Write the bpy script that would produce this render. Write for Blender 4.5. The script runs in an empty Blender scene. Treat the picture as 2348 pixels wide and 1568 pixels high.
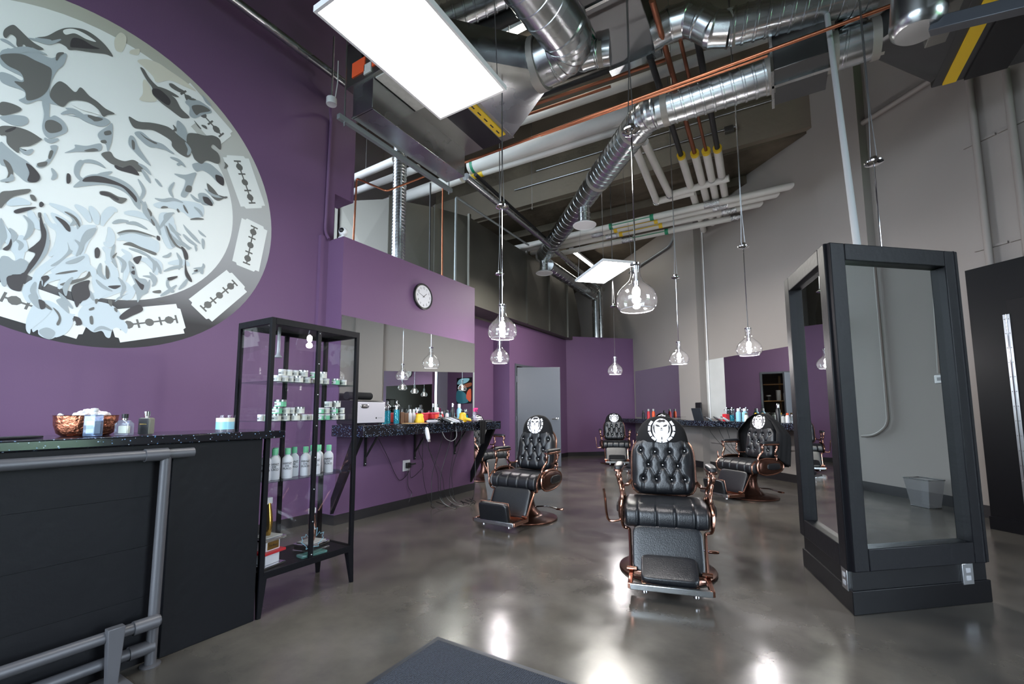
import bpy, bmesh, math, random
from mathutils import Vector, Matrix
random.seed(7)
PI = math.pi
sc = bpy.context.scene
col = sc.collection
# ---------------------------------------------------------------- camera
cam_d = bpy.data.cameras.new('camera'); cam = bpy.data.objects.new('camera', cam_d); col.objects.link(cam)
FPX = 1017.73; YAW = 0.544044; PIT = 0.0987088; ROLL = -0.0036095
cam_d.sensor_width = 36.0; cam_d.lens = FPX / 2348 * 36.0
cam_d.shift_y = (843.19 - 784) / 2348
cam_d.clip_start = 0.05; cam_d.clip_end = 200
_f = Vector((-math.sin(YAW) * math.cos(PIT), math.cos(YAW) * math.cos(PIT), math.sin(PIT)))
_r = Vector((math.cos(YAW), math.sin(YAW), 0)); _u = _r.cross(_f)
_r2 = _r * math.cos(ROLL) + _u * math.sin(ROLL); _u2 = _r2.cross(_f)
cam.matrix_world = Matrix(((_r2.x, _u2.x, -_f.x, 0), (_r2.y, _u2.y, -_f.y, 0), (_r2.z, _u2.z, -_f.z, 1.15), (0, 0, 0, 1)))
sc.camera = cam
# ---------------------------------------------------------------- world, daylight, exposure
W = bpy.data.worlds.new('overcast_sky'); sc.world = W; W.use_nodes = True
bg = W.node_tree.nodes['Background']; bg.inputs[0].default_value = (0.74, 0.87, 1.0, 1); bg.inputs[1].default_value = SKY = 11.5
sc.view_settings.view_transform = 'Standard'; sc.view_settings.look = 'None'
sc.view_settings.gamma = 1; sc.view_settings.use_curve_mapping = False
sc.view_settings.exposure = 0.45
def portal(loc, rot, sx, sy):
    l = bpy.data.lights.new('window_daylight', 'AREA'); l.shape = 'RECTANGLE'; l.size = sx; l.size_y = sy
    l.cycles.is_portal = True
    o = bpy.data.objects.new('window_daylight', l); o.location = loc; o.rotation_euler = rot; col.objects.link(o)
portal((-2.05, -2.9, 2.36), (PI / 2, 0, 0), 4.6, 4.48)         # faces +Y
portal((5.45, 1.9, 2.36), (PI / 2, 0, PI / 2), 2.2, 4.48)      # faces -X
cy = sc.cycles
cy.use_denoising = True; cy.max_bounces = 10; cy.diffuse_bounces = 4; cy.glossy_bounces = 6; cy.transmission_bounces = 6
cy.transparent_max_bounces = 24; cy.caustics_reflective = False; cy.caustics_refractive = False
cy.sample_clamp_indirect = 6.0; cy.blur_glossy = 0.5
# ---------------------------------------------------------------- materials
def lin(c):
    return tuple(((x / 255) / 12.92 if x / 255 <= 0.04045 else ((x / 255 + 0.055) / 1.055) ** 2.4) for x in c)
MATS = {}
def mat(name, rgb, rough=0.5, metal=0.0, spec=0.5, bump=None, var=None, coat=0.0, sheen=0.0, aniso=0.0, rvar=0.0, linear=False):
    """procedural principled material; var=(scale, amount) colour mottling, bump=(scale, strength)"""
    m = bpy.data.materials.new(name); m.use_nodes = True; nt = m.node_tree; b = nt.nodes['Principled BSDF']
    c = rgb if linear else lin(rgb)
    b.inputs['Base Color'].default_value = (*c, 1); b.inputs['Roughness'].default_value = rough
    b.inputs['Metallic'].default_value = metal; b.inputs['Specular IOR Level'].default_value = spec
    b.inputs['Coat Weight'].default_value = coat
    if sheen: b.inputs['Sheen Weight'].default_value = sheen
    tc = nt.nodes.new('ShaderNodeTexCoord')
    if var or rvar:
        n = nt.nodes.new('ShaderNodeTexNoise'); n.inputs['Scale'].default_value = var[0] if var else 6; n.inputs['Detail'].default_value = 1.5 if metal > 0.5 else 5
        nt.links.new(tc.outputs['Object'], n.inputs['Vector'])
        if var:
            r = nt.nodes.new('ShaderNodeMapRange'); r.inputs[1].default_value = 0.3; r.inputs[2].default_value = 0.7
            r.inputs[3].default_value = 1 - var[1]; r.inputs[4].default_value = 1 + var[1]
            nt.links.new(n.outputs['Fac'], r.inputs[0])
            mx = nt.nodes.new('ShaderNodeVectorMath'); mx.operation = 'SCALE'; mx.inputs[0].default_value = c
            nt.links.new(r.outputs[0], mx.inputs['Scale']); nt.links.new(mx.outputs[0], b.inputs['Base Color'])
        if rvar:
            r2 = nt.nodes.new('ShaderNodeMapRange'); r2.inputs[1].default_value = 0.3; r2.inputs[2].default_value = 0.7
            r2.inputs[3].default_value = max(0.02, rough - rvar); r2.inputs[4].default_value = rough + rvar
            nt.links.new(n.outputs['Fac'], r2.inputs[0]); nt.links.new(r2.outputs[0], b.inputs['Roughness'])
    if bump:
        n2 = nt.nodes.new('ShaderNodeTexNoise'); n2.inputs['Scale'].default_value = bump[0]; n2.inputs['Detail'].default_value = 4
        nt.links.new(tc.outputs['Object'], n2.inputs['Vector'])
        bp = nt.nodes.new('ShaderNodeBump'); bp.inputs['Strength'].default_value = bump[1]; bp.inputs['Distance'].default_value = 0.02
        nt.links.new(n2.outputs['Fac'], bp.inputs['Height']); nt.links.new(bp.outputs[0], b.inputs['Normal'])
    MATS[name] = m; return m
def emis(name, rgb, s):
    m = bpy.data.materials.new(name); m.use_nodes = True; nt = m.node_tree; nt.nodes.clear()
    e = nt.nodes.new('ShaderNodeEmission'); e.inputs[0].default_value = (*rgb, 1); e.inputs[1].default_value = s
    o = nt.nodes.new('ShaderNodeOutputMaterial'); nt.links.new(e.outputs[0], o.inputs[0]); MATS[name] = m; return m
def thin_glass(name, tint=(1, 1, 1), refl=1.0, rough=0.0, body=0.0, body_col=(0.8, 0.8, 0.8)):
    """thin clear sheet: fresnel reflection over straight transmission"""
    m = bpy.data.materials.new(name); m.use_nodes = True; nt = m.node_tree; nt.nodes.clear()
    t = nt.nodes.new('ShaderNodeBsdfTransparent'); t.inputs[0].default_value = (*tint, 1)
    g = nt.nodes.new('ShaderNodeBsdfGlossy'); g.inputs['Roughness'].default_value = rough
    f = nt.nodes.new('ShaderNodeLayerWeight'); f.inputs['Blend'].default_value = 0.5
    p5 = nt.nodes.new('ShaderNodeMath'); p5.operation = 'POWER'; p5.inputs[1].default_value = 4.5; nt.links.new(f.outputs['Facing'], p5.inputs[0])
    k = nt.nodes.new('ShaderNodeMath'); k.operation = 'MULTIPLY_ADD'; k.inputs[1].default_value = 0.8 * refl; k.inputs[2].default_value = 0.04 * refl; k.use_clamp = True
    nt.links.new(p5.outputs[0], k.inputs[0])
    mx = nt.nodes.new('ShaderNodeMixShader'); nt.links.new(k.outputs[0], mx.inputs[0])
    last = t.outputs[0]
    if body:
        d = nt.nodes.new('ShaderNodeBsdfDiffuse'); d.inputs[0].default_value = (*body_col, 1)
        m2 = nt.nodes.new('ShaderNodeMixShader'); m2.inputs[0].default_value = body
        nt.links.new(t.outputs[0], m2.inputs[1]); nt.links.new(d.outputs[0], m2.inputs[2]); last = m2.outputs[0]
    nt.links.new(last, mx.inputs[1]); nt.links.new(g.outputs[0], mx.inputs[2])
    o = nt.nodes.new('ShaderNodeOutputMaterial'); nt.links.new(mx.outputs[0], o.inputs[0]); MATS[name] = m; return m
PURPLE = lin((108, 74, 128)); 
mat('purple_paint', (103, 76, 107), 0.5, spec=0.3, bump=(90, 0.05), var=(0.8, 0.04))
mat('grey_paint', (140, 134, 130), 0.5, spec=0.3, bump=(80, 0.05), var=(0.7, 0.03))
mat('pale_grey', (176, 177, 175), 0.6, var=(3, 0.06))  # plain pale tone; on the wall strip by the column it stands for light
mat('black_paint', (10, 10, 13), 0.42, spec=0.16, var=(3, 0.1))
mat('black_board', (13, 13, 16), 0.5, spec=0.18, bump=(40, 0.05))
mat('concrete_rough', (92, 83, 70), 0.9, bump=(7, 0.9), var=(1.6, 0.35))
mat('concrete_smooth', (118, 109, 96), 0.85, bump=(12, 0.25), var=(0.8, 0.14))
mat('galvanised', (176, 179, 180), 0.26, 1.0, var=(4, 0.05), rvar=0.03)
mat('sheet_duct', (104, 102, 96), 0.55, 1.0, var=(1.5, 0.10), rvar=0.05)
mat('pole_grey', (168, 170, 172), 0.35)
mat('duct_dark', (96, 97, 98), 0.38, 1.0, var=(2, 0.06), rvar=0.04)
mat('galvanised_dull', (140, 139, 135), 0.38, 1.0, var=(2.5, 0.07), rvar=0.04)
mat('spiral_steel', (196, 200, 202), 0.25, 1.0, var=(6, 0.04), rvar=0.025)
mat('tape_grey', (150, 146, 140), 0.5, 0.4)
mat('strut_grey', (134, 140, 142), 0.4, 0.5)
mat('chrome', (225, 226, 230), 0.08, 1.0)
mat('steel', (170, 172, 175), 0.3, 1.0)
mat('dark_steel', (52, 56, 62), 0.4, 0.4)
mat('black_metal', (28, 28, 31), 0.38, 0.3)
mat('copper', (202, 128, 96), 0.3, 1.0, var=(4, 0.12))
mat('copper_dull', (140, 88, 66), 0.45, 0.8, var=(4, 0.15))
mat('rose_bronze', (176, 130, 112), 0.2, 1.0, var=(8, 0.1))
mat('dark_bronze', (86, 58, 48), 0.25, 0.8, var=(8, 0.12))
mat('insulation_white', (206, 204, 200), 0.6, bump=(30, 0.08), var=(3, 0.05))
mat('foil', (205, 206, 208), 0.25, 1.0, bump=(60, 0.8))
mat('pipe_black', (30, 30, 32), 0.55)
mat('yellow_label', (228, 190, 40), 0.5)
mat('green_label', (20, 128, 92), 0.5)
mat('orange_label', (235, 92, 50), 0.5)
mat('paper', (196, 194, 190), 0.7, var=(20, 0.08))
mat('leather', (19, 21, 25), 0.34, spec=0.6, bump=(140, 0.12))
mat('cloth_black', (13, 13, 15), 0.8, spec=0.3, bump=(200, 0.2))
mat('print_white', (228, 228, 234), 0.6)
mat('print_black', (24, 22, 26), 0.6)
mat('white_plastic', (222, 222, 224), 0.35)
mat('pewter_plastic', (150, 150, 154), 0.35)
mat('black_plastic', (20, 20, 22), 0.35)
mat('silver_face', (186, 184, 192), 0.35, 0.3)
mat('mirror_glass', (222, 226, 224), 0.0, 1.0)
mat('bumper_rubber', (26, 24, 27), 0.5)
mat('door_grey', (74, 77, 84), 0.35)
mat('frame_black', (13, 13, 17), 0.45, 0.0, spec=0.16, bump=(30, 0.06))
mat('wood_black', (13, 14, 18), 0.5, spec=0.2, bump=(25, 0.06))
mat('wood', (150, 112, 70), 0.55, var=(9, 0.2))
mat('oak', (176, 140, 96), 0.5, var=(9, 0.15))
mat('rail_grey', (84, 84, 88), 0.42, 0.2)
mat('gold', (190, 150, 72), 0.25, 1.0)
mat('red_plastic', (196, 40, 50), 0.35)
mat('pink_red', (222, 66, 92), 0.4)
mat('hot_pink', (238, 40, 128), 0.4)
mat('yellow_plastic', (238, 190, 40), 0.45)
mat('mint', (120, 206, 160), 0.4)
mat('cream_label', (226, 226, 216), 0.45, var=(60, 0.05))
mat('leaf_grey', (110, 108, 96), 0.5)
mat('pearl', (240, 226, 226), 0.4)
mat('brown_leather', (96, 66, 46), 0.5, var=(20, 0.15))
mat('candle_blue', (150, 206, 226), 0.4)
mat('candle_cream', (230, 222, 200), 0.4)
mat('asphalt', (120, 124, 120), 0.9, var=(1, 0.1))
mat('grass', (70, 120, 60), 0.9, var=(2, 0.3))
mat('teal_paint', (50, 120, 140), 0.6); mat('rust_paint', (160, 84, 50), 0.6)
thin_glass('clear_glass', refl=1.0)
thin_glass('window_glass', refl=0.6)
thin_glass('shelf_glass', (0.86, 0.95, 0.92), 1.0)
thin_glass('pendant_glass', (0.985, 0.985, 0.99), 2.3, 0.03, 0.006)
thin_glass('green_glass', (0.55, 0.9, 0.85), 1.4, 0.02, 0.15, (0.4, 0.8, 0.75))
thin_glass('bottle_glass', (0.85, 0.9, 0.92), 1.6, 0.02, 0.12, (0.7, 0.75, 0.8))
thin_glass('blue_bottle_glass', (0.7, 0.82, 0.97), 1.6, 0.02, 0.16, (0.35, 0.5, 0.75))
thin_glass('mesh_wire', (0.62, 0.63, 0.64), 0.4, 0.3, 0.25, (0.5, 0.5, 0.52))
thin_glass('clear_plastic', (0.9, 0.86, 0.95), 1.2, 0.1, 0.25, (0.75, 0.7, 0.85))
thin_glass('disinfectant', (0.12, 0.62, 0.78), 0.8, 0.02, 0.35, (0.03, 0.42, 0.55))
emis('panel_light', (1.0, 0.97, 0.9), 15.0)
emis('panel_light_far', (1.0, 0.97, 0.9), 50.0)
emis('bulb_light', (1.0, 0.95, 0.93), 80.0)
emis('tube_light', (1.0, 0.95, 0.85), 40.0)
def floor_mat():
    m = mat('polished_concrete', (66, 60, 55), 0.16, spec=0.62); nt = m.node_tree; b = nt.nodes['Principled BSDF']
    tc = nt.nodes.new('ShaderNodeTexCoord')
    a = nt.nodes.new('ShaderNodeTexNoise'); a.inputs['Scale'].default_value = 1.1; a.inputs['Detail'].default_value = 8; a.inputs['Roughness'].default_value = 0.62
    nt.links.new(tc.outputs['Object'], a.inputs['Vector'])
    r = nt.nodes.new('ShaderNodeValToRGB'); nt.links.new(a.outputs['Fac'], r.inputs[0])
    r.color_ramp.elements[0].position = 0.32; r.color_ramp.elements[0].color = (*lin((50, 48, 46)), 1)
    r.color_ramp.elements[1].position = 0.72; r.color_ramp.elements[1].color = (*lin((98, 93, 85)), 1)
    nt.links.new(r.outputs[0], b.inputs['Base Color'])
    c = nt.nodes.new('ShaderNodeTexNoise'); c.inputs['Scale'].default_value = 3.2; c.inputs['Detail'].default_value = 6
    nt.links.new(tc.outputs['Object'], c.inputs['Vector'])
    r2 = nt.nodes.new('ShaderNodeMapRange'); r2.inputs[1].default_value = 0.3; r2.inputs[2].default_value = 0.7; r2.inputs[3].default_value = 0.12; r2.inputs[4].default_value = 0.27
    nt.links.new(c.outputs['Fac'], r2.inputs[0]); nt.links.new(r2.outputs[0], b.inputs['Roughness'])
    bp = nt.nodes.new('ShaderNodeBump'); bp.inputs['Strength'].default_value = 0.05; bp.inputs['Distance'].default_value = 0.02
    nt.links.new(a.outputs['Fac'], bp.inputs['Height']); nt.links.new(bp.outputs[0], b.inputs['Normal'])
floor_mat()
def granite_mat():
    m = mat('speckled_granite', (14, 14, 18), 0.12, spec=0.55); nt = m.node_tree; b = nt.nodes['Principled BSDF']
    tc = nt.nodes.new('ShaderNodeTexCoord'); v = nt.nodes.new('ShaderNodeTexVoronoi'); v.inputs['Scale'].default_value = 95
    nt.links.new(tc.outputs['Object'], v.inputs['Vector'])
    r = nt.nodes.new('ShaderNodeMath'); r.operation = 'LESS_THAN'; r.inputs[1].default_value = 0.32; nt.links.new(v.outputs['Distance'], r.inputs[0])
    sp = nt.nodes.new('ShaderNodeSeparateColor'); nt.links.new(v.outputs['Color'], sp.inputs[0])
    g = nt.nodes.new('ShaderNodeMath'); g.operation = 'GREATER_THAN'; g.inputs[1].default_value = 0.5; nt.links.new(sp.outputs[0], g.inputs[0])
    k = nt.nodes.new('ShaderNodeMath'); k.operation = 'MULTIPLY'; nt.links.new(r.outputs[0], k.inputs[0]); nt.links.new(g.outputs[0], k.inputs[1])
    c2 = nt.nodes.new('ShaderNodeMix'); c2.data_type = 'RGBA'; c2.inputs[6].default_value = (0.05, 0.16, 0.36, 1); c2.inputs[7].default_value = (0.42, 0.5, 0.58, 1)
    nt.links.new(sp.outputs[1], c2.inputs[0])
    c3 = nt.nodes.new('ShaderNodeMix'); c3.data_type = 'RGBA'; c3.inputs[6].default_value = (0.006, 0.006, 0.009, 1)
    nt.links.new(k.outputs[0], c3.inputs[0]); nt.links.new(c2.outputs[2], c3.inputs[7]); nt.links.new(c3.outputs[2], b.inputs['Base Color'])
granite_mat()
def mat_rug():
    m = mat('ribbed_mat', (44, 50, 62), 0.9); nt = m.node_tree; b = nt.nodes['Principled BSDF']
    tc = nt.nodes.new('ShaderNodeTexCoord'); v = nt.nodes.new('ShaderNodeTexVoronoi'); v.inputs['Scale'].default_value = 110; v.inputs['Randomness'].default_value = 0.25
    nt.links.new(tc.outputs['Object'], v.inputs['Vector'])
    r = nt.nodes.new('ShaderNodeValToRGB'); r.color_ramp.elements[0].color = (*lin((66, 74, 88)), 1); r.color_ramp.elements[1].color = (*lin((24, 28, 36)), 1)
    r.color_ramp.elements[1].position = 0.6
    nt.links.new(v.outputs['Distance'], r.inputs[0]); nt.links.new(r.outputs[0], b.inputs['Base Color'])
    bp = nt.nodes.new('ShaderNodeBump'); bp.inputs['Strength'].default_value = 0.8; bp.inputs['Distance'].default_value = 0.01; bp.invert = True
    nt.links.new(v.outputs['Distance'], bp.inputs['Height']); nt.links.new(bp.outputs[0], b.inputs['Normal'])
mat_rug()
# ---------------------------------------------------------------- mesh helpers
def fillet(pts, r, k=6):
    """round the corners of a polyline"""
    P = [Vector(p) for p in pts]; out = [P[0]]
    for i in range(1, len(P) - 1):
        a, b, c = P[i - 1], P[i], P[i + 1]; u = (a - b); w = (c - b)
        d = min(r, u.length * 0.49, w.length * 0.49); p0 = b + u.normalized() * d; p1 = b + w.normalized() * d
        for j in range(k + 1):
            t = j / k; out.append(p0 * (1 - t) ** 2 + b * 2 * t * (1 - t) + p1 * t * t)
    out.append(P[-1]); return out
def spline(pts, k=6, closed=False):
    P = [Vector(p) for p in pts]; n = len(P); out = []
    rng = range(n) if closed else range(n - 1)
    for i in rng:
        p1, p2 = P[i], P[(i + 1) % n]
        p0 = P[(i - 1) % n] if closed or i > 0 else p1; p3 = P[(i + 2) % n] if closed or i + 2 < n else p2
        for j in range(k):
            t = j / k
            out.append(0.5 * ((2 * p1) + (p2 - p0) * t + (2 * p0 - 5 * p1 + 4 * p2 - p3) * t * t + (3 * p1 - p0 - 3 * p2 + p3) * t ** 3))
    if not closed: out.append(P[-1])
    return out
def frame(d):
    d = Vector(d).normalized(); a = Vector((0, 0, 1)) if abs(d.z) < 0.9 else Vector((1, 0, 0))
    x = a.cross(d).normalized(); return x, d.cross(x), d
class MB:
    def __init__(s): s.v = []; s.f = []
    def add(s, v, f):
        n = len(s.v); s.v += [tuple(p) for p in v]; s.f += [tuple(i + n for i in q) for q in f]; return s
    def box(s, a, b, rz=0, c=None):
        x0, y0, z0 = a; x1, y1, z1 = b
        v = [(x0, y0, z0), (x1, y0, z0), (x1, y1, z0), (x0, y1, z0), (x0, y0, z1), (x1, y0, z1), (x1, y1, z1), (x0, y1, z1)]
        if rz:
            c = c or ((x0 + x1) / 2, (y0 + y1) / 2); q, w = math.cos(rz), math.sin(rz)
            v = [(c[0] + (x - c[0]) * q - (y - c[1]) * w, c[1] + (x - c[0]) * w + (y - c[1]) * q, z) for x, y, z in v]
        return s.add(v, [(0, 3, 2, 1), (4, 5, 6, 7), (0, 1, 5, 4), (1, 2, 6, 5), (2, 3, 7, 6), (3, 0, 4, 7)])
    def beam(s, a, b, w, h, up=(0, 0, 1)):
        """box running from a to b, w wide and h high, centred"""
        a, b = Vector(a), Vector(b); d = (b - a).normalized(); x = d.cross(Vector(up)); 
        if x.length < 1e-4: x = Vector((1, 0, 0))
        x.normalize(); z = x.cross(d); v = []
        for p in (a, b):
            for i, j in ((-1, -1), (1, -1), (1, 1), (-1, 1)): v.append(p + x * (i * w / 2) + z * (j * h / 2))
        return s.add(v, [(3, 2, 1, 0), (4, 5, 6, 7), (0, 1, 5, 4), (1, 2, 6, 5), (2, 3, 7, 6), (3, 0, 4, 7)])
    def tube(s, pts, r, n=8, caps=True, closed=False, sy=1.0):
        P = [Vector(p) for p in pts]; m = len(P); R = r if isinstance(r, (list, tuple)) else [r] * m
        v = []; x = None
        for i in range(m):
            d = (P[(i + 1) % m] - P[i - 1]) if closed else (P[min(i + 1, m - 1)] - P[max(i - 1, 0)])
            if d.length < 1e-9: d = Vector((0, 0, 1))
            d.normalize()
            if x is None: x, y, _ = frame(d)
            else:
                x = x - d * x.dot(d)
                if x.length < 1e-6: x = frame(d)[0]
                x.normalize(); y = d.cross(x)
            for j in range(n):
                a = 2 * PI * j / n; v.append(P[i] + x * (math.cos(a) * R[i]) + y * (math.sin(a) * R[i] * sy))
        f = []
        for i in range(m if closed else m - 1):
            q = (i + 1) % m
            for j in range(n):
                k = (j + 1) % n; f.append((i * n + j, i * n + k, q * n + k, q * n + j))
        if caps and not closed: f += [tuple(reversed(range(n))), tuple(range((m - 1) * n, m * n))]
        return s.add(v, f)
    def lathe(s, prof, n=24, c=(0, 0, 0), d=(0, 0, 1), a0=0, a1=2 * PI):
        x, y, z = frame(d); c = Vector(c); full = abs(a1 - a0 - 2 * PI) < 1e-6; v = []; f = []; N = n if full else n + 1
        for r, h in prof:
            for j in range(N):
                a = a0 + (a1 - a0) * j / n; v.append(c + x * (r * math.cos(a)) + y * (r * math.sin(a)) + z * h)
        for i in range(len(prof) - 1):
            for j in range(n):
                k = (j + 1) % N; f.append((i * N + j, i * N + k, (i + 1) * N + k, (i + 1) * N + j))
        if full:
            if prof[0][0] > 1e-5: f.append(tuple(reversed(range(N))))
            if prof[-1][0] > 1e-5: f.append(tuple(range((len(prof) - 1) * N, len(prof) * N)))
        return s.add(v, f)
    def shell(s, prof, n=24, c=(0, 0, 0), d=(0, 0, 1)):
        """open lathe without end caps"""
        x, y, z = frame(d); c = Vector(c); v = []; f = []
        for r, h in prof:
            for j in range(n):
                a = 2 * PI * j / n; v.append(c + x * (r * math.cos(a)) + y * (r * math.sin(a)) + z * h)
        for i in range(len(prof) - 1):
            for j in range(n):
                k = (j + 1) % n; f.append((i * n + j, i * n + k, (i + 1) * n + k, (i + 1) * n + j))
        return s.add(v, f)
    def prism(s, poly, h0, h1, M=None):
        n = len(poly); v = [(p[0], p[1], h0) for p in poly] + [(p[0], p[1], h1) for p in poly]
        if M is not None: v = [M @ Vector(p) for p in v]
        return s.add(v, [tuple(reversed(range(n))), tuple(range(n, 2 * n))] + [(i, (i + 1) % n, n + (i + 1) % n, n + i) for i in range(n)])
    def flat(s, poly): return s.add(poly, [tuple(range(len(poly)))])
    def grid(s, fn, nu, nv, cu=False, cv=False):
        v = [fn(i / (nu if cu else nu - 1), j / (nv if cv else nv - 1)) for i in range(nu) for j in range(nv)]; f = []
        for i in range(nu if cu else nu - 1):
            for j in range(nv if cv else nv - 1):
                a, b = (i + 1) % nu, (j + 1) % nv; f.append((i * nv + j, a * nv + j, a * nv + b, i * nv + b))
        return s.add(v, f)
    def ball(s, c, r, n=10, m=6, sc_=(1, 1, 1)):
        prof = [(max(1e-6, math.sin(PI * i / m)) * 1.0, -math.cos(PI * i / m)) for i in range(m + 1)]
        t = MB().lathe(prof, n); return s.add([(c[0] + x * r * sc_[0], c[1] + y * r * sc_[1], c[2] + z * r * sc_[2]) for x, y, z in t.v], t.f)
    def pillow(s, c, size, e=0.35, nu=20, nv=12, M=None):
        """rounded cushion (superellipsoid)"""
        def sp(w, p): return math.copysign(abs(w) ** p, w)
        def fn(u, v):
            a = 2 * PI * u; b = -PI / 2 + PI * v
            p = Vector((size[0] / 2 * sp(math.cos(b), e) * sp(math.cos(a), e), size[1] / 2 * sp(math.cos(b), e) * sp(math.sin(a), e), size[2] / 2 * sp(math.sin(b), e)))
            if M is not None: p = M @ p
            return p + Vector(c)
        return s.grid(fn, nu, nv, cu=True)
    def xf(s, M): s.v = [tuple(M @ Vector(p)) for p in s.v]; return s
    def mesh(s, name, m, bevel=0, sm=38, seg=2):
        me = bpy.data.meshes.new(name); me.from_pydata(s.v, [], s.f)
        bm = bmesh.new(); bm.from_mesh(me)
        bmesh.ops.recalc_face_normals(bm, faces=bm.faces)
        if bevel:
            ed = [e for e in bm.edges if e.is_manifold and e.calc_face_angle(0) > 0.5]
            bmesh.ops.bevel(bm, geom=ed, offset=bevel, segments=seg, affect='EDGES', profile=0.5, clamp_overlap=True)
        bm.to_mesh(me); bm.free()
        if sm:
            if bevel and sm == 38: sm = 20
            me.shade_smooth(); me.set_sharp_from_angle(angle=math.radians(sm))
        me.materials.append(MATS[m] if isinstance(m, str) else m); return me
    def build(s, name, m, parent=None, bevel=0, sm=38, loc=None, seg=2):
        o = bpy.data.objects.new(name, s.mesh(name, m, bevel, sm, seg)); col.objects.link(o)
        if parent is not None: o.parent = parent
        if loc is not None: o.location = loc
        return o
def tag(o, label=None, cat=None, group=None, kind=None):
    if label: o['label'] = label
    if cat: o['category'] = cat
    if group: o['group'] = group
    if kind: o['kind'] = kind
    return o
def thing(name, label, cat, loc=(0, 0, 0), rz=0, group=None):
    o = bpy.data.objects.new(name, None); o.empty_display_size = 0.1; col.objects.link(o)
    o.location = loc; o.rotation_euler = (0, 0, rz); return tag(o, label, cat, group)
def struct(name, mb, m, label=None, parent=None, **k):
    o = mb.build(name, m, parent, **k)
    if parent is None: tag(o, label, None, None, 'structure')
    return o
def sempty(name, label, loc=(0, 0, 0), rz=0):
    o = bpy.data.objects.new(name, None); o.empty_display_size = 0.1; col.objects.link(o); o.location = loc; o.rotation_euler = (0, 0, rz)
    return tag(o, label, None, None, 'structure')
def dup(root, loc, rz, label=None, group=None):
    r = root.copy(); col.objects.link(r); r.location = loc; r.rotation_euler = (0, 0, rz)
    if label: r['label'] = label
    if group: r['group'] = group
    for ch in list(root.children):
        c = ch.copy(); col.objects.link(c); c.parent = r
        for g in list(ch.children):
            d = g.copy(); col.objects.link(d); d.parent = c
    return r
def text(name, s, size, m, parent, M, depth=0.0005, align='CENTER'):
    c = bpy.data.curves.new(name, 'FONT'); c.body = s; c.size = size; c.align_x = align; c.align_y = 'CENTER'; c.extrude = depth; c.resolution_u = 3
    tmp = bpy.data.objects.new(name, c); me = bpy.data.meshes.new_from_object(tmp); me.materials.clear(); me.materials.append(MATS[m]); bpy.data.objects.remove(tmp); bpy.data.curves.remove(c)
    o = bpy.data.objects.new(name, me); col.objects.link(o); o.parent = parent; o.matrix_local = M; return o
ORD = ['first', 'second', 'third', 'fourth', 'fifth', 'sixth', 'seventh', 'eighth', 'ninth', 'tenth', 'eleventh', 'twelfth', 'thirteenth', 'fourteenth', 'fifteenth', 'sixteenth']
def wallM(p, right, up):
    """matrix whose x is `right`, y is `up` (for text lying on a face)"""
    x = Vector(right).normalized(); y = Vector(up).normalized(); z = x.cross(y)
    return Matrix(((x.x, y.x, z.x, p[0]), (x.y, y.y, z.y, p[1]), (x.z, y.z, z.z, p[2]), (0, 0, 0, 1)))
DG = Vector((-1, 1, 0)).normalized()      # along the slanting right wall, away from the street
DN = Vector((-1, -1, 0)).normalized()     # out of the slanting wall, into the room
def rw(t, off, z):
    """point on the right wall: t metres from (8.67,0) along it, `off` out into the room"""
    p = Vector((8.67, 0, z)) + DG * t + DN * off; return (p.x, p.y, z)
RZ = math.atan2(DG.y, DG.x)

# ================================================================ SETTING
struct('floor', MB().box((-8, -3.3, -0.12), (9, 15.5, 0)), 'polished_concrete', 'dark polished concrete floor with soft reflections', sm=0)
def yzp(poly, x0, x1):
    """prism of a (y, z) outline between x0 and x1"""
    n = len(poly); v = [(x0, p[0], p[1]) for p in poly] + [(x1, p[0], p[1]) for p in poly]
    return MB().add(v, [tuple(range(n)), tuple(reversed(range(n, 2 * n)))] + [(i, n + i, n + (i + 1) % n, (i + 1) % n) for i in range(n)])
struct('wall_left', yzp([(-3.2, 0), (3.14, 0), (3.14, 3.66), (3.4, 3.66), (3.4, 7.2), (-3.2, 7.2)], -4.58, -4.28), 'purple_paint', 'tall purple painted wall carrying the round mural', sm=0)
bw = MB().box((-4.28, 3.05, 0), (-3.98, 3.2, 3.06)).box((-4.13, 3.2, 0), (-3.98, 5.47, 3.06)).box((-4.28, 2.954, 0), (-4.235, 3.05, 3.1))
struct('wall_station', bw, 'purple_paint', 'lower purple partition wall behind the mirror and work shelf', sm=0)
rc = MB().box((-5.4, 5.2, 0), (-5.2, 7.83, 3.03)).box((-5.4, 7.83, 0), (-4.8, 8.0, 3.03))
struct('wall_recess', rc, 'purple_paint', 'dark purple recessed wall beyond the work station', sm=0)
dw = MB().box((-4.92, 8.0, 0), (-4.8, 8.1, 3.03)).box((-4.92, 8.1, 2.13), (-4.8, 9.06, 3.03)).box((-4.92, 9.06, 0), (-4.8, 10.72, 3.03))
struct('wall_door', dw, 'purple_paint', 'purple wall around the open grey door', sm=0)
bk = MB().add([(-5.1, 10.4, 0), (-3.32, 12.18, 0), (-3.42, 12.28, 0), (-5.2, 10.5, 0), (-5.1, 10.4, 3.14), (-3.32, 12.18, 3.14), (-3.42, 12.28, 3.14), (-5.2, 10.5, 3.14)],
              [(0, 3, 2, 1), (4, 5, 6, 7), (0, 1, 5, 4), (1, 2, 6, 5), (2, 3, 7, 6), (3, 0, 4, 7)])
struct('wall_back', bk, 'purple_paint', 'purple partition wall at the far end of the room', sm=0)
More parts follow.
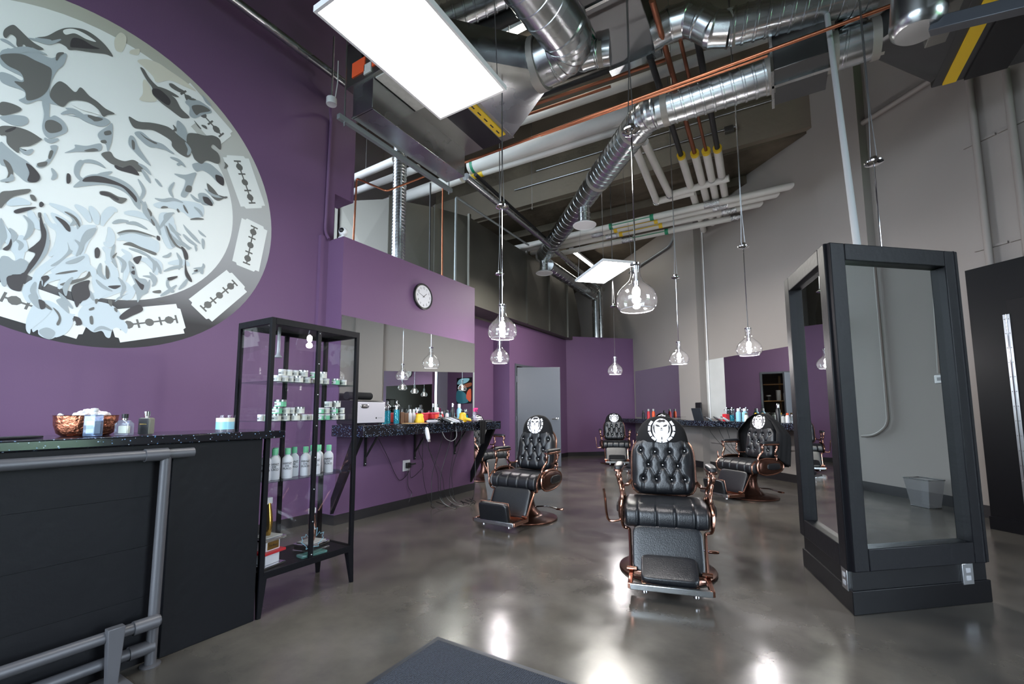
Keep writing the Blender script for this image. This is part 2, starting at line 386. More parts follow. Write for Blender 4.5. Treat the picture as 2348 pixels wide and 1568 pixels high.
def rwbox(t0, t1, o0, o1, z0, z1, mb=None):
    mb = mb or MB(); v = [rw(t0, o0, z0), rw(t1, o0, z0), rw(t1, o1, z0), rw(t0, o1, z0), rw(t0, o0, z1), rw(t1, o0, z1), rw(t1, o1, z1), rw(t0, o1, z1)]
    return mb.add(v, [(0, 3, 2, 1), (4, 5, 6, 7), (0, 1, 5, 4), (1, 2, 6, 5), (2, 3, 7, 6), (3, 0, 4, 7)])
def tt(x): return (8.67 - x) * math.sqrt(2)     # t of a wall point with given x
struct('wall_right', rwbox(tt(5.6), tt(-7.2), -0.2, 0, 0, 7.2), 'grey_paint', 'long slanting grey painted wall', sm=0)
struct('wall_far', MB().box((-7.3, 3.0, 0), (-7.1, 15.8, 7.2)), 'grey_paint', 'grey wall behind the sheet metal duct', sm=0)
# building columns standing proud of the slanting wall
def column(t0, t1, d, label, z1=7.0):
    o = struct('column', rwbox(t0, t1, 0, d, 0, z1), 'grey_paint', label, sm=0); return o
column(tt(-1.30), tt(-1.80), 0.17, 'grey square column between the two wall mirrors on the right')
column(tt(1.20), tt(0.72), 0.14, 'grey square column above the free standing mirror pillar')
pp = rwbox(tt(-0.92), tt(-1.30), 0.0, 0.006, 1.0, 2.2)  # lighter wall patch beside the column: the light there is painted as colour
struct('painted_light_strip', pp, 'pale_grey', 'strip of grey wall beside the column, painted paler for the light on it', sm=0)
# street windows behind the camera and to the right
def storefront(name, label, horiz, a, b, fixed, z1=4.6):
    """glazed wall between a and b along x (horiz) or y"""
    root = sempty(name, label)
    def bb(p0, p1, o0, o1, z0, zz):
        return ((p0, fixed + o0, z0), (p1, fixed + o1, zz)) if horiz else ((fixed + o0, p0, z0), (fixed + o1, p1, zz))
    struct('wall_head', MB().box(*bb(a, b, -0.1, 0.1, z1, 7.2)), 'grey_paint', parent=root, sm=0)
    struct('wall_sill', MB().box(*bb(a, b, -0.1, 0.1, 0, 0.12)), 'black_paint', parent=root, sm=0)
    n = max(2, round((b - a) / 1.5)); w = (b - a) / n
    for i in range(n + 1):
        x = a + i * w; struct('mullion', MB().box(*bb(x - 0.03, x + 0.03, -0.06, 0.06, 0.12, z1)), 'black_metal', parent=root, sm=0)
    struct('transom', MB().box(*bb(a, b, -0.05, 0.05, 2.55, 2.62)), 'black_metal', parent=root, sm=0)
    for i in range(n):
        x = a + i * w
        struct('pane', MB().box(*bb(x + 0.03, x + w - 0.03, -0.004, 0.004, 0.12, 2.55)), 'window_glass', parent=root, sm=0)
        struct('pane', MB().box(*bb(x + 0.03, x + w - 0.03, -0.004, 0.004, 2.62, z1)), 'window_glass', parent=root, sm=0)
storefront('window_1', 'tall street window wall behind the viewer', True, -4.4, 0.3, -3.0)
storefront('window_2', 'tall street window wall at the right of the room', False, 0.8, 3.06, 5.6)
struct('wall_front', MB().box((0.3, -3.1, 0), (5.7, -2.9, 7.2)).box((5.5, -3.0, 0), (5.7, 0.8, 7.2)), 'grey_paint', 'solid grey wall behind the viewer to the right', sm=0)
struct('ground_outside', MB().box((-60, -60, -0.3), (60, 60, -0.14)), 'asphalt', 'pavement outside the street windows', sm=0)
struct('lawn_outside', MB().box((7.5, -30, -0.2), (60, 40, -0.1)), 'grass', 'green lawn outside the right hand window', sm=0)
# ceiling
ce = MB().box((-7.3, -3.2, 7.0), (9, 8.1, 7.2)); struct('ceiling', ce, 'concrete_smooth', 'bare concrete slab ceiling above the pipes', sm=0)
struct('ceiling_lower', MB().box((-7.3, 8.1, 5.52), (9, 15.8, 7.2)), 'concrete_rough', 'lower rough brown concrete ceiling at the back', sm=0)
struct('beam', MB().box((-7.3, 7.98, 5.56), (2.5, 8.1, 6.22)), 'concrete_smooth', 'smooth pale concrete edge beam crossing the room', sm=0)
struct('beam', MB().box((-7.3, 9.0, 5.36), (2.5, 9.5, 5.54)), 'concrete_rough', 'rough brown concrete rib on the lower ceiling', sm=0)
for y, l in ((6.55, 'second'), (5.0, 'third'), (3.3, 'fourth'), (1.6, 'fifth')):
    struct('beam', MB().box((-7.3, y - 0.17, 6.5), (6, y + 0.17, 7.02)), 'concrete_smooth', 'concrete ceiling joist, %s from the back' % l, sm=0)
# skirting
bb = MB(); 
struct('baseboard_left', MB().box((-4.28, -3, 0), (-4.268, 2.954, 0.1)).box((-4.28, 2.942, 0), (-4.223, 2.954, 0.1)).box((-4.235, 2.954, 0), (-4.223, 3.05, 0.1)).box((-4.235, 3.038, 0), (-3.968, 3.05, 0.1)).box((-3.98, 3.05, 0), (-3.968, 5.47, 0.1)),
       'bumper_rubber', 'black rubber skirting along the purple walls', sm=0)
struct('baseboard_recess', MB().box((-5.2, 7.818, 0), (-4.8, 7.83, 0.1)).box((-4.8, 7.818, 0), (-4.788, 8.05, 0.1)).box((-4.8, 9.11, 0), (-4.788, 10.7, 0.1)), 'bumper_rubber', 'black rubber skirting beside the open door', sm=0)
struct('baseboard_back', MB().beam((-5.1 + 0.004, 10.4 - 0.004, 0.05), (-3.32 + 0.004, 12.18 - 0.004, 0.05), 0.012, 0.1), 'bumper_rubber', 'black rubber skirting at the foot of the far wall', sm=0)
struct('baseboard_right', rwbox(tt(5.6), tt(0.72 + 0.48), 0, 0.012, 0, 0.13).add(*(lambda m: (m.v, m.f))(rwbox(tt(1.2), tt(0.72), 0.14, 0.152, 0, 0.13))).add(*(lambda m: (m.v, m.f))(rwbox(tt(0.72), tt(-1.3), 0, 0.012, 0, 0.13))).add(*(lambda m: (m.v, m.f))(rwbox(tt(-1.3), tt(-1.8), 0.17, 0.182, 0, 0.13))).add(*(lambda m: (m.v, m.f))(rwbox(tt(-1.8), tt(-3.4), 0, 0.012, 0, 0.13))),
       'bumper_rubber', 'black skirting along the slanting grey wall', sm=0)
# the open grey door and its frame; storeroom behind it
dr = sempty('door_1', 'dark grey flush door standing open beside the purple wall', (-4.79, 8.12, 0), math.atan2(0.46, 0.79))
struct('door_leaf', MB().box((0.004, -0.022, 0.01), (0.915, 0.022, 2.09)), 'door_grey', parent=dr, bevel=0.003)
hd = MB().lathe([(0.028, 0), (0.028, 0.008), (0.012, 0.012), (0.012, 0.045)], 14, (0.845, -0.022, 1.0), (0, -1, 0)).tube([(0.85, -0.062, 1.0), (0.80, -0.064, 1.0), (0.73, -0.062, 0.997)], 0.009, 8)
struct('lever_handle', hd, 'chrome', parent=dr)
struct('latch_plate', MB().box((0.912, -0.012, 0.95), (0.918, 0.012, 1.06)), 'chrome', parent=dr, sm=0)
struct('hinge', MB().tube([(0, -0.026, 1.78), (0, -0.026, 1.9)], 0.01, 8), 'chrome', parent=dr); struct('hinge', MB().tube([(0, -0.026, 0.95), (0, -0.026, 1.07)], 0.01, 8), 'chrome', parent=dr)
struct('hinge', MB().tube([(0, -0.026, 0.2), (0, -0.026, 0.32)], 0.01, 8), 'chrome', parent=dr)
fr = MB().box((-4.94, 8.05, 0), (-4.785, 8.1, 2.17)).box((-4.94, 9.06, 0), (-4.785, 9.11, 2.17)).box((-4.94, 8.1, 2.12), (-4.785, 9.06, 2.17))
struct('trim_2', fr, 'door_grey', 'dark grey metal frame of the open doorway', sm=0)
sr = MB().box((-6.6, 8.0, 0), (-6.5, 10.0, 3)).box((-6.5, 8.0, 0), (-4.93, 8.05, 3)).box((-6.5, 9.7, 0), (-4.93, 9.8, 3)).box((-6.6, 8.0, 2.95), (-4.9, 9.8, 3.0))
struct('wall_storeroom', sr, 'grey_paint', 'dim walls of the little storeroom behind the door', sm=0)

# ================================================================ ROUND MURAL (flat paint on the purple wall)
CYM, CZM, RM = 1.16, 2.90, 1.267
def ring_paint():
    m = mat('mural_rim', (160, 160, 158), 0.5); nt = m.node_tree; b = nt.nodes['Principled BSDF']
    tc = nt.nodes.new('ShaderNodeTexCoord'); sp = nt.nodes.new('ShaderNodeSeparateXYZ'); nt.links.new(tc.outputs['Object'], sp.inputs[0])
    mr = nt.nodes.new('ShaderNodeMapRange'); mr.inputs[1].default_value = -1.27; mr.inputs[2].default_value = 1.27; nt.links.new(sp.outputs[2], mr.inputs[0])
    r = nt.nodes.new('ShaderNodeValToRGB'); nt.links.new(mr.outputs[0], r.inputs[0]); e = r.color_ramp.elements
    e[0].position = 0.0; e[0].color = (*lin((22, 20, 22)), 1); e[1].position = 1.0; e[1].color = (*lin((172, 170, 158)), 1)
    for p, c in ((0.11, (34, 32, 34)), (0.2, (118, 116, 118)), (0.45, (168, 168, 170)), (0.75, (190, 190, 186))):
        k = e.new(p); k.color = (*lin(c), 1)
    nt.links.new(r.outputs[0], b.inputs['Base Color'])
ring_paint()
mat('mural_white', (226, 228, 226), 0.5, var=(1.5, 0.03)); mat('mural_pale', (196, 206, 212), 0.5); mat('mural_mid', (158, 166, 170), 0.5)
mat('mural_dark', (100, 99, 96), 0.5); mat('mural_black', (62, 58, 60), 0.5); mat('mural_khaki', (206, 202, 188), 0.5); mat('mural_blue', (214, 220, 226), 0.5)
mu = thing('wall_mural', 'round black and white mural of a bearded face ringed by razor blades', 'mural', (-4.28, CYM, CZM))
def layer(polys, k, name, m, smooth=5):
    """painted shapes given in wall (y, z) coordinates, k-th coat"""
    mb = MB(); x = 0.0006 + 0.0008 * k
    for i, p in enumerate(polys):
        q = [(x + i * 0.000008, y - CYM, z - CZM) for y, z in p]
        if smooth and len(q) > 2: q = [tuple(t) for t in spline(q, smooth, True)]
        mb.flat(q)
    o = mb.build(name, m, mu, sm=0)
    if len(polys) > 1: o['kind'] = 'stuff'
    return o
circ = lambda r, n=96, cy=CYM, cz=CZM: [(cy + r * math.cos(2 * PI * i / n), cz + r * math.sin(2 * PI * i / n)) for i in range(n)]
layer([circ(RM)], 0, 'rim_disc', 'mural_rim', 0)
layer([circ(0.9)], 1, 'face_disc', 'mural_white', 0)
# pale crown area: the upper rim is nearly white between the blades
layer([[(CYM + r * math.cos(a), CZM + r * math.sin(a)) for r, a in [(1.16, math.radians(t)) for t in range(56, 186, 5)] + [(0.86, math.radians(t)) for t in range(185, 50, -5)]]], 2, 'crown_area', 'mural_white', 0)
def blade(ang):
    c = Vector((CYM + 1.08 * math.cos(ang), CZM + 1.08 * math.sin(ang))); u = Vector((-math.sin(ang), math.cos(ang))); w = Vector((math.cos(ang), math.sin(ang)))
    L, H, n, g = 0.24, 0.125, 0.035, 0.02
    out = [(-L + g, -H), (-L + g, -H + n), (-L, -H + n + 0.01), (-L, H - n - 0.01), (-L + g, H - n), (-L + g, H), (L - g, H), (L - g, H - n), (L, H - n - 0.01), (L, -H + n + 0.01), (L - g, -H + n), (L - g, -H)]
    P = lambda s, t: tuple(c + u * s + w * t)
    layer([[P(*q) for q in out]], 2.5, 'razor_blade', 'mural_white', 0)
    slot = [[P(s, t) for s, t in ((-0.19, -0.006), (-0.19, 0.006), (0.19, 0.006), (0.19, -0.006))]]
    slot += [[P(0.03 * math.cos(a), 0.03 * math.sin(a)) for a in [PI * k / 7 for k in range(14)]]]
    for s in (-1, 1):
        slot += [[P(s * 0.10, 0), P(s * 0.118, 0.024), P(s * 0.14, 0.032), P(s * 0.16, 0.022), P(s * 0.175, 0), P(s * 0.16, -0.022), P(s * 0.14, -0.032), P(s * 0.118, -0.024)]]
        for d in (0.075, 0.19): slot += [[P(s * d - 0.007, -0.034), P(s * d + 0.007, -0.034), P(s * d + 0.007, 0.034), P(s * d - 0.007, 0.034)]]
    return slot
slots = []
for k in range(11):
    a = math.radians(-8 + 32.2 * (k - 6))
    if math.degrees(a) % 360 > 62 and math.degrees(a) % 360 < 150: continue
    slots += blade(a)
layer(slots, 3, 'blade_slots', 'mural_dark', 0)
# -- khaki washes
layer([[(1.274,3.966),(1.328,4.019),(1.407,4.043),(1.477,4.034),(1.606,4.013),(1.692,3.979),(1.609,3.965),(1.498,3.949),(1.411,3.871),(1.379,3.907),(1.318,3.941)], [(1.319,3.818),(1.339,3.842),(1.387,3.778),(1.42,3.723),(1.378,3.678),(1.308,3.652),(1.325,3.719)], [(1.157,4.12),(1.195,4.099),(1.18,3.979),(1.139,3.958),(1.126,4.037)], [(1.229,4.025),(1.279,4.072),(1.275,4.018),(1.224,3.991)]], 4, 'khaki_wash', 'mural_khaki')
# -- pale blue tones of the beard
layer([[(1.454,2.843),(1.562,2.916),(1.719,2.972),(1.803,2.967),(1.813,2.881),(1.727,2.824),(1.66,2.851),(1.566,2.851),(1.485,2.818)], [(0.818,1.712),(0.82,1.799),(0.849,1.893),(0.914,1.923),(0.975,1.878),(1.025,1.854),(1.05,1.85),(1.029,1.796),(1.008,1.751),(0.971,1.687),(0.939,1.658),(0.91,1.662),(0.88,1.682),(0.873,1.713),(0.852,1.694),(0.841,1.732),(0.839,1.68)],
       [(1.067,1.871),(1.118,1.958),(1.209,1.969),(1.279,1.939),(1.327,1.857),(1.351,1.815),(1.347,1.76),(1.325,1.775),(1.288,1.796),(1.262,1.774),(1.253,1.715),(1.229,1.716),(1.203,1.756),(1.158,1.74),(1.118,1.768),(1.084,1.797)], [(0.713,2.288),(0.752,2.334),(0.775,2.309),(0.777,2.213),(0.763,2.112),(0.742,2.107),(0.736,2.184),(0.713,2.225)],
       [(0.877,2.537),(0.954,2.524),(1.007,2.466),(0.988,2.382),(0.969,2.307),(0.922,2.308),(0.938,2.416)], [(0.998,2.419),(1.057,2.475),(1.125,2.518),(1.088,2.397),(1.057,2.282),(1.007,2.284),(0.991,2.348)], [(0.787,1.999),(0.837,2.052),(0.846,1.933),(0.817,1.886),(0.786,1.943)],
       [(0.9,2.201),(0.974,2.24),(1.081,2.307),(1.101,2.207),(1.028,2.161),(0.936,2.111),(0.905,2.136)], [(1.13,2.163),(1.236,2.173),(1.321,2.158),(1.353,2.111),(1.271,2.055),(1.18,1.998),(1.137,2.059)], [(1.272,2.523),(1.372,2.558),(1.479,2.55),(1.511,2.524),(1.501,2.448),(1.399,2.46),(1.275,2.481)], [(1.495,2.767),(1.569,2.805),(1.604,2.734),(1.565,2.616),(1.616,2.54),(1.572,2.507),(1.521,2.601)]], 4, 'pale_tone', 'mural_pale')
# -- middle greys
layer([[(0.572,3.517),(0.599,3.563),(0.645,3.589),(0.685,3.644),(0.741,3.642),(0.804,3.645),(0.853,3.717),(0.877,3.725),(0.865,3.635),(0.839,3.58),(0.816,3.484),(0.81,3.401),(0.825,3.35),(0.886,3.335),(0.851,3.322),(0.805,3.31),(0.765,3.303),(0.714,3.244),(0.675,3.246),(0.7,3.286),(0.691,3.323),(0.617,3.316),(0.586,3.328),(0.582,3.383),(0.627,3.398),(0.676,3.389),(0.679,3.417),(0.625,3.422),(0.578,3.438)],
       [(0.908,3.281),(0.95,3.302),(1.01,3.348),(1.049,3.353),(1.094,3.38),(1.143,3.371),(1.118,3.319),(1.073,3.292),(1.026,3.302),(0.975,3.299)], [(0.782,3.305),(0.816,3.317),(0.823,3.217),(0.85,3.242),(0.894,3.224),(0.919,3.167),(0.878,3.105),(0.828,3.06),(0.796,3.114),(0.797,3.219)], [(0.603,3.085),(0.652,3.127),(0.715,3.152),(0.728,3.118),(0.699,3.075),(0.657,3.06),(0.615,3.068)],
       [(0.616,2.914),(0.648,2.899),(0.697,2.867),(0.748,2.843),(0.808,2.78),(0.805,2.737),(0.752,2.704),(0.707,2.733),(0.663,2.768),(0.626,2.774)], [(0.843,3.012),(0.877,3.03),(0.87,2.965),(0.846,2.884),(0.81,2.832),(0.787,2.838),(0.833,2.903),(0.852,2.973)], [(0.915,2.997),(0.966,3.06),(0.965,3.086),(1.026,3.11),(1.101,3.169),(1.105,3.115),(1.042,3.073),(0.974,3.037)],
       [(1.083,3.242),(1.132,3.326),(1.157,3.36),(1.164,3.25),(1.156,3.17),(1.145,3.127),(1.128,3.183),(1.093,3.201)], [(1.267,3.322),(1.297,3.324),(1.331,3.254),(1.415,3.148),(1.359,3.17),(1.312,3.204),(1.265,3.248)], [(1.294,3.362),(1.337,3.396),(1.409,3.366),(1.489,3.369),(1.559,3.323),(1.475,3.33),(1.398,3.299),(1.334,3.325)],
       [(0.975,2.931),(0.997,2.986),(1.022,2.981),(1.007,2.928),(1.004,2.873),(1.043,2.865),(1.116,2.945),(1.182,2.986),(1.132,2.915),(1.032,2.833),(0.98,2.862)], [(1.617,3.829),(1.663,3.898),(1.696,3.9),(1.739,3.906),(1.811,3.888),(1.822,3.853),(1.763,3.802),(1.698,3.727),(1.656,3.732),(1.652,3.8)], [(1.572,3.632),(1.622,3.612),(1.65,3.549),(1.639,3.463),(1.59,3.476),(1.569,3.552)],
       [(1.578,3.159),(1.656,3.186),(1.735,3.244),(1.723,3.168),(1.71,3.103),(1.689,3.035),(1.668,2.987),(1.635,2.992),(1.654,3.078),(1.659,3.139),(1.61,3.145)], [(1.763,3.057),(1.813,3.089),(1.867,3.062),(1.888,3.019),(1.802,2.979)], [(1.706,3.309),(1.814,3.373),(1.886,3.358),(1.953,3.307),(1.962,3.227),(1.911,3.235),(1.846,3.276),(1.784,3.287),(1.735,3.254)], [(1.588,3.25),(1.61,3.276),(1.626,3.27),(1.604,3.239)], [(1.447,3.05),(1.47,3.051),(1.502,3.01),(1.48,3.009)],
       [(0.977,2.769),(1.018,2.85),(1.054,2.898),(1.117,2.933),(1.212,2.95),(1.3,2.924),(1.357,2.852),(1.37,2.761),(1.332,2.784),(1.291,2.843),(1.218,2.868),(1.136,2.859),(1.047,2.81)], [(0.653,2.409),(0.676,2.37),(0.692,2.297),(0.675,2.244),(0.668,2.21)], [(1.044,2.287),(1.043,2.4),(1.069,2.48),(1.119,2.515),(1.11,2.458),(1.07,2.383),(1.061,2.327)], [(0.951,2.575),(0.988,2.572),(1.035,2.52),(1.019,2.47),(1.003,2.526)],
       [(1.248,2.516),(1.281,2.555),(1.367,2.586),(1.459,2.57),(1.414,2.555),(1.332,2.555),(1.262,2.512)], [(0.903,2.168),(0.951,2.233),(0.982,2.302),(0.975,2.36),(0.993,2.314),(1.006,2.301),(0.974,2.248),(0.931,2.177)], [(1.262,1.989),(1.28,2.029),(1.341,2.071),(1.314,2.046),(1.275,2.001)], [(0.813,1.933),(0.844,1.957),(0.864,1.912),(0.874,1.858),(0.845,1.876)], [(0.948,1.931),(0.982,1.955),(1.003,1.917),(1.019,1.853),(0.987,1.88)], [(0.879,1.706),(0.916,1.736),(0.958,1.71),(0.939,1.658),(0.904,1.669)],
       [(0.672,2.149),(0.701,2.173),(0.734,2.152),(0.763,2.177),(0.797,2.154),(0.781,2.085),(0.73,2.056),(0.705,1.971),(0.682,2.012)], [(1.325,2.327),(1.363,2.3),(1.391,2.214),(1.444,2.208),(1.456,2.135),(1.414,2.078),(1.371,2.171),(1.337,2.246)], [(1.667,2.748),(1.701,2.722),(1.77,2.668),(1.807,2.622),(1.755,2.644),(1.694,2.7)], [(1.586,2.643),(1.629,2.582),(1.662,2.555),(1.614,2.577)], [(1.66,2.602),(1.709,2.58),(1.735,2.56),(1.711,2.542)], [(1.816,2.674),(1.839,2.652),(1.835,2.582),(1.82,2.607)],
       [(1.762,2.597),(1.784,2.575),(1.777,2.544)], [(1.783,2.741),(1.836,2.711),(1.845,2.694),(1.802,2.709)], [(1.538,2.69),(1.571,2.637),(1.623,2.552),(1.601,2.526),(1.566,2.598)], [(1.539,2.728),(1.547,2.778),(1.584,2.807),(1.557,2.753),(1.547,2.726)], [(1.581,2.233),(1.603,2.248),(1.591,2.19),(1.64,2.155),(1.609,2.148)], [(1.762,2.389),(1.836,2.42),(1.843,2.363),(1.822,2.363),(1.816,2.39)],
       [(1.364,2.143),(1.431,2.177),(1.464,2.114),(1.424,2.07),(1.4,2.013),(1.389,2.08)]], 5, 'mid_tone', 'mural_mid')
# -- brushed locks of beard and hair: tapering wavy strokes
def strokes(paths, k, name, m, w):
    polys = []
    for p in paths:
        q = [Vector((y, z, 0)) for y, z in p]; q = spline(q, 5); n = len(q); L = []; R = []
        for i, c in enumerate(q):
            d = (q[min(i + 1, n - 1)] - q[max(i - 1, 0)]).normalized(); h = w * (0.12 + 0.88 * math.sin(PI * (i + 0.6) / (n + 0.2))) ; nn = Vector((-d.y, d.x, 0)) * h
            L.append((c.x + nn.x, c.y + nn.y)); R.append((c.x - nn.x, c.y - nn.y))
        polys.append(L + R[::-1])
    return layer(polys, k, name, m, 0)
strokes([[(0.849,2.526),(0.876,2.461),(0.962,2.407),(0.969,2.307),(0.923,2.208),(0.851,2.096),(0.843,1.973),(0.881,1.908)], [(0.987,2.312),(0.987,2.398),(1.032,2.475),(1.118,2.533)], [(0.866,2.601),(0.938,2.587),(1.001,2.56),(1.035,2.511)], [(0.995,2.645),(1.047,2.613),(1.084,2.547)], [(1.076,2.669),(1.105,2.618),(1.123,2.544)], [(1.15,2.545),(1.165,2.623),(1.201,2.693),(1.23,2.686)], [(1.19,2.55),(1.208,2.493),(1.199,2.416),(1.171,2.425)], [(1.244,2.468),(1.327,2.515),(1.418,2.498),(1.497,2.475)],
    [(1.082,2.29),(1.087,2.221),(1.121,2.187),(1.131,2.145)], [(1.187,2.286),(1.231,2.244),(1.249,2.176),(1.218,2.132)], [(0.879,2.014),(0.893,2.066),(0.959,2.117),(1.04,2.165),(1.089,2.195)], [(1.076,1.924),(1.117,1.967),(1.203,2.057),(1.27,2.081)], [(1.276,2.405),(1.322,2.372),(1.296,2.318),(1.315,2.249),(1.307,2.155)], [(0.665,2.382),(0.691,2.312),(0.721,2.259),(0.769,2.243),(0.77,2.308)], [(0.776,2.522),(0.81,2.436),(0.84,2.406)], [(0.92,1.916),(0.977,1.862),(1.017,1.802),(0.998,1.724),(0.96,1.677)], [(0.829,1.706),(0.857,1.774),(0.887,1.82),(0.924,1.86)], [(1.272,2.693),(1.358,2.717),(1.443,2.702)], [(1.58,2.38),(1.686,2.42),(1.736,2.406)], [(1.605,2.725),(1.602,2.648),(1.647,2.55)], [(1.378,2.146),(1.343,2.052),(1.305,2.026)], [(1.446,2.395),(1.513,2.361),(1.532,2.293)],
    [(0.899,2.469),(0.939,2.399),(0.933,2.312),(0.892,2.232)], [(1.063,2.197),(1.03,2.136),(0.984,2.09),(0.954,2.015)], [(1.167,2.388),(1.211,2.347),(1.202,2.272)], [(1.381,2.362),(1.442,2.361),(1.491,2.317),(1.51,2.264)], [(0.676,2.514),(0.725,2.558),(0.779,2.564)], [(1.34,2.089),(1.395,2.139),(1.436,2.206)]], 5, 'beard_locks', 'mural_pale', 0.026)
strokes([[(1.403,2.029),(1.414,2.078),(1.456,2.135),(1.466,2.214)], [(1.419,2.231),(1.473,2.235),(1.499,2.194),(1.485,2.161)], [(1.34,3),(1.383,2.922),(1.359,2.824)], [(1.44,2.75),(1.484,2.678),(1.513,2.599)], [(1.531,2.705),(1.569,2.618),(1.622,2.556),(1.675,2.532)], [(1.537,2.727),(1.542,2.78),(1.598,2.822)], [(1.579,2.713),(1.616,2.655),(1.676,2.584)], [(1.495,2.377),(1.522,2.326),(1.537,2.281)], [(1.584,2.244),(1.595,2.188),(1.638,2.159)], [(1.555,2.306),(1.618,2.353),(1.688,2.383)], [(0.679,2.05),(0.709,2.066),(0.771,2.075)], [(0.734,2.295),(0.757,2.271),(0.749,2.228)], [(1.35,2.849),(1.39,2.808),(1.402,2.744),(1.453,2.676)], [(0.635,2.656),(0.679,2.692),(0.681,2.726)], [(0.956,1.991),(0.995,1.941),(1.035,1.89)], [(1.158,1.749),(1.201,1.782),(1.263,1.765)], [(0.981,2.483),(1.003,2.526),(0.976,2.559)],
    [(1.396,2.837),(1.423,2.748),(1.471,2.684),(1.502,2.659)], [(1.503,2.65),(1.542,2.739),(1.591,2.823)], [(1.579,2.631),(1.661,2.574),(1.743,2.562)], [(1.539,2.423),(1.576,2.443),(1.597,2.478)], [(1.757,2.335),(1.836,2.415),(1.838,2.455)], [(0.565,3.604),(0.596,3.61),(0.634,3.597)], [(0.61,3.562),(0.691,3.632),(0.78,3.654)], [(0.878,3.268),(0.924,3.314),(0.974,3.317)], [(0.686,3.705),(0.735,3.726),(0.785,3.747),(0.84,3.816)], [(0.86,2.856),(0.88,2.815),(0.866,2.773)], [(1.811,3.128),(1.883,3.099),(1.973,3.117)], [(1.582,3.084),(1.556,3.005),(1.582,2.95)], [(1.443,3.357),(1.504,3.342),(1.567,3.327)],
    [(0.854,2.453),(0.871,2.375),(0.872,2.275),(0.845,2.185),(0.807,2.093)], [(1.013,2.39),(1.047,2.349),(1.027,2.273)], [(1.233,2.428),(1.225,2.334),(1.258,2.252)], [(1.145,2.131),(1.187,2.089),(1.243,2.066)], [(1.27,2.182),(1.309,2.118),(1.293,2.041)], [(1.319,2.426),(1.388,2.421),(1.46,2.399)], [(1.635,2.49),(1.67,2.425),(1.659,2.347)]], 6, 'beard_lines', 'mural_mid', 0.012)
strokes([[(1.503,2.826),(1.524,2.842),(1.551,2.851)], [(1.616,2.867),(1.624,2.851),(1.629,2.837)], [(1.658,2.918),(1.675,2.886),(1.696,2.855)], [(1.716,2.81),(1.769,2.837),(1.819,2.852)], [(1.241,2.518),(1.295,2.556),(1.367,2.577),(1.483,2.574)], [(1.443,2.711),(1.46,2.679),(1.469,2.662)], [(1.414,2.788),(1.436,2.758),(1.441,2.73)], [(1.548,2.691),(1.586,2.604),(1.618,2.564)], [(0.945,2.573),(1.002,2.547),(1.03,2.492)], [(0.828,3.644),(0.836,3.695),(0.861,3.728)], [(1.543,3.575),(1.562,3.544),(1.538,3.515)], [(1.606,3.882),(1.647,3.878),(1.696,3.9)], [(1.923,3.116),(1.973,3.117),(2,3.134)], [(1.675,2.532),(1.622,2.556),(1.577,2.621)], [(0.87,1.914),(0.906,1.881),(0.93,1.861)]], 7, 'fine_lines', 'mural_dark', 0.009)
strokes([[(0.718,3.73),(0.751,3.738),(0.795,3.772)], [(0.599,3.563),(0.636,3.573),(0.681,3.615),(0.731,3.618)], [(0.899,3.325),(0.947,3.337),(0.999,3.323),(1.051,3.317)], [(0.936,3.321),(0.987,3.306),(1.039,3.301),(1.092,3.304)], [(1.315,3.383),(1.364,3.341),(1.435,3.329),(1.508,3.337)], [(1.332,3.126),(1.379,3.11),(1.42,3.071)], [(0.811,3.054),(0.835,3.042),(0.879,3.083)], [(0.998,2.969),(1.047,3.002),(1.099,3.01),(1.14,2.994)], [(0.704,2.92),(0.733,2.902),(0.763,2.943)], [(1.639,3.473),(1.674,3.422),(1.661,3.366)], [(1.744,3.971),(1.781,3.933),(1.818,3.914)], [(1.358,3.09),(1.389,3.05),(1.421,3.001)], [(1.539,3.283),(1.601,3.286),(1.652,3.253)], [(1.706,3.032),(1.75,3.002),(1.801,3.003)],
    [(1.458,2.89),(1.517,2.897),(1.584,2.935),(1.655,2.936)], [(1.738,2.931),(1.781,2.909),(1.809,2.87)], [(1.566,2.72),(1.6,2.666),(1.657,2.648)], [(1.672,2.663),(1.723,2.623),(1.783,2.594)], [(1.461,2.274),(1.5,2.23),(1.496,2.176)], [(1.545,2.097),(1.594,2.145),(1.652,2.214)], [(1.669,2.181),(1.706,2.237),(1.727,2.289)], [(0.753,2.472),(0.789,2.428),(0.788,2.362),(0.765,2.306)], [(0.697,2.362),(0.721,2.323),(0.714,2.273)], [(0.884,2.346),(0.867,2.274),(0.842,2.217)], [(0.976,2.206),(1.023,2.237),(1.07,2.286)], [(1.162,2.261),(1.161,2.189),(1.197,2.145)], [(1.252,2.342),(1.298,2.3),(1.288,2.223)], [(1.439,2.399),(1.489,2.356),(1.486,2.277)], [(1.019,2.116),(0.988,2.04),(0.993,1.974)], [(0.839,2.036),(0.832,1.97),(0.857,1.927)], [(1.074,2.044),(1.113,2.027),(1.142,1.972)], [(1.291,2.616),(1.348,2.637),(1.425,2.617)], [(1.209,2.585),(1.248,2.618),(1.304,2.639)]], 6.5, 'face_lines', 'mural_mid', 0.014)
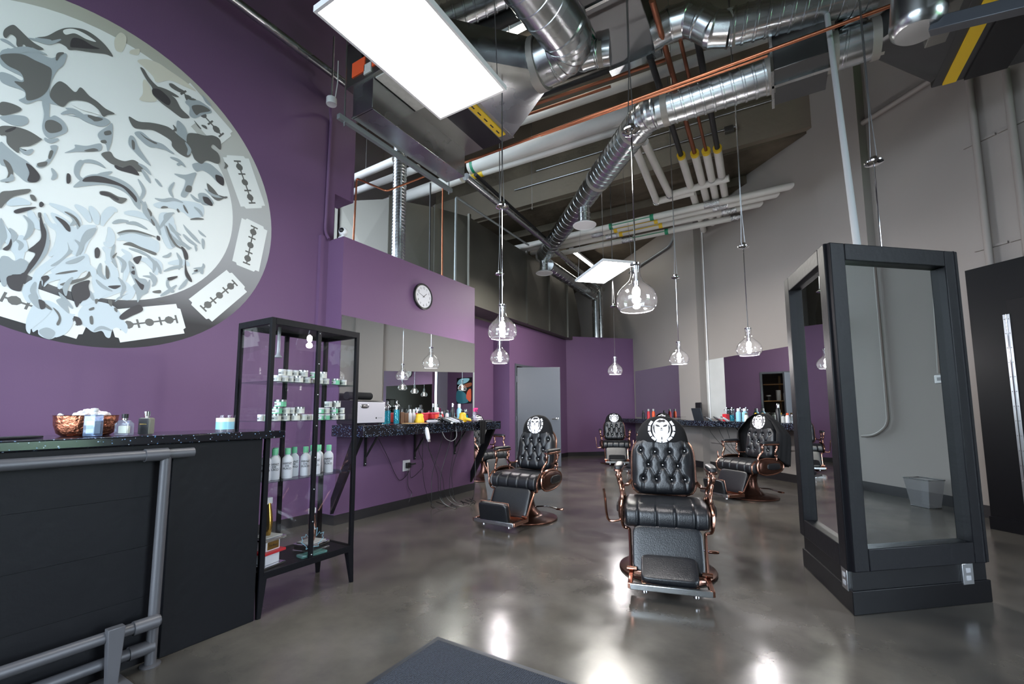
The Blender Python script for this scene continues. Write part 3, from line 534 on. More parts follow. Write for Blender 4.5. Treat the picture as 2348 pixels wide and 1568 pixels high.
# -- dark greys
layer([[(0.575,3.645),(0.58,3.691),(0.612,3.746),(0.64,3.738),(0.68,3.71),(0.715,3.693),(0.761,3.684),(0.74,3.659),(0.706,3.652),(0.698,3.619),(0.668,3.649),(0.66,3.608),(0.638,3.617),(0.632,3.664),(0.607,3.674),(0.589,3.631)], [(0.573,3.493),(0.617,3.542),(0.673,3.575),(0.729,3.573),(0.78,3.574),(0.81,3.56),(0.811,3.472),(0.799,3.394),(0.764,3.319),(0.712,3.269),(0.697,3.327),(0.646,3.36),(0.687,3.388),(0.667,3.442),(0.608,3.451)],
       [(0.85,3.499),(0.886,3.505),(0.938,3.476),(0.965,3.531),(1.013,3.497),(1.06,3.481),(1.109,3.455),(1.165,3.447),(1.126,3.413),(1.101,3.384),(1.071,3.422),(1.017,3.444),(0.954,3.423),(0.913,3.387),(0.886,3.33),(0.85,3.33),(0.818,3.363),(0.82,3.425)], [(0.723,3.738),(0.771,3.789),(0.824,3.876),(0.869,3.93),(0.941,3.978),(1.006,3.982),(1.076,3.95),(1.125,3.894),(1.081,3.881),(1.003,3.837),(0.922,3.795),(0.886,3.769),(0.867,3.782),(0.83,3.781),(0.786,3.734),(0.736,3.717)],
       [(1.017,3.347),(1.062,3.36),(1.102,3.365),(1.071,3.328),(1.032,3.315)], [(0.809,3.174),(0.841,3.202),(0.884,3.192),(0.887,3.149),(0.837,3.103),(0.809,3.122)], [(0.597,3.179),(0.641,3.203),(0.69,3.196),(0.671,3.155),(0.603,3.097)], [(0.608,3.019),(0.668,3.054),(0.732,3.061),(0.789,3.042),(0.796,3.029),(0.75,2.962),(0.704,2.928),(0.701,2.886),(0.68,2.891),(0.646,2.922),(0.637,2.974),(0.613,2.961)],
       [(0.637,2.804),(0.666,2.794),(0.686,2.739),(0.68,2.679),(0.655,2.66),(0.665,2.729)], [(0.845,2.978),(0.86,2.977),(0.85,2.92),(0.838,2.923)], [(0.791,2.857),(0.834,2.891),(0.831,2.859),(0.798,2.835)], [(1.016,3.068),(1.065,3.112),(1.092,3.108),(1.042,3.073)], [(1.115,3.27),(1.147,3.298),(1.156,3.274),(1.123,3.246)], [(1.1,3.191),(1.126,3.21),(1.134,3.191),(1.108,3.177)],
       [(1.11,3.09),(1.158,3.134),(1.188,3.102),(1.245,3.102),(1.301,3.14),(1.347,3.124),(1.365,3.084),(1.336,3.06),(1.277,3.06),(1.206,3.045),(1.157,3.049)], [(1.28,3.295),(1.299,3.286),(1.303,3.229),(1.288,3.231)], [(1.327,3.38),(1.37,3.364),(1.449,3.357),(1.411,3.337),(1.364,3.331)],
       [(1.25,3.474),(1.313,3.47),(1.389,3.505),(1.462,3.529),(1.523,3.535),(1.588,3.504),(1.655,3.472),(1.684,3.398),(1.662,3.347),(1.597,3.352),(1.548,3.385),(1.538,3.427),(1.483,3.445),(1.408,3.45),(1.33,3.415),(1.282,3.406)], [(1.295,3.919),(1.319,3.923),(1.359,3.874),(1.42,3.839),(1.537,3.818),(1.589,3.752),(1.657,3.713),(1.61,3.675),(1.578,3.675),(1.513,3.695),(1.451,3.714),(1.389,3.751),(1.382,3.804),(1.338,3.851)], [(1.492,3.911),(1.514,3.931),(1.563,3.924),(1.603,3.921),(1.581,3.891),(1.517,3.889)], [(1.42,3.839),(1.488,3.855),(1.567,3.847),(1.537,3.827),(1.474,3.826)],
       [(1.667,3.82),(1.741,3.876),(1.812,3.868),(1.737,3.801),(1.705,3.762)], [(1.65,3.549),(1.714,3.595),(1.782,3.613),(1.851,3.651),(1.907,3.64),(1.916,3.55),(1.856,3.57),(1.84,3.531),(1.896,3.508),(1.917,3.456),(1.902,3.407),(1.813,3.393),(1.772,3.342),(1.72,3.356),(1.692,3.402),(1.657,3.433)], [(1.751,3.697),(1.786,3.707),(1.796,3.682),(1.761,3.682)], [(1.691,3.703),(1.717,3.688),(1.754,3.658),(1.727,3.663)], [(1.825,3.185),(1.88,3.159),(1.937,3.112),(1.991,3.135),(1.921,3.064),(1.856,3.098)], [(1.954,3.454),(1.989,3.429),(1.958,3.387),(1.965,3.428)],
       [(1.677,3.098),(1.71,3.103),(1.705,3.052),(1.664,3.044)], [(1.798,3.052),(1.841,3.051),(1.861,3.018),(1.818,3.001)], [(1.123,2.803),(1.172,2.82),(1.229,2.807),(1.282,2.811),(1.253,2.761),(1.211,2.762),(1.168,2.785),(1.128,2.777)], [(0.641,2.578),(0.689,2.616),(0.766,2.662),(0.763,2.632),(0.702,2.581),(0.67,2.527),(0.648,2.478)], [(1.281,2.443),(1.322,2.476),(1.39,2.46),(1.491,2.444),(1.484,2.422),(1.406,2.437),(1.324,2.448)], [(0.93,2.113),(0.963,2.139),(1.028,2.17),(1.04,2.165),(0.982,2.132)],
       [(1.193,2.252),(1.213,2.212),(1.216,2.159),(1.199,2.163)], [(1.121,1.907),(1.146,1.925),(1.147,1.908),(1.125,1.895)], [(1.128,1.848),(1.144,1.855),(1.151,1.8),(1.135,1.801)], [(1.261,1.944),(1.279,1.939),(1.281,1.912),(1.266,1.922)], [(1.221,1.994),(1.244,1.994),(1.247,1.95),(1.229,1.964)], [(1.148,1.982),(1.168,1.987),(1.157,1.949)], [(1.491,2.124),(1.541,2.146),(1.543,2.122),(1.504,2.113)], [(1.225,2.334),(1.251,2.369),(1.233,2.318)], [(1.531,2.056),(1.57,2.065),(1.563,2.049)], [(0.958,2.049),(1.009,2.088),(1.08,2.132),(1.102,2.182),(1.111,2.149),(1.07,2.103),(0.987,2.048)],
       [(0.935,1.878),(0.966,1.851),(0.981,1.804),(0.972,1.761),(0.96,1.768),(0.968,1.819)], [(0.772,2.623),(0.791,2.627),(0.804,2.6),(0.794,2.587),(0.779,2.597)], [(0.818,2.514),(0.832,2.519),(0.834,2.487),(0.823,2.483)]], 6, 'dark_tone', 'mural_dark')
# -- near blacks
layer([[(0.898,3.87),(0.947,3.898),(0.999,3.891),(1.046,3.898),(0.989,3.855),(0.921,3.813),(0.89,3.799)], [(1.192,3.043),(1.241,3.048),(1.29,3.086),(1.345,3.035),(1.279,3.023),(1.208,3.017)], [(0.738,2.83),(0.771,2.821),(0.808,2.772),(0.795,2.724),(0.754,2.713),(0.758,2.773)], [(0.632,3.004),(0.673,3.056),(0.67,3.034),(0.641,2.997)], [(0.938,2.851),(0.956,2.851),(0.96,2.799),(0.942,2.784)], [(1.89,3.297),(1.954,3.296),(1.958,3.225),(1.902,3.241)], [(1.386,3.797),(1.436,3.821),(1.508,3.78),(1.496,3.723),(1.427,3.737),(1.388,3.756)],
       [(1.023,2.834),(1.042,2.875),(1.105,2.914),(1.186,2.919),(1.273,2.902),(1.335,2.852),(1.341,2.807),(1.306,2.84),(1.245,2.889),(1.168,2.883),(1.083,2.857)], [(1.126,2.8),(1.166,2.812),(1.23,2.793),(1.224,2.772),(1.182,2.782),(1.134,2.78)], [(0.709,2.487),(0.749,2.523),(0.807,2.551),(0.772,2.512),(0.721,2.471)], [(0.819,2.585),(0.829,2.598),(0.842,2.584),(0.832,2.56),(0.821,2.561)], [(0.901,2.521),(0.943,2.512),(0.976,2.481),(0.984,2.441),(0.966,2.443),(0.94,2.476)],
       [(0.827,2.517),(0.849,2.442),(0.867,2.39),(0.867,2.307),(0.853,2.228),(0.83,2.156),(0.798,2.074),(0.782,1.99),(0.774,1.956),(0.732,1.962),(0.711,2.004),(0.715,2.044),(0.776,2.076),(0.803,2.156),(0.825,2.228),(0.791,2.241),(0.82,2.292),(0.844,2.349),(0.832,2.436)], [(0.678,2.213),(0.7,2.252),(0.708,2.294),(0.715,2.257),(0.703,2.214)], [(1.123,2.356),(1.138,2.374),(1.153,2.347),(1.15,2.302),(1.131,2.291),(1.124,2.32)], [(1.49,2.586),(1.51,2.583),(1.508,2.553),(1.493,2.558)], [(1.352,2.358),(1.402,2.388),(1.384,2.32),(1.361,2.328)], [(1.369,2.199),(1.408,2.171),(1.432,2.158),(1.423,2.118),(1.395,2.149)],
       [(1.019,2.031),(1.035,2.069),(1.107,2.117),(1.107,2.069),(1.12,2.011),(1.104,1.973),(1.074,1.949),(1.055,1.903),(1.037,1.95),(1.022,1.997)], [(0.864,2.075),(0.891,2.095),(0.903,2.077),(0.883,2.039),(0.875,1.988),(0.874,2.045)], [(0.863,1.92),(0.892,1.91),(0.898,1.871),(0.879,1.855),(0.869,1.881)], [(1.217,2.1),(1.288,2.122),(1.262,2.089),(1.235,2.087)], [(1.297,1.883),(1.349,1.952),(1.412,1.998),(1.437,1.956),(1.374,1.902),(1.319,1.86)], [(1.044,1.837),(1.076,1.83),(1.091,1.79),(1.067,1.777),(1.053,1.809)], [(1.345,2.286),(1.36,2.288),(1.357,2.27)], [(1.346,2.248),(1.365,2.259),(1.367,2.228),(1.349,2.231)], [(1.583,2.259),(1.655,2.293),(1.608,2.246)],
       [(1.663,2.551),(1.687,2.544),(1.714,2.505),(1.72,2.459),(1.697,2.452),(1.681,2.504)], [(1.701,2.453),(1.718,2.363),(1.759,2.288),(1.752,2.267),(1.709,2.313),(1.7,2.396)], [(1.584,2.243),(1.617,2.275),(1.655,2.285),(1.611,2.245)], [(1.767,2.367),(1.795,2.389),(1.796,2.37)], [(1.803,3.047),(1.842,3.059),(1.879,3.019),(1.872,2.995),(1.819,3.004)], [(1.489,2.576),(1.511,2.579),(1.512,2.552),(1.495,2.555)]], 7, 'near_black', 'mural_black')
# -- highlights painted back over the darks
layer([[(0.847,3.892),(0.893,3.94),(0.956,3.952),(1.023,3.938),(0.971,3.917),(0.907,3.914),(0.861,3.868)], [(0.919,3.378),(0.967,3.42),(1.031,3.425),(1.083,3.387),(1.034,3.376),(0.977,3.364)]], 8, 'highlight', 'mural_white')

# ================================================================ CEILING EQUIPMENT
def duct(mb, a, b, r, pitch=0.1, rib=0.009, n=32, tilt=0.16):
    """spiral-seam round duct between a and b"""
    a, b = Vector(a), Vector(b); x, y, d = frame(b - a); L = (b - a).length; rings = [(0, r)]; t = pitch * 0.5
    while t < L - pitch * 0.4:
        rings += [(t - 0.014, r), (t - 0.009, r + rib), (t + 0.009, r + rib), (t + 0.014, r)]; t += pitch
    rings.append((L, r)); v = []; f = []
    for t, q in rings:
        for j in range(n):
            g = 2 * PI * j / n; e = min(L, max(0, t + (tilt * r * math.sin(g) if 0 < t < L else 0)))
            v.append(a + d * e + x * (q * math.cos(g)) + y * (q * math.sin(g)))
    for i in range(len(rings) - 1):
        for j in range(n):
            k = (j + 1) % n; f.append((i * n + j, i * n + k, (i + 1) * n + k, (i + 1) * n + j))
    m = len(rings) - 1
    f += [tuple(reversed(range(n))), tuple(range(m * n, m * n + n))]
    return mb.add(v, f)
def band(p, d, r, w, name='collar_band', m='tape_grey', parent=None):
    d = Vector(d).normalized(); p = Vector(p); return MB().tube([p - d * w / 2, p + d * w / 2], r, 28).build(name, m, parent)
def gore(mb, pts, r, n=52):
    """segmented elbow: one straight piece per leg with raised seams"""
    P = [Vector(p) for p in pts]; Q = []; R = []
    for i, p in enumerate(P):
        if 0 < i < len(P) - 1:
            d0 = (p - P[i - 1]).normalized(); d1 = (P[i + 1] - p).normalized()
            Q += [p - d0 * 0.016, p - d0 * 0.006, p + d1 * 0.006, p + d1 * 0.016]; R += [r, r + 0.007, r + 0.007, r]
        else: Q.append(p); R.append(r)
    return mb.tube(Q, R, n)
def pipe(name, label, cat, pts, r, m, group=None, fil=0, n=12):
    o = MB().tube(fillet(pts, fil) if fil else pts, r, n).build(name, m); return tag(o, label, cat, group)
def rod(parent, a, b, r=0.006, name='hanger_rod', m='steel'):
    return MB().tube([a, b], r, 6).build(name, m, parent)
# ---- large sheet metal duct on top of the far rooms
du = thing('sheet_metal_duct', 'huge dull sheet metal duct running above the purple partition walls', 'duct')
DP = [(-6.09, 4.53), (-5.29, 4.92), (-4.87, 5.545), (-4.60, 6.12), (-4.62, 7.2), (-4.62, 8.25), (-4.62, 9.35), (-4.62, 10.4), (-4.75, 11.6)]
for i in range(len(DP) - 1):
    a = Vector((*DP[i], 0)); b = Vector((*DP[i + 1], 0)); d = (b - a).normalized(); nrm = Vector((d.y, -d.x, 0))
    mb = MB(); z0, z1 = (3.045, 4.62); bk_ = -0.5
    if i == len(DP) - 2: z1b = 3.3
    else: z1b = z1
    A = [a + Vector((0, 0, z0)), b + Vector((0, 0, z0)), b + Vector((0, 0, z1b)), a + Vector((0, 0, z1))]
    Bk = [p + nrm * bk_ for p in A]; c = sum(A, Vector()) / 4 + nrm * 0.022
    if i == len(DP) - 2:   # rounded far end
        A = [a + Vector((0, 0, z0)), b + Vector((0, 0, z0)), b + Vector((0, 0, z0 + 0.45)), (a + b) / 2 + d * 0.25 + Vector((0, 0, z0 + 1.1)), a.lerp(b, 0.45) + Vector((0, 0, z1 - 0.12)), a + Vector((0, 0, z1))]
        Bk = [p + nrm * bk_ for p in A]; c = sum(A, Vector()) / len(A) + nrm * 0.012
    k = len(A); v = A + Bk + [c]; f = [(j, (j + 1) % k, 2 * k) for j in range(k)] + [(j, k + j, k + (j + 1) % k, (j + 1) % k) for j in range(k)] + [tuple(reversed(range(k, 2 * k)))]
    mb.add(v, f).build('duct_section', 'sheet_duct', du, sm=0)
    MB().beam(a + nrm * 0.02 + Vector((0, 0, z0)), a + nrm * 0.02 + Vector((0, 0, z1 + 0.04)), 0.05, 0.045, up=nrm).build('joint_flange', 'sheet_duct', du, sm=0)
# ---- main round duct: along the beam, then slanting with the right wall
m1 = thing('round_duct', 'bright spiral round duct bending across the room above the pendants', 'duct')
e0 = Vector((-1.05, 5.0, 4.6)); rgt = Vector((0.08, 5.03, 4.6)); far = Vector((-4.40, 8.62, 4.6)); sd = (far - Vector((-1.2, 5.1, 4.6))).normalized()
c1 = Vector((-1.35, 5.25, 4.6))
duct(MB(), rgt, e0 + Vector((0.1, 0, 0)), 0.18).build('straight_section', 'spiral_steel', m1)
gore(MB(), fillet([e0 + Vector((0.12, 0, 0)), e0 + Vector((-0.13, 0.0, 0)), e0 + Vector((-0.13, 0, 0)) + sd * 0.34], 0.24, 3), 0.182).build('elbow', 'spiral_steel', m1, sm=11)
s0 = e0 + Vector((-0.13, 0, 0)) + sd * 0.3
duct(MB(), s0, s0 + sd * 1.15, 0.178).build('slanting_section', 'spiral_steel', m1)
duct(MB(), s0 + sd * 1.15, far, 0.165, 0.16, 0.004).build('slanting_section', 'galvanised', m1)
band(e0 + Vector((0.1, 0, 0)), (1, 0, 0), 0.186, 0.07, parent=m1); band(s0, sd, 0.186, 0.06, parent=m1); band(s0 + sd * 1.15, sd, 0.184, 0.07, parent=m1)
band(rgt, (1, 0, 0), 0.187, 0.08, parent=m1); band(far - sd * 0.05, sd, 0.172, 0.08, parent=m1)
for t in (0.3, 0.85): rod(m1, rgt.lerp(e0, t) + Vector((0, 0, 0.18)), rgt.lerp(e0, t) + Vector((0, 0, 2.4)))
# round ceiling diffusers on short drops
def diffuser(p, label, zc):
    t = thing('round_diffuser', label, 'air diffuser', (p[0], p[1], zc), 0, 'round diffusers under the main duct')
    MB().shell([(0.095, 0.03), (0.095, 0.1), (0.1, 0.105), (0.1, 0.115), (0.095, 0.12), (0.095, 0.18), (0.1, 0.185), (0.1, 0.195), (0.095, 0.2), (0.095, p[2] - zc)], 24).build('drop_collar', 'spiral_steel', t)
    for r0, r1, h in ((0.19, 0.125, 0.0), (0.12, 0.075, 0.006), (0.07, 0.03, 0.012)):
        MB().lathe([(r0, -0.012 + h), (r0 - 0.006, -0.018 + h), (r1, 0.02 + h), (r1, 0.03 + h), (r0, -0.006 + h)], 28).build('cone_ring', 'white_plastic', t)
    MB().lathe([(0.0, 0.008), (0.028, 0.01), (0.02, 0.03), (0.0, 0.03)], 16).build('centre_cone', 'white_plastic', t); return t
q1 = s0.lerp(far, 0.40); q2 = far - sd * 0.12
diffuser((q1.x, q1.y, 4.5), 'white round diffuser under the middle of the bright spiral duct', 4.18)
diffuser((q2.x, q2.y, 4.5), 'white round diffuser at the far end of the spiral duct', 4.2)
# damper box and short duct at the right end of the main duct
db = thing('damper_box', 'rectangular sheet metal damper box at the right end of the main duct', 'damper')
MB().box((0.10, 4.72, 4.42), (0.56, 5.3, 5.35)).build('box_body', 'duct_dark', db, bevel=0.006)
MB().box((0.09, 4.93, 4.40), (0.57, 4.97, 4.43)).build('drive_cleat', 'galvanised', db, sm=0); MB().box((0.085, 4.70, 4.40), (0.11, 5.32, 5.37)).build('end_flange', 'galvanised', db, sm=0)
duct(MB(), (0.56, 5.02, 4.6), (0.98, 5.03, 4.6), 0.17, 0.3, 0.004).build('outlet_collar', 'spiral_steel', db)
band((0.60, 5.02, 4.6), (1, 0, 0), 0.178, 0.09, parent=db); band((0.94, 5.03, 4.6), (1, 0, 0), 0.18, 0.09, parent=db)
rs = thing('riser_duct', 'narrow flexible spiral duct rising from the outlet beside the grey pole', 'duct')
duct(MB(), (0.76, 5.0, 4.75), (0.80, 4.75, 5.9), 0.12, 0.05, 0.008, 22).build('flexible_section', 'spiral_steel', rs)
# ---- upper duct with an S bend, fed from a rectangular fan box
fb = thing('fan_box', 'long dark rectangular duct box hanging at the top of the picture', 'duct')
MB().box((-1.44, 2.2, 5.02), (-0.93, 4.62, 5.42)).build('box_body', 'duct_dark', fb, bevel=0.008)
MB().box((-1.47, 4.58, 4.99), (-0.90, 4.68, 5.02)).build('end_flange', 'galvanised', fb, sm=0); MB().box((-1.47, 4.60, 5.0), (-0.90, 4.68, 5.44)).build('end_plate', 'galvanised', fb, sm=0)
MB().box((-1.45, 3.72, 5.005), (-0.92, 3.75, 5.43)).build('drive_cleat', 'galvanised', fb, sm=0)
for x in (-1.46, -0.91):
    for y in (3.2, 4.4): rod(fb, (x, y, 5.0), (x, y, 7.0))
ud = thing('upper_duct', 'bright spiral duct with an S bend near the ceiling', 'duct')
gore(MB(), [(-0.974,4.431,5.063), (-0.766,4.456,5.121), (-0.599,4.465,5.104), (-0.488,4.472,5.016), (-0.384,4.5,4.912), (-0.24,4.532,4.877)], 0.158).build('s_bend', 'spiral_steel', ud, sm=11)
duct(MB(), (-0.255,4.523,4.877), (0.923,4.766,4.881), 0.16).build('straight_section', 'spiral_steel', ud)
for q in ((-0.24,4.532,4.877),): band(q, Vector((-0.24,4.532,4.877)) - Vector((-0.512,4.412,4.801)), 0.166, 0.06, parent=ud)
lc = thing('side_elbow', 'short silver elbow joining the fan box to the big duct', 'duct')
gore(MB(), [(-1.361,4.312,4.982), (-1.506,4.281,4.995), (-1.638,4.26,4.998), (-1.773,4.28,5.136), (-1.825,4.286,5.323)], 0.13).build('elbow', 'spiral_steel', lc, sm=11)
band((-1.459,4.287,4.993), Vector((-1.361,4.312,4.982)) - Vector((-1.638,4.26,4.998)), 0.137, 0.05, parent=lc)
# ---- left air handler with plenum, transition and big round duct
ah = thing('air_handler', 'galvanised air handling unit hung beside the purple wall behind the light panel', 'air handler')
MB().box((-3.52, 2.66, 4.33), (-2.50, 4.2, 4.8)).build('casing', 'galvanised_dull', ah, bevel=0.006)
pl = MB().box((-3.43, 2.68, 4.0), (-3.15, 4.11, 4.335)).build('plenum', 'galvanised', ah, bevel=0.004)
MB().box((-3.435, 2.67, 4.0), (-3.145, 2.69, 4.012)).build('plenum_flange', 'galvanised', pl, sm=0)
MB().box((-2.93, 2.7, 4.322), (-2.66, 4.19, 4.332)).build('access_panel', 'black_metal', ah, sm=0)
MB().box((-3.14, 2.7, 4.318), (-2.98, 3.25, 4.331)).build('wiring_diagram', 'paper', ah, sm=0)
yl = MB().box((-2.635, 2.7, 4.315), (-2.545, 4.08, 4.33)).build('warning_strip', 'yellow_label', ah, sm=0)
for i in range(9): MB().box((-2.60, 3.0 + i * 0.12, 4.3135), (-2.585, 3.06 + i * 0.12, 4.316)).build('strip_print', 'print_black', yl, sm=0)
for x0, x1, z0, z1, m in ((-3.42, -3.24, 4.40, 4.55, 'orange_label'), (-3.14, -3.02, 4.40, 4.53, 'orange_label'), (-3.25, -3.15, 4.36, 4.46, 'paper')):
    MB().box((x0, 2.648, z0), (x1, 2.661, z1)).build('sticker', m, ah, sm=0)
MB().box((-3.28, 2.64, 4.56), (-3.16, 2.662, 4.68)).build('cable_opening', 'black_metal', ah, sm=0)
# square to round transition
tr = MB(); n = 32; v = []
for j in range(n):
    g = 2 * PI * j / n; cx, sx = math.cos(g), math.sin(g); k = max(abs(cx), abs(sx)); v.append((-2.5, 3.45 + 0.72 * cx / k, 4.51 + 0.18 * sx / k))
for j in range(n):
    g = 2 * PI * j / n; v.append((-1.9, 3.66 + 0.24 * math.cos(g), 4.6 + 0.24 * math.sin(g)))
tr.add(v, [(j, (j + 1) % n, n + (j + 1) % n, n + j) for j in range(n)]).build('transition', 'galvanised', ah, sm=30)
for x in (-3.47, -2.52):
    for y in (2.72, 4.12): rod(ah, (x, y, 4.3), (x, y, 7.0))
MB().beam((-3.47, 2.55, 3.965), (-3.47, 4.25, 3.965), 0.042, 0.05).build('strut_rail', 'strut_grey', ah, sm=0)
MB().tube([(-3.47, 2.62, 3.9), (-3.47, 2.62, 5.0)], 0.008, 6).build('hanger_rod', 'steel', ah); MB().tube([(-3.47, 4.2, 3.9), (-3.47, 4.2, 5.0)], 0.008, 6).build('hanger_rod', 'steel', ah)
bd = thing('big_round_duct', 'thick ribbed spiral duct elbow rising from the air handler', 'duct')
E0 = Vector((-1.92, 3.66, 4.6)); K0 = E0 + Vector((0.42, 0.0, 0.02)); E9 = Vector((-1.641,2.818,4.754)); dE = (E9 - K0).normalized()
gore(MB(), fillet([E0, K0, K0 + dE * 0.5], 0.38, 4), 0.228).build('elbow', 'galvanised', bd, sm=11)
duct(MB(), K0 + dE * 0.42, E9, 0.232, 0.14, 0.006, 36).build('straight_section', 'spiral_steel', bd)
band(E0 + Vector((0.03, 0, 0)), (1, 0, 0), 0.25, 0.09, parent=bd)
fd = thing('cross_duct', 'spiral duct crossing behind the light panel with a black insulated line', 'duct')
duct(MB(), (-3.6,3.324,5.364), (-2.276,3.944,5.911), 0.14, 0.12).build('straight_section', 'spiral_steel', fd)
pipe('insulated_line', 'thick black insulated line beside the crossing spiral duct', 'pipe', [(-3.208,3.78,5.501), (-2.225,4.212,5.898)], 0.09, 'pipe_black')
# ---- right air handler above the black cabinet
a2 = thing('air_handler', 'dark air handling unit with yellow strip in the top right corner', 'air handler')
AX = Vector((0.93, 5.03, 4.6)); 
v = []; n = 28
for j in range(n):
    g = 2 * PI * j / n; v.append((0.96, 5.03 + 0.18 * math.cos(g), 4.6 + 0.18 * math.sin(g)))
for j in range(n):
    g = 2 * PI * j / n; cx, sx = math.cos(g), math.sin(g); k = max(abs(cx), abs(sx)); v.append((1.48, 5.1 + 0.72 * cx / k, 4.66 + 0.24 * sx / k))
MB().add(v, [(j, (j + 1) % n, n + (j + 1) % n, n + j) for j in range(n)]).build('transition', 'duct_dark', a2, sm=30)
MB().box((1.48, 4.35, 4.42), (2.6, 5.84, 4.9)).build('casing', 'duct_dark', a2, bevel=0.006)
MB().box((1.56, 4.37, 4.405), (1.66, 5.82, 4.421)).build('warning_strip', 'yellow_label', a2, sm=0)
MB().box((1.72, 4.37, 4.40), (2.02, 5.83, 4.421)).build('access_panel', 'black_metal', a2, sm=0)
MB().box((2.1, 4.8, 4.41), (2.22, 5.6, 4.421)).build('wiring_diagram', 'paper', a2, sm=0); MB().box((2.3, 5.838, 4.5), (2.4, 5.85, 4.58)).build('sticker', 'orange_label', a2, sm=0)
MB().box((2.25, 4.4, 4.1), (2.6, 5.6, 4.42)).build('plenum', 'galvanised_dull', a2, bevel=0.004)
for y in (4.5, 5.7): rod(a2, (1.6, y, 4.9), (1.6, y, 7.0)); rod(a2, (2.4, y, 4.9), (2.4, y, 7.0))
nd = thing('near_duct_end', 'blurred silver oval duct end hanging close in the top right corner', 'duct')
mb = MB(); P0 = Vector((0.805,3.246,3.694)); P1 = Vector((0.791,3.267,3.44))
mb.lathe([(0.0, 0.0), (0.10, 0.0), (0.12, 0.02), (0.13, 0.06), (0.13, 0.4)], 28, P1 + Vector((0, 0, -0.1)), (0.12, 0.0, 1)).build('oval_cap', 'galvanised', nd)
MB().box((P1.x + 0.10, P1.y - 0.3, P1.z - 0.02), (P1.x + 0.2, P1.y + 0.3, P1.z + 0.5)).build('side_plate', 'galvanised_dull', nd, bevel=0.004)
nr = thing('support_rail', 'dark steel support rail crossing the top right corner', 'rail')
MB().beam((0.852,3.257,3.34), (1.27,3.116,3.188), 0.07, 0.07).build('rail_bar', 'dark_steel', nr, bevel=0.004)
# ---- pipes
CUT = 'copper water pipes under the ceiling'
pipe('copper_pipe', 'bright copper pipe crossing in front of the round duct, lower of the pair', 'pipe', [(-3.405,4.408,4.4), (0.981,4.393,4.4)], 0.016, 'copper')
pipe('copper_pipe', 'second copper pipe just behind the bright one at the round duct', 'pipe', [(-2.322,4.532,4.48), (0.065,4.568,4.48)], 0.012, 'copper')
pipe('copper_pipe', 'dull copper pipe below the two black pipes near the ceiling', 'pipe', [(-2.883,5.1,5.4), (-0.96,5.255,5.4)], 0.022, 'copper_dull')
pipe('copper_pipe', 'thin dull copper pipe running just above a white insulated pipe', 'pipe', [(-2.966,5.244,5.4), (-1.696,5.333,5.4)], 0.018, 'copper_dull')
pipe('black_pipe', 'upper black pipe beneath the silver elbow', 'pipe', [(-2.816,5.045,5.6), (-1.63,5.154,5.6)], 0.04, 'pipe_black')
pipe('black_pipe', 'lower black pipe beneath the silver elbow', 'pipe', [(-2.946,5.211,5.6), (-1.558,5.282,5.6)], 0.045, 'pipe_black')
def wpipe(label, pts, r=0.06, g=None): return pipe('insulated_pipe', label, 'pipe', pts, r, 'insulation_white', g, n=16)
def clip(p, q, off, name, m, parent, r, w=0.05):
    p, q = Vector(p), Vector(q); d = (q - p).normalized(); c = p.lerp(q, off); return MB().tube([c - d * w / 2, c + d * w / 2], r + 0.003, 16).build(name, m, parent)
a, b = (-4.224,5.658,5.2), (0.075,5.735,5.2)
w1 = thing('insulated_pipe', 'thickest white insulated pipe with green band above the round duct elbow', 'pipe'); MB().tube([a, b], 0.115, 20).build('jacket', 'insulation_white', w1); clip(a, b, 0.02, 'marker_band', 'green_label', w1, 0.115)
a, b = (-4.267,5.742,5.1), (-1.445,5.847,5.1)
w2 = thing('insulated_pipe', 'white insulated pipe with yellow band under the thickest one', 'pipe'); MB().tube([a, b], 0.06, 16).build('jacket', 'insulation_white', w2); clip(a, b, 0.05, 'marker_band', 'yellow_label', w2, 0.06, 0.22)
wpipe('white insulated pipe along the top of the round duct, behind the copper', [(-3.302,5.562,5.6), (0.14,5.757,5.6)], 0.07)
wpipe('white insulated pipe highest of those right of the fan box', [(-1.211,5.72,5.9), (0.154,5.87,5.9)], 0.07)
wpipe('white insulated pipe behind the left air handler, upper of two', [(-5.987,4.752,5.1), (-5.013,4.734,5.1)], 0.06)
w3a, w3b = (-6.379,5.073,5.1), (-4.84,5.091,5.1)
wpipe('white insulated pipe behind the left air handler, lower of two', [w3a, w3b], 0.06)
wpipe('fat white insulated pipe behind the flexible duct', [(-6.153,5.567,5), (-4.289,5.533,5)], 0.1)
gp = thing('insulated_pipe', 'white insulated pipe with long green label beside the dark fan box', 'pipe'); ga, gb = Vector((-1.56,3.633,5.243)), Vector((-1.456,4.529,5.15))
MB().tube([ga, gb], 0.062, 18).build('jacket', 'insulation_white', gp); MB().tube([ga.lerp(gb, 0.38), ga.lerp(gb, 0.92)], 0.0645, 9, caps=False).build('green_label', 'green_label', gp)
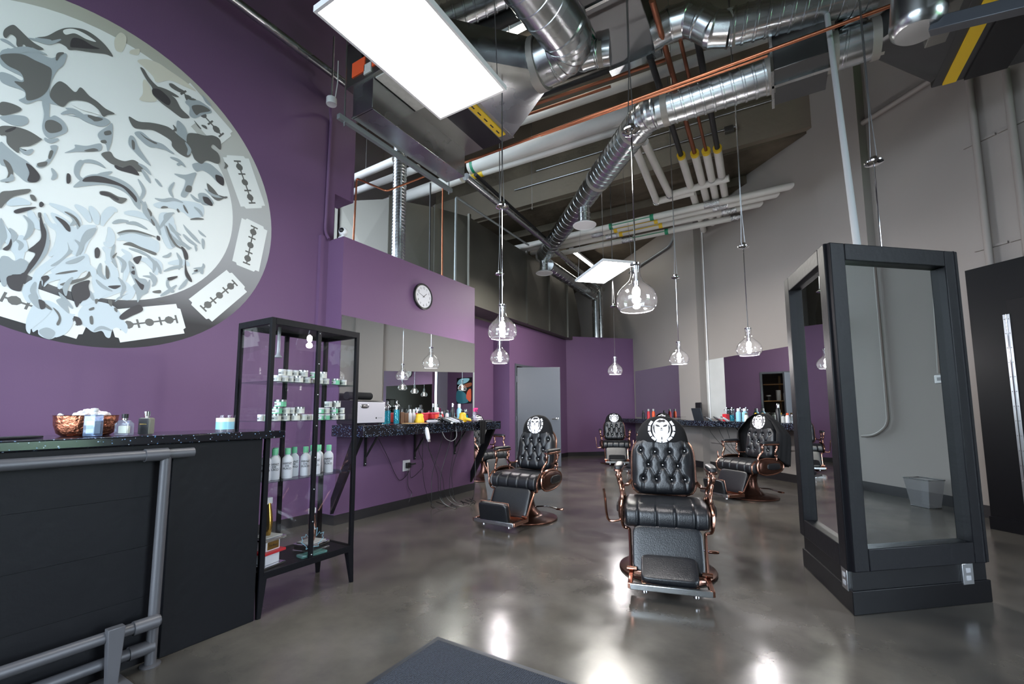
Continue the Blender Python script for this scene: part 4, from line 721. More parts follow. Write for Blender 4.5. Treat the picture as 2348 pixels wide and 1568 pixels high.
# four long parallel pipes reaching the grey wall
for i, (px, l, bnd) in enumerate((((0.316,8.354,4.823), 'farthest up', 'green_label'), ((0.114,8.556,4.782), 'second from the top', 'yellow_label'), ((-0.141,8.811,4.812), 'third from the top', 'yellow_label'), ((-0.531,9.201,4.88), 'lowest', 'green_label'))):
    t = thing('insulated_pipe', 'long white insulated pipe ending in the grey wall, %s of four' % l, 'pipe', (0, 0, 0), 0, 'four parallel insulated pipes')
    z = 4.83; a = (-5.0 + 0.1 * i, px[1] + 0.0, z); b = (px[0] + 0.1, px[1], z)
    MB().tube([a, b], 0.058, 16).build('jacket', 'insulation_white', t)
    for k, xx in enumerate((-2.72, -1.92)):
        MB().tube([(xx + 0.03 * i - 0.035, px[1], z), (xx + 0.03 * i + 0.035, px[1], z)], 0.061, 16).build('marker_band', bnd, t)
    MB().box((-2.70 + 0.03 * i, px[1] - 0.0625, z - 0.015), (-1.95 + 0.03 * i, px[1] - 0.055, z + 0.0)).build('marker_strip', bnd, t, sm=0)
    fx = -3.3 + 0.22 * i
    if i: MB().tube([(fx - 0.12, px[1], z), (fx + 0.12, px[1], z)], 0.066, 14).build('foil_joint', 'foil', t)
    MB().tube([(-1.0 + 0.12 * i, px[1], z), (-0.75 + 0.12 * i, px[1], z)], 0.066, 14).build('foil_joint', 'foil', t)
# four lines dropping to them
for (x0, y0, xm, ym, x1, y1, m, rr, l) in ((1490, 130, 1562, 357, 1614, 528, 'pipe_black', 0.035, 'first'), (1495, 0, 1593, 352, 1634, 512, 'copper_dull', 0.03, 'second'), (1560, 92, 1619, 347, 1650, 498, 'copper_dull', 0.02, 'third'), (1594, 62, 1645, 341, 1668, 486, 'pipe_black', 0.035, 'fourth')):
    t = thing('drop_pipe', 'slanting pipe with white jacket and yellow collar, %s from the left' % l, 'pipe', (0, 0, 0), 0, 'four capped pipes joining the long pipes')
    zz = 4.97
    from_ = {1490: (-1.017,4.588,4.97), 1495: (-0.831,3.922,4.97), 1560: (-0.692,4.533,4.97), 1594: (-0.535,4.446,4.97)}[x0]
    mid = {1562: (-1.088,6.735,4.97), 1593: (-0.905,6.781,4.97), 1619: (-0.752,6.809,4.97), 1645: (-0.601,6.825,4.97)}[xm]
    end = {1614: (-1.199,9.794,4.93), 1634: (-0.996,9.511,4.93), 1650: (-0.841,9.274,4.93), 1668: (-0.685,9.1,4.93)}[x1]
    MB().tube([from_, mid], rr, 10).build('bare_pipe', m, t); MB().tube([mid, end], 0.058, 16).build('jacket', 'insulation_white', t)
    clip(mid, end, 0.0, 'end_collar', 'yellow_label', t, 0.058, 0.06); clip(mid, end, 0.36, 'joint_ring', 'steel', t, 0.057, 0.02)
for l, a, b, c in (('left', (-1.597,5.98,4.95), (-1.735,7.957,4.93), (-1.095,7.936,4.93)), ('right', (-1.459,6.064,4.95), (-1.48,7.827,4.93), (-0.531,7.741,4.93))):
    t = thing('insulated_pipe', 'white insulated pipe with a foil elbow under the ceiling, %s of the pair' % l, 'pipe', (0, 0, 0), 0, 'pair of elbowed insulated pipes')
    MB().tube([a, b], 0.058, 16).build('jacket', 'insulation_white', t); MB().tube([b, c], 0.058, 16).build('jacket', 'insulation_white', t)
    MB().ball(b, 0.072, 14, 8).build('foil_elbow', 'foil', t)
# ---- flexible duct behind the partition, copper loop, conduits rising from the partition
fx = thing('flexible_duct', 'vertical ribbed flexible duct behind the clock partition', 'duct')
duct(MB(), (-4.32, 4.18, 2.9), (-4.32, 4.18, 5.1), 0.085, 0.045, 0.007, 22, 0.1).build('flexible_section', 'spiral_steel', fx)
pipe('copper_pipe', 'thin copper pipe loop rising above the partition beside the purple wall', 'pipe', [(-4.2,3.352,3.113), (-4.2,3.371,3.933), (-3.8,3.472,3.711), (-3.6,3.943,4.068)], 0.011, 'copper', fil=0.03)
pipe('copper_pipe', 'straight thin copper pipe standing on the partition above the clock', 'pipe', [(-4.06,4.785,3.042), (-4.06,4.779,4.444)], 0.012, 'copper')
pipe('conduit', 'grey conduit rising behind the clock partition and turning along the duct', 'conduit', [(-4.1,5.129,3.036), (-4.1,5.141,4.43), (-4.1,7.426,4.42)], 0.018, 'strut_grey', fil=0.03)
pipe('conduit', 'dark thin pipe standing between two copper pipes', 'conduit', [(-4.2,4.677,3.151), (-4.2,4.667,4.466)], 0.012, 'pipe_black')
pipe('sprinkler_pipe', 'long shiny silver pipe running back past the sheet metal duct', 'pipe', [(-3.69,4.84,4.5), (-3.813,7.397,4.5), (-4.069,11.357,4.5)], 0.055, 'galvanised')
pipe('sprinkler_pipe', 'dark thin pipe beside the long shiny silver pipe', 'pipe', [(-3.75,5.155,4.7), (-3.993,8.144,4.7)], 0.03, 'pipe_black')
pipe('wall_pipe', 'silver pipe high along the purple mural wall', 'pipe', [(-4.1, 0.9, 4.92), (-4.1, 3.2, 4.92)], 0.042, 'galvanised')
jb = thing('junction_box', 'small white round junction box hanging beside the purple wall', 'electrical box', (-4,2.849,4.47))
MB().lathe([(0.0, 0), (0.052, 0), (0.054, 0.004), (0.054, 0.07), (0.05, 0.075), (0, 0.075)], 22).build('box_body', 'white_plastic', jb); MB().tube([(0.0, 0, 0.07), (0.0, 0.0, 0.8)], 0.009, 8).build('feed_conduit', 'steel', jb)
MB().tube([(0.03, 0.02, 0.07), (0.05, 0.03, 0.25), (0.06, 0.02, 0.5)], 0.006, 6).build('cable', 'white_plastic', jb)
pipe('conduit', 'purple painted conduit running down the corner of the mural wall', 'conduit', [(-4.19, 3.02, 3.06), (-4.262, 3.02, 3.16), (-4.262, 3.04, 4.5), (-4.2, 2.98, 4.58), (-4.05, 2.9, 4.56)], 0.017, 'purple_paint', fil=0.08)
pipe('conduit', 'thin conduit clipped along the smooth edge beam, upper', 'conduit', [(-4.185,7.95,6.236), (0.254,7.95,6.155)], 0.012, 'steel')
pipe('conduit', 'thin conduit clipped along the smooth edge beam, lower', 'conduit', [(-4.726,7.95,5.956), (-0.386,7.95,5.899)], 0.014, 'steel')
bx = thing('junction_box', 'small grey junction box on the edge beam by the capped pipes', 'electrical box', (-0.504,7.93,5.867)); MB().box((-0.07, -0.04, -0.05), (0.07, 0.03, 0.05)).build('box_body', 'steel', bx, bevel=0.004)
# far vertical duct, drops and conduits at the back
f2 = thing('far_duct', 'silver round duct running back along the sheet metal duct to an elbow', 'duct')
duct(MB(), (-4.228,8.522,4.35), (-4.304,11.405,4.35), 0.14, 0.2, 0.004).build('straight_section', 'galvanised', f2)
fe = (-4.289,11.634,4.35)
MB().ball(fe, 0.145, 20, 12).build('elbow', 'galvanised', f2); duct(MB(), (fe[0], fe[1], 4.3), (fe[0], fe[1], 2.9), 0.1, 0.06, 0.006, 22, 0.1).build('vertical_section', 'spiral_steel', f2)
pipe('conduit', 'silver conduit turning down beside the far vertical duct', 'conduit', [(-4.07,9.202,4.6), (-4.163,11.977,4.6), (-4.0, 11.2, 4.5), (-4.0, 11.2, 3.1)], 0.05, 'galvanised', fil=0.15)
for k, (x, l) in enumerate(((-1.15, 'nearer'), (-3.95, 'farther'))):
    pass
pipe('conduit', 'white painted conduit in the corner of the grey column', 'conduit', [rw(tt(-1.24), 0.02, 1.0), rw(tt(-1.24), 0.02, 5.4)], 0.012, 'white_plastic')
pipe('conduit', 'dark conduit sweeping along the top of the grey wall at the back', 'conduit', [rw(tt(-3.4), 0.06, 5.0), rw(tt(-2.0), 0.06, 5.05), rw(tt(-1.85), 0.06, 5.3)], 0.03, 'strut_grey', fil=0.2)
pipe('conduit', 'grey painted conduit running level across the grey wall near the top', 'conduit', [rw(tt(1.2), 0.05, 5.09), rw(tt(2.05), 0.05, 5.09)], 0.035, 'grey_paint')
for x, z1, l in ((2.03, 4.9, 'left'), (2.24, 4.7, 'right')):
    t = thing('wall_conduit', 'grey painted vertical conduit above the black cabinet, %s of two' % l, 'conduit', (0, 0, 0), 0, 'painted conduits on the grey wall')
    MB().tube([rw(tt(x), 0.06, 2.5), rw(tt(x), 0.06, z1)], 0.032, 14).build('conduit_tube', 'grey_paint', t)
    for z in (2.9, 4.1): rwbox(tt(x) - 0.14, tt(x) + 0.14, 0.0, 0.025, z - 0.012, z + 0.012).build('strap_rail', 'grey_paint', t, sm=0)
for x, l in ((4.95, 'left'), (4.45, 'right')):
    pass
pipe('wall_conduit', 'painted conduit that bends sideways low on the grey wall in the pillar mirror', 'conduit', [rw(tt(5.0), 0.03, 4.5), rw(tt(5.0), 0.03, 0.95), rw(tt(5.15), 0.03, 0.8), rw(tt(5.3), 0.03, 0.78)], 0.018, 'grey_paint', fil=0.12)
pipe('wall_conduit', 'painted conduit dropping to the thermostat seen in the pillar mirror', 'conduit', [rw(tt(4.42), 0.03, 4.5), rw(tt(4.5), 0.03, 1.6)], 0.018, 'grey_paint')
th = thing('thermostat', 'white thermostat box on the grey wall seen in the pillar mirror', 'thermostat', rw(tt(4.5), 0, 1.53), RZ - PI / 2 + PI / 2)
MB().box((-0.06, 0.0, -0.05), (0.06, 0.035, 0.05)).build('cover', 'white_plastic', th, bevel=0.008); MB().box((-0.025, 0.034, -0.02), (0.03, 0.037, 0.02)).build('display', 'pewter_plastic', th, sm=0)
# hanger wires scattered up to the slab
for i, (a, b) in enumerate((((-5.81,4.845,5), (-6.504,5.406,6.5)), ((-3.091,4.832,5.3), (-3.274,5.144,6.6)), ((-3.78,6.991,4.9), (-3.691,6.872,5.5)), ((-0.314,6.391,4.9), (-0.334,6.736,5.5)), ((-5.097,10.162,4.6), (-4.376,8.759,5.5)))):
    pipe('hanger_rod', 'thin hanger rod up to the slab, %s from the left' % ORD[i], 'hanger', [a, (a[0], a[1], 6.9 if a[1] < 7.9 else 5.5)], 0.005, 'steel')
# ---- light panels
def light_panel(name, label, loc, rz, sx, sy, top, lm='panel_light'):
    t = thing(name, label, 'light panel', loc, rz)
    MB().box((-sx / 2 + 0.012, -sy / 2 + 0.012, -0.002), (sx / 2 - 0.012, sy / 2 - 0.012, 0.008)).build('diffuser', lm, t, sm=0)
    fr = MB()
    for a, b in (((-sx / 2, -sy / 2), (sx / 2, -sy / 2 + 0.018)), ((-sx / 2, sy / 2 - 0.018), (sx / 2, sy / 2)), ((-sx / 2, -sy / 2 + 0.018), (-sx / 2 + 0.018, sy / 2 - 0.018)), ((sx / 2 - 0.018, -sy / 2 + 0.018), (sx / 2, sy / 2 - 0.018))):
        MB().box((a[0], a[1], -0.006), (b[0], b[1], 0.035)).build('frame_bar', 'white_plastic', t, sm=0)
    MB().box((-sx / 2 + 0.02, -sy / 2 + 0.02, 0.012), (sx / 2 - 0.02, sy / 2 - 0.02, 0.03)).build('back_plate', 'white_plastic', t, sm=0)
    for x in (-1, 1):
        for y in (-1, 1): MB().tube([(x * (sx / 2 - 0.04), y * (sy / 2 - 0.06), 0.03), (x * (sx / 2 - 0.1), y * (sy / 2 - 0.2), top - loc[2])], 0.003, 6).build('suspension_wire', 'steel', t)
    return t
light_panel('light_panel', 'large bright rectangular light panel in front of the air handler', (-1.917, 2.015, 3.5), 0, 0.63, 1.14, 6.9)
light_panel('light_panel', 'small far bright rectangular light panel behind the largest pendant', (-2.58, 7.42, 3.6), PI / 4, 0.6, 1.2, 5.5, 'panel_light_far')
ft = thing('tube_light', 'bare fluorescent strip light high at the back of the room', 'strip light', (-4.426,11.028,5.3), PI / 2)
MB().box((-0.75, -0.06, 0.0), (0.75, 0.06, 0.06)).build('housing', 'white_plastic', ft, bevel=0.004); MB().tube([(-0.72, 0, -0.025), (0.72, 0, -0.025)], 0.022, 12).build('lamp_tube', 'tube_light', ft)
for x in (-0.6, 0.6): MB().tube([(x, 0, 0.05), (x, 0, 0.24)], 0.004, 6).build('hanger_rod', 'steel', ft)
f3 = thing('tube_light', 'bare fluorescent strip light glimpsed behind the thick ribbed duct', 'strip light', (-2.698,4.786,6.3), 0)
MB().box((-0.6, -0.06, 0.0), (0.6, 0.06, 0.06)).build('housing', 'white_plastic', f3, bevel=0.004); MB().tube([(-0.58, 0, -0.025), (0.58, 0, -0.025)], 0.022, 12).build('lamp_tube', 'tube_light', f3)
for x in (-0.5, 0.5): MB().tube([(x, 0, 0.05), (x, 0, 0.7)], 0.004, 6).build('hanger_rod', 'steel', f3)
# ---- pendants
GP = [(0.034, 0.245), (0.035, 0.225), (0.031, 0.205), (0.033, 0.185), (0.045, 0.16), (0.068, 0.14), (0.098, 0.118), (0.122, 0.092), (0.1345, 0.062), (0.134, 0.036), (0.124, 0.014), (0.108, 0.0)]
GP = [(r, h * 1.28) for r, h in GP]
GPS = [(p.x, p.y) for p in spline([(r, h, 0) for r, h in GP], 4)]
def pendant(label, loc, zc=3.1, watts=1.0, wire_top=None):
    t = thing('pendant_lamp', label, 'pendant lamp', loc, 0, 'clear glass pendant lamps')
    MB().shell(GPS, 40).build('glass_shade', 'pendant_glass', t)
    MB().tube([(0.108 * math.cos(a), 0.108 * math.sin(a), 0) for a in [2 * PI * k / 40 for k in range(40)]], 0.0028, 6, closed=True).build('glass_rim', 'pendant_glass_rim', t)
    MB().lathe([(0.0, 0.325), (0.02, 0.325), (0.036, 0.32), (0.036, 0.31), (0.014, 0.305), (0.009, 0.2), (0.019, 0.197), (0.019, 0.165), (0, 0.165)], 20).build('lamp_holder', 'chrome', t)
    MB().ball((0, 0, 0.12), 0.027, 14, 10, (1, 1, 1.6)).build('bulb', 'bulb_light', t)
    MB().tube([(0, 0, 0.32), (0, 0, zc - loc[2])], 0.005, 8).build('stem', 'chrome', t)
    MB().lathe([(0, -0.016), (0.03, -0.014), (0.062, 0.0), (0.064, 0.01), (0.045, 0.022), (0.028, 0.026), (0.026, 0.05), (0, 0.05)], 24, (0, 0, zc - loc[2])).build('canopy', 'chrome', t)
    top = (wire_top or (6.6 if loc[1] < 7.9 else 5.5)) - loc[2]
    for s in (-1, 1): MB().tube([(s * 0.02, 0, zc - loc[2] + 0.05), (s * 0.004, 0, zc - loc[2] + 0.45), (s * 0.004, 0, top)], 0.0035, 6).build('support_wire', 'steel', t)
    l = bpy.data.lights.new('pendant_glow', 'POINT'); l.energy = PEND_W * watts; l.shadow_soft_size = 0.03; l.color = (1, 0.95, 0.95)
    o = bpy.data.objects.new('pendant_glow', l); o.location = (0, 0, 0.045); col.objects.link(o); o.parent = t
    return t
PEND_W = 28.0
thin_glass('pendant_glass_rim', (0.9, 0.9, 0.92), 2.6, 0.05, 0.4, (0.9, 0.9, 0.95))
for l, p in (('largest nearest glass pendant lamp hanging over the front right chair', (-0.80, 2.95, 1.83)), ('glass pendant lamp over the left barber chair, upper of the two near the partition', (-2.19, 3.45, 1.83)),
             ('glass pendant lamp hanging right below another beside the partition end', (-3.34, 5.19, 1.83)), ('smallest farthest glass pendant lamp in front of the back wall', (-2.59, 7.95, 1.83)),
             ('glass pendant lamp in front of the grey column between the mirrors', (-1.23, 6.70, 1.83)), ('glass pendant lamp above the chair with the draped cape', (-0.29, 5.84, 1.80)),
             ('glass pendant lamp hidden behind the mirror pillar, only its canopy showing', (0.73, 4.35, 1.83))):
    pendant(l, p, watts=0.3 if p[1] == 4.35 else 1.0, wire_top=4.3 if p[1] == 3.45 else None)
pipe('power_pole', 'slender grey electrical pole dropping from the ceiling to the mirror pillar', 'pole', [(0.49, 3.62, 2.1), (0.548,4.714,4.884)], 0.022, 'pole_grey')

# ================================================================ BARBER CHAIRS (local: faces -Y, origin on the floor under the column)
BTN = [(-0.165, 0.335), (-0.055, 0.325), (0.055, 0.325), (0.165, 0.335), (-0.108, 0.225), (0.0, 0.222), (0.112, 0.22), (-0.15, 0.115), (-0.05, 0.112), (0.062, 0.112), (0.16, 0.115)]
def seg_d(p, a, b):
    ap = (p[0] - a[0], p[1] - a[1]); ab = (b[0] - a[0], b[1] - a[1]); t = max(0, min(1, (ap[0] * ab[0] + ap[1] * ab[1]) / (ab[0] ** 2 + ab[1] ** 2)))
    return math.hypot(ap[0] - ab[0] * t, ap[1] - ab[1] * t)
CRE = [(0, 4), (1, 4), (1, 5), (2, 5), (2, 6), (3, 6), (4, 7), (4, 8), (5, 8), (5, 9), (6, 9), (6, 10)]
def tuft(x, z):
    d = 0.0
    for bx_, bz in BTN: d += 0.030 * math.exp(-((x - bx_) ** 2 + (z - bz) ** 2) / 0.00042)
    for i, j in CRE: d += 0.011 * math.exp(-(seg_d((x, z), BTN[i], BTN[j]) / 0.008) ** 2)
    for i in (7, 8, 9, 10): d += 0.009 * math.exp(-(seg_d((x, z), BTN[i], (BTN[i][0] * 1.05, 0.0)) / 0.008) ** 2)
    for i in (0, 1, 2, 3): d += 0.007 * math.exp(-(seg_d((x, z), BTN[i], (BTN[i][0] * 0.95, 0.47)) / 0.008) ** 2)
    return min(d, 0.045)
def back_half(z):
    """half width of the backrest at height z (0..0.47)"""
    w = 0.235 if z < 0.22 else 0.235 - 0.03 * ((z - 0.22) / 0.25) ** 2
    if z < 0.09: w -= 0.085 * (1 - math.sqrt(max(0, 1 - ((0.09 - z) / 0.09) ** 2)))
    if z > 0.32: w -= 0.13 * (1 - math.sqrt(max(0, 1 - ((z - 0.32) / 0.15) ** 2)))
    return w
def make_chair():
    t = thing('barber_chair', 'chair', 'barber chair')
    MB().lathe([(0, 0), (0.335, 0), (0.34, 0.008), (0.335, 0.018), (0.30, 0.028), (0.21, 0.042), (0.19, 0.045)], 48).build('base_plate', 'dark_bronze', t)
    MB().lathe([(0.19, 0.043), (0.17, 0.05), (0.15, 0.07), (0.12, 0.1), (0.095, 0.15), (0.085, 0.2), (0.088, 0.26), (0.11, 0.31), (0.15, 0.335), (0, 0.335)], 36).build('pedestal', 'dark_bronze', t)
    MB().box((-0.22, -0.2, 0.335), (0.22, 0.22, 0.365)).build('seat_frame', 'black_metal', t, bevel=0.004)
    # seat cushion: thick front roll with stitched channels
    prof = spline([(0.24, 0.37, 0), (0.25, 0.42, 0), (0.22, 0.485, 0), (0.1, 0.5, 0), (-0.1, 0.507, 0), (-0.2, 0.50, 0), (-0.262, 0.465, 0), (-0.278, 0.41, 0), (-0.262, 0.36, 0), (-0.2, 0.345, 0), (0.0, 0.345, 0), (0.2, 0.35, 0)], 5, True)
    NP = len(prof); W2 = 0.285
    def seat(u, v):
        x = -W2 + 2 * W2 * u; p = prof[int(round(v * NP)) % NP]; e = 1 - 0.22 * max(0, (abs(x) - W2 + 0.03) / 0.03) ** 2
        cy_, cz_ = -0.01, 0.425; y = cy_ + (p.x - cy_) * e; z = cz_ + (p.y - cz_) * e
        g = sum(math.exp(-((x - s) / 0.006) ** 2) for s in (-0.185, -0.062, 0.062, 0.185)); k = 1 - 0.05 * g if y < 0.1 and z > 0.36 else 1
        return (x, cy_ + (y - cy_) * k, cz_ + (z - cz_) * k)
    mb = MB().grid(seat, 81, NP, cv=True); n0 = NP; mb.f += [tuple(range(NP)), tuple(range(80 * NP, 81 * NP))]
    mb.build('seat_cushion', 'leather', t, sm=50)
    # reclined backrest
    RX = Matrix.Translation((0, 0.20, 0.50)) @ Matrix.Rotation(math.radians(-12), 4, 'X')
    def bk(u, v):
        z = 0.47 * (0.5 - 0.5 * math.cos(PI * u)) if False else 0.47 * u
        h = back_half(z); x = h * math.sin((v - 0.5) * PI); q = min(1, abs(x) / max(h, 1e-4))
        ed = (1 - q ** 8) ** 0.5 * (1 - (2 * u - 1) ** 10) ** 0.5
        y = -0.075 * ed + tuft(x, z) * ed
        return RX @ Vector((x, y, z))
    mb = MB().grid(bk, 88, 84); 
    outl = [(back_half(0.47 * i / 40), 0.47 * i / 40) for i in range(41)]; outl = outl + [(-x, z) for x, z in reversed(outl)]
    mb.build('backrest_cushion', 'leather', t, sm=60)
    MB().prism([(x * 1.0, z) for x, z in outl], 0, 0.05, RX @ Matrix.Rotation(PI / 2, 4, 'X') @ Matrix.Scale(-1, 4, (0, 0, 1))).build('backrest_shell', 'leather', t, bevel=0.008)
    MB().tube([RX @ Vector((x * 1.02, 0.012, 0.235 + (z - 0.235) * 1.02)) for x, z in outl[::2]], 0.009, 8, closed=True).build('back_trim', 'rose_bronze', t)
    for bx_, bz in BTN:
        MB().ball(RX @ Vector((bx_, -0.052, bz)), 0.0085, 10, 6).build('button', 'chrome', t)
    # headrest with a black printed slip cover
    HX = RX @ Matrix.Translation((0, -0.02, 0.475)) @ Matrix.Rotation(math.radians(6), 4, 'X')
    def hood(u, v):
        z = -0.07 + 0.215 * u; k = (z + 0.07) / 0.215; hw = 0.165 * (1 - k ** 3.2) ** 0.5 + 0.035 * (1 - k); a = 2 * PI * v
        th_ = 0.07 * (1 - k ** 5) ** 0.5
        return HX @ Vector((hw * math.copysign(abs(math.cos(a)) ** 0.8, math.cos(a)), th_ * math.sin(a) - 0.012 * math.sin(PI * k), z))
    hc = MB().grid(hood, 22, 40, cv=True).build('headrest_cover', 'cloth_black', t, sm=60)
    # printed emblem lying on the curved front of the cover
    def onhood(x, z):
        k = (z + 0.07) / 0.215; k = max(0, min(0.96, k)); hw = 0.165 * (1 - k ** 3.2) ** 0.5 + 0.035 * (1 - k); c = min(0.985, abs(x) / hw) ** (1 / 0.8); s_ = math.sqrt(max(0, 1 - c * c))
        return (x, -0.07 * (1 - k ** 5) ** 0.5 * s_ - 0.012 * math.sin(PI * k), z)
    EC = (0.0, 0.03)
    def decal(polys, lift, name, m):
        mb = MB(); polys = [[(x * 1.13, z * 1.08) for x, z in p] for p in polys]
        for p in polys:
            q = []
            for x, z in p:
                a = onhood(EC[0] + x, EC[1] + z); q.append(HX @ Vector((a[0], a[1] - lift, a[2])))
            cx = sum((Vector(w) for w in q), Vector()) / len(q)
            ax = onhood(EC[0] + sum(x for x, z in p) / len(p), EC[1] + sum(z for x, z in p) / len(p)); cx = HX @ Vector((ax[0], ax[1] - lift, ax[2]))
            k = len(q); mid = [cx.lerp(w, 0.55) for w in q]
            for i, (x, z) in enumerate(p):
                cxx = sum(a for a, b in p) / k; czz = sum(b for a, b in p) / k; a = onhood(EC[0] + cxx + (x - cxx) * 0.55, EC[1] + czz + (z - czz) * 0.55); mid[i] = HX @ Vector((a[0], a[1] - lift, a[2]))
            mb.add(list(q) + mid + [cx], [(i, (i + 1) % k, k + (i + 1) % k, k + i) for i in range(k)] + [(k + i, k + (i + 1) % k, 2 * k) for i in range(k)])
        o = mb.build(name, m, hc, sm=60)
        if len(polys) > 1: o['kind'] = 'stuff'
        return o
    decal([[(0.062 * math.cos(a), 0.086 * math.sin(a) * (1 if math.sin(a) < 0 else 0.95)) for a in [2 * PI * k / 36 for k in range(36)]]], 0.0025, 'emblem_face', 'print_white')
    bl = []
    for k in range(10):
        a = math.radians(-90 + 27 * (k - 4.5)); c = (0.082 * math.cos(a), 0.088 * math.sin(a)); u = (-math.sin(a), math.cos(a)); w = (math.cos(a), math.sin(a))
        bl.append([(c[0] + u[0] * s + w[0] * r, c[1] + u[1] * s + w[1] * r) for s, r in ((-0.017, -0.008), (0.017, -0.008), (0.017, 0.009), (-0.017, 0.009))])
    decal(bl, 0.003, 'emblem_blades', 'print_white')
    decal([[(-0.036, 0.058), (-0.022, 0.064), (-0.014, 0.074), (0.004, 0.070), (0.02, 0.074), (0.03, 0.062), (0.02, 0.052), (0.006, 0.056), (-0.01, 0.05), (-0.024, 0.054)], [(-0.042, 0.030), (-0.034, 0.036), (-0.02, 0.031), (-0.008, 0.022), (-0.014, 0.018), (-0.03, 0.020)], [(0.042, 0.030), (0.034, 0.036), (0.02, 0.031), (0.008, 0.022), (0.014, 0.018), (0.03, 0.020)],
           [(-0.007, 0.008), (0.0, 0.012), (0.007, 0.008), (0.004, 0.003), (-0.004, 0.003)], [(-0.016, -0.006), (0.0, -0.002), (0.016, -0.006), (0.0, -0.008)], [(-0.05, 0.042), (-0.046, 0.02), (-0.047, -0.005), (-0.04, -0.035), (-0.052, -0.018), (-0.058, 0.012)], [(0.05, 0.042), (0.046, 0.02), (0.047, -0.005), (0.04, -0.035), (0.052, -0.018), (0.058, 0.012)], [(-0.004, -0.064), (0.0, -0.052), (0.004, -0.064), (0.0, -0.082)]], 0.004, 'emblem_marks', 'print_black')
    # arm rests
    for s in (-1, 1):
        X = s * 0.325
        pd = MB().pillow((X, 0.02, 0.735), (0.062, 0.30, 0.045), 0.55, 24, 12).build('arm_pad', 'leather', t)
        MB().pillow((X, 0.02, 0.716), (0.07, 0.31, 0.028), 0.5, 24, 10).build('arm_tray', 'rose_bronze', t)
        MB().tube(spline([(X, -0.11, 0.71), (X, -0.115, 0.67), (X * 0.98, -0.10, 0.63), (X * 0.93, -0.14, 0.58), (X * 0.91, -0.165, 0.53), (X * 0.92, -0.14, 0.48)], 5), [0.013, 0.014, 0.012, 0.011, 0.012] * 5 + [0.013], 10).build('front_post', 'rose_bronze', t)
        MB().tube(spline([(X, 0.13, 0.71), (X, 0.135, 0.66), (X * 0.98, 0.11, 0.61), (X * 0.94, 0.15, 0.55), (X * 0.93, 0.13, 0.49)], 5), 0.011, 10).build('rear_post', 'rose_bronze', t)
        MB().lathe([(0.019, 0), (0.021, 0.008), (0.019, 0.016)], 16, (X, -0.113, 0.672)).build('post_collar', 'rose_bronze', t)
        MB().lathe([(0.019, 0), (0.021, 0.008), (0.019, 0.016)], 16, (X, 0.133, 0.672)).build('post_collar', 'rose_bronze', t)
        # side medallion
        def med(u, v, X=X, s=s):
            a = 2 * PI * v; r = 1 - u; yy = 0.22 * r * math.copysign(abs(math.cos(a)) ** 0.85, math.cos(a)); zz = 0.10 * r * math.copysign(abs(math.sin(a)) ** 0.85, math.sin(a)) * (1 - 0.18 * yy / 0.22)
            return (s * (0.298 + 0.042 * math.sqrt(1 - (1 - u) ** 2.5)), 0.035 + yy, 0.43 + zz)
        sm_ = MB().grid(med, 12, 40, cv=True).build('side_medallion', 'dark_bronze', t)
        MB().tube([(s * 0.30, 0.035 + 0.222 * math.copysign(abs(math.cos(a)) ** 0.85, math.cos(a)), 0.43 + 0.102 * math.copysign(abs(math.sin(a)) ** 0.85, math.sin(a)) * (1 - 0.18 * math.cos(a))) for a in [2 * PI * k / 40 for k in range(40)]], 0.012, 8, closed=True).build('medallion_rim', 'rose_bronze', sm_)
        MB().pillow((s * 0.339, 0.05, 0.435), (0.02, 0.22, 0.085), 0.6, 24, 8).build('medallion_inset', 'leather', sm_)
        # back link between arm and backrest
        MB().tube(spline([(s * 0.31, 0.13, 0.57), (s * 0.275, 0.2, 0.565), (s * 0.24, 0.24, 0.6)], 4), 0.02, 8, sy=0.5).build('arm_link', 'rose_bronze', t)
        # curved front bracket and calf rails
        MB().tube(spline([(s * 0.292, -0.20, 0.51), (s * 0.298, -0.262, 0.46), (s * 0.295, -0.275, 0.40), (s * 0.285, -0.25, 0.345), (s * 0.25, -0.24, 0.33), (s * 0.245, -0.26, 0.30), (s * 0.24, -0.32, 0.20), (s * 0.238, -0.37, 0.115)], 4), 0.0105, 8).build('front_bracket', 'rose_bronze', t)
        MB().box((s * 0.235 - 0.014, -0.62, 0.065), (s * 0.235 + 0.014, -0.36, 0.1)).build('foot_rail', 'rose_bronze', t, bevel=0.004)
        MB().lathe([(0, 0), (0.018, 0), (0.02, 0.01), (0.014, 0.022), (0, 0.022)], 16, (s * 0.15, -0.56, 0.03)).build('foot_stud', 'chrome', t)
        MB().tube([(s * 0.15, -0.56, 0.05), (s * 0.15, -0.56, 0.075)], 0.008, 8).build('stud_pin', 'chrome', t)
        MB().tube([(s * 0.2, -0.40, 0.115), (s * 0.262, -0.40, 0.115)], 0.016, 12).build('foot_pivot', 'rose_bronze', t)
    MB().pillow((0, 0, 0), (0.45, 0.30, 0.045), 0.26, 32, 12, Matrix.Rotation(math.radians(66), 4, 'X')).build('calf_pad', 'leather', t, loc=(0, -0.312, 0.225))
    MB().box((-0.235, -0.625, 0.062), (0.235, -0.595, 0.098)).build('foot_bar', 'galvanised', t, bevel=0.004)
    MB().box((-0.235, -0.39, 0.075), (0.235, -0.365, 0.1)).build('rear_bar', 'rose_bronze', t, bevel=0.004)
    MB().box((-0.16, -0.6, 0.07), (0.16, -0.37, 0.082)).build('tread_plate', 'dark_bronze', t, bevel=0.003)
    fp = MB().pillow((0, 0, 0), (0.34, 0.21, 0.055), 0.28, 32, 12).build('foot_pad', 'leather', t)
    MB().box((-0.168, -0.104, -0.034), (0.168, 0.104, -0.02)).build('pad_board', 'rose_bronze', fp, bevel=0.004)
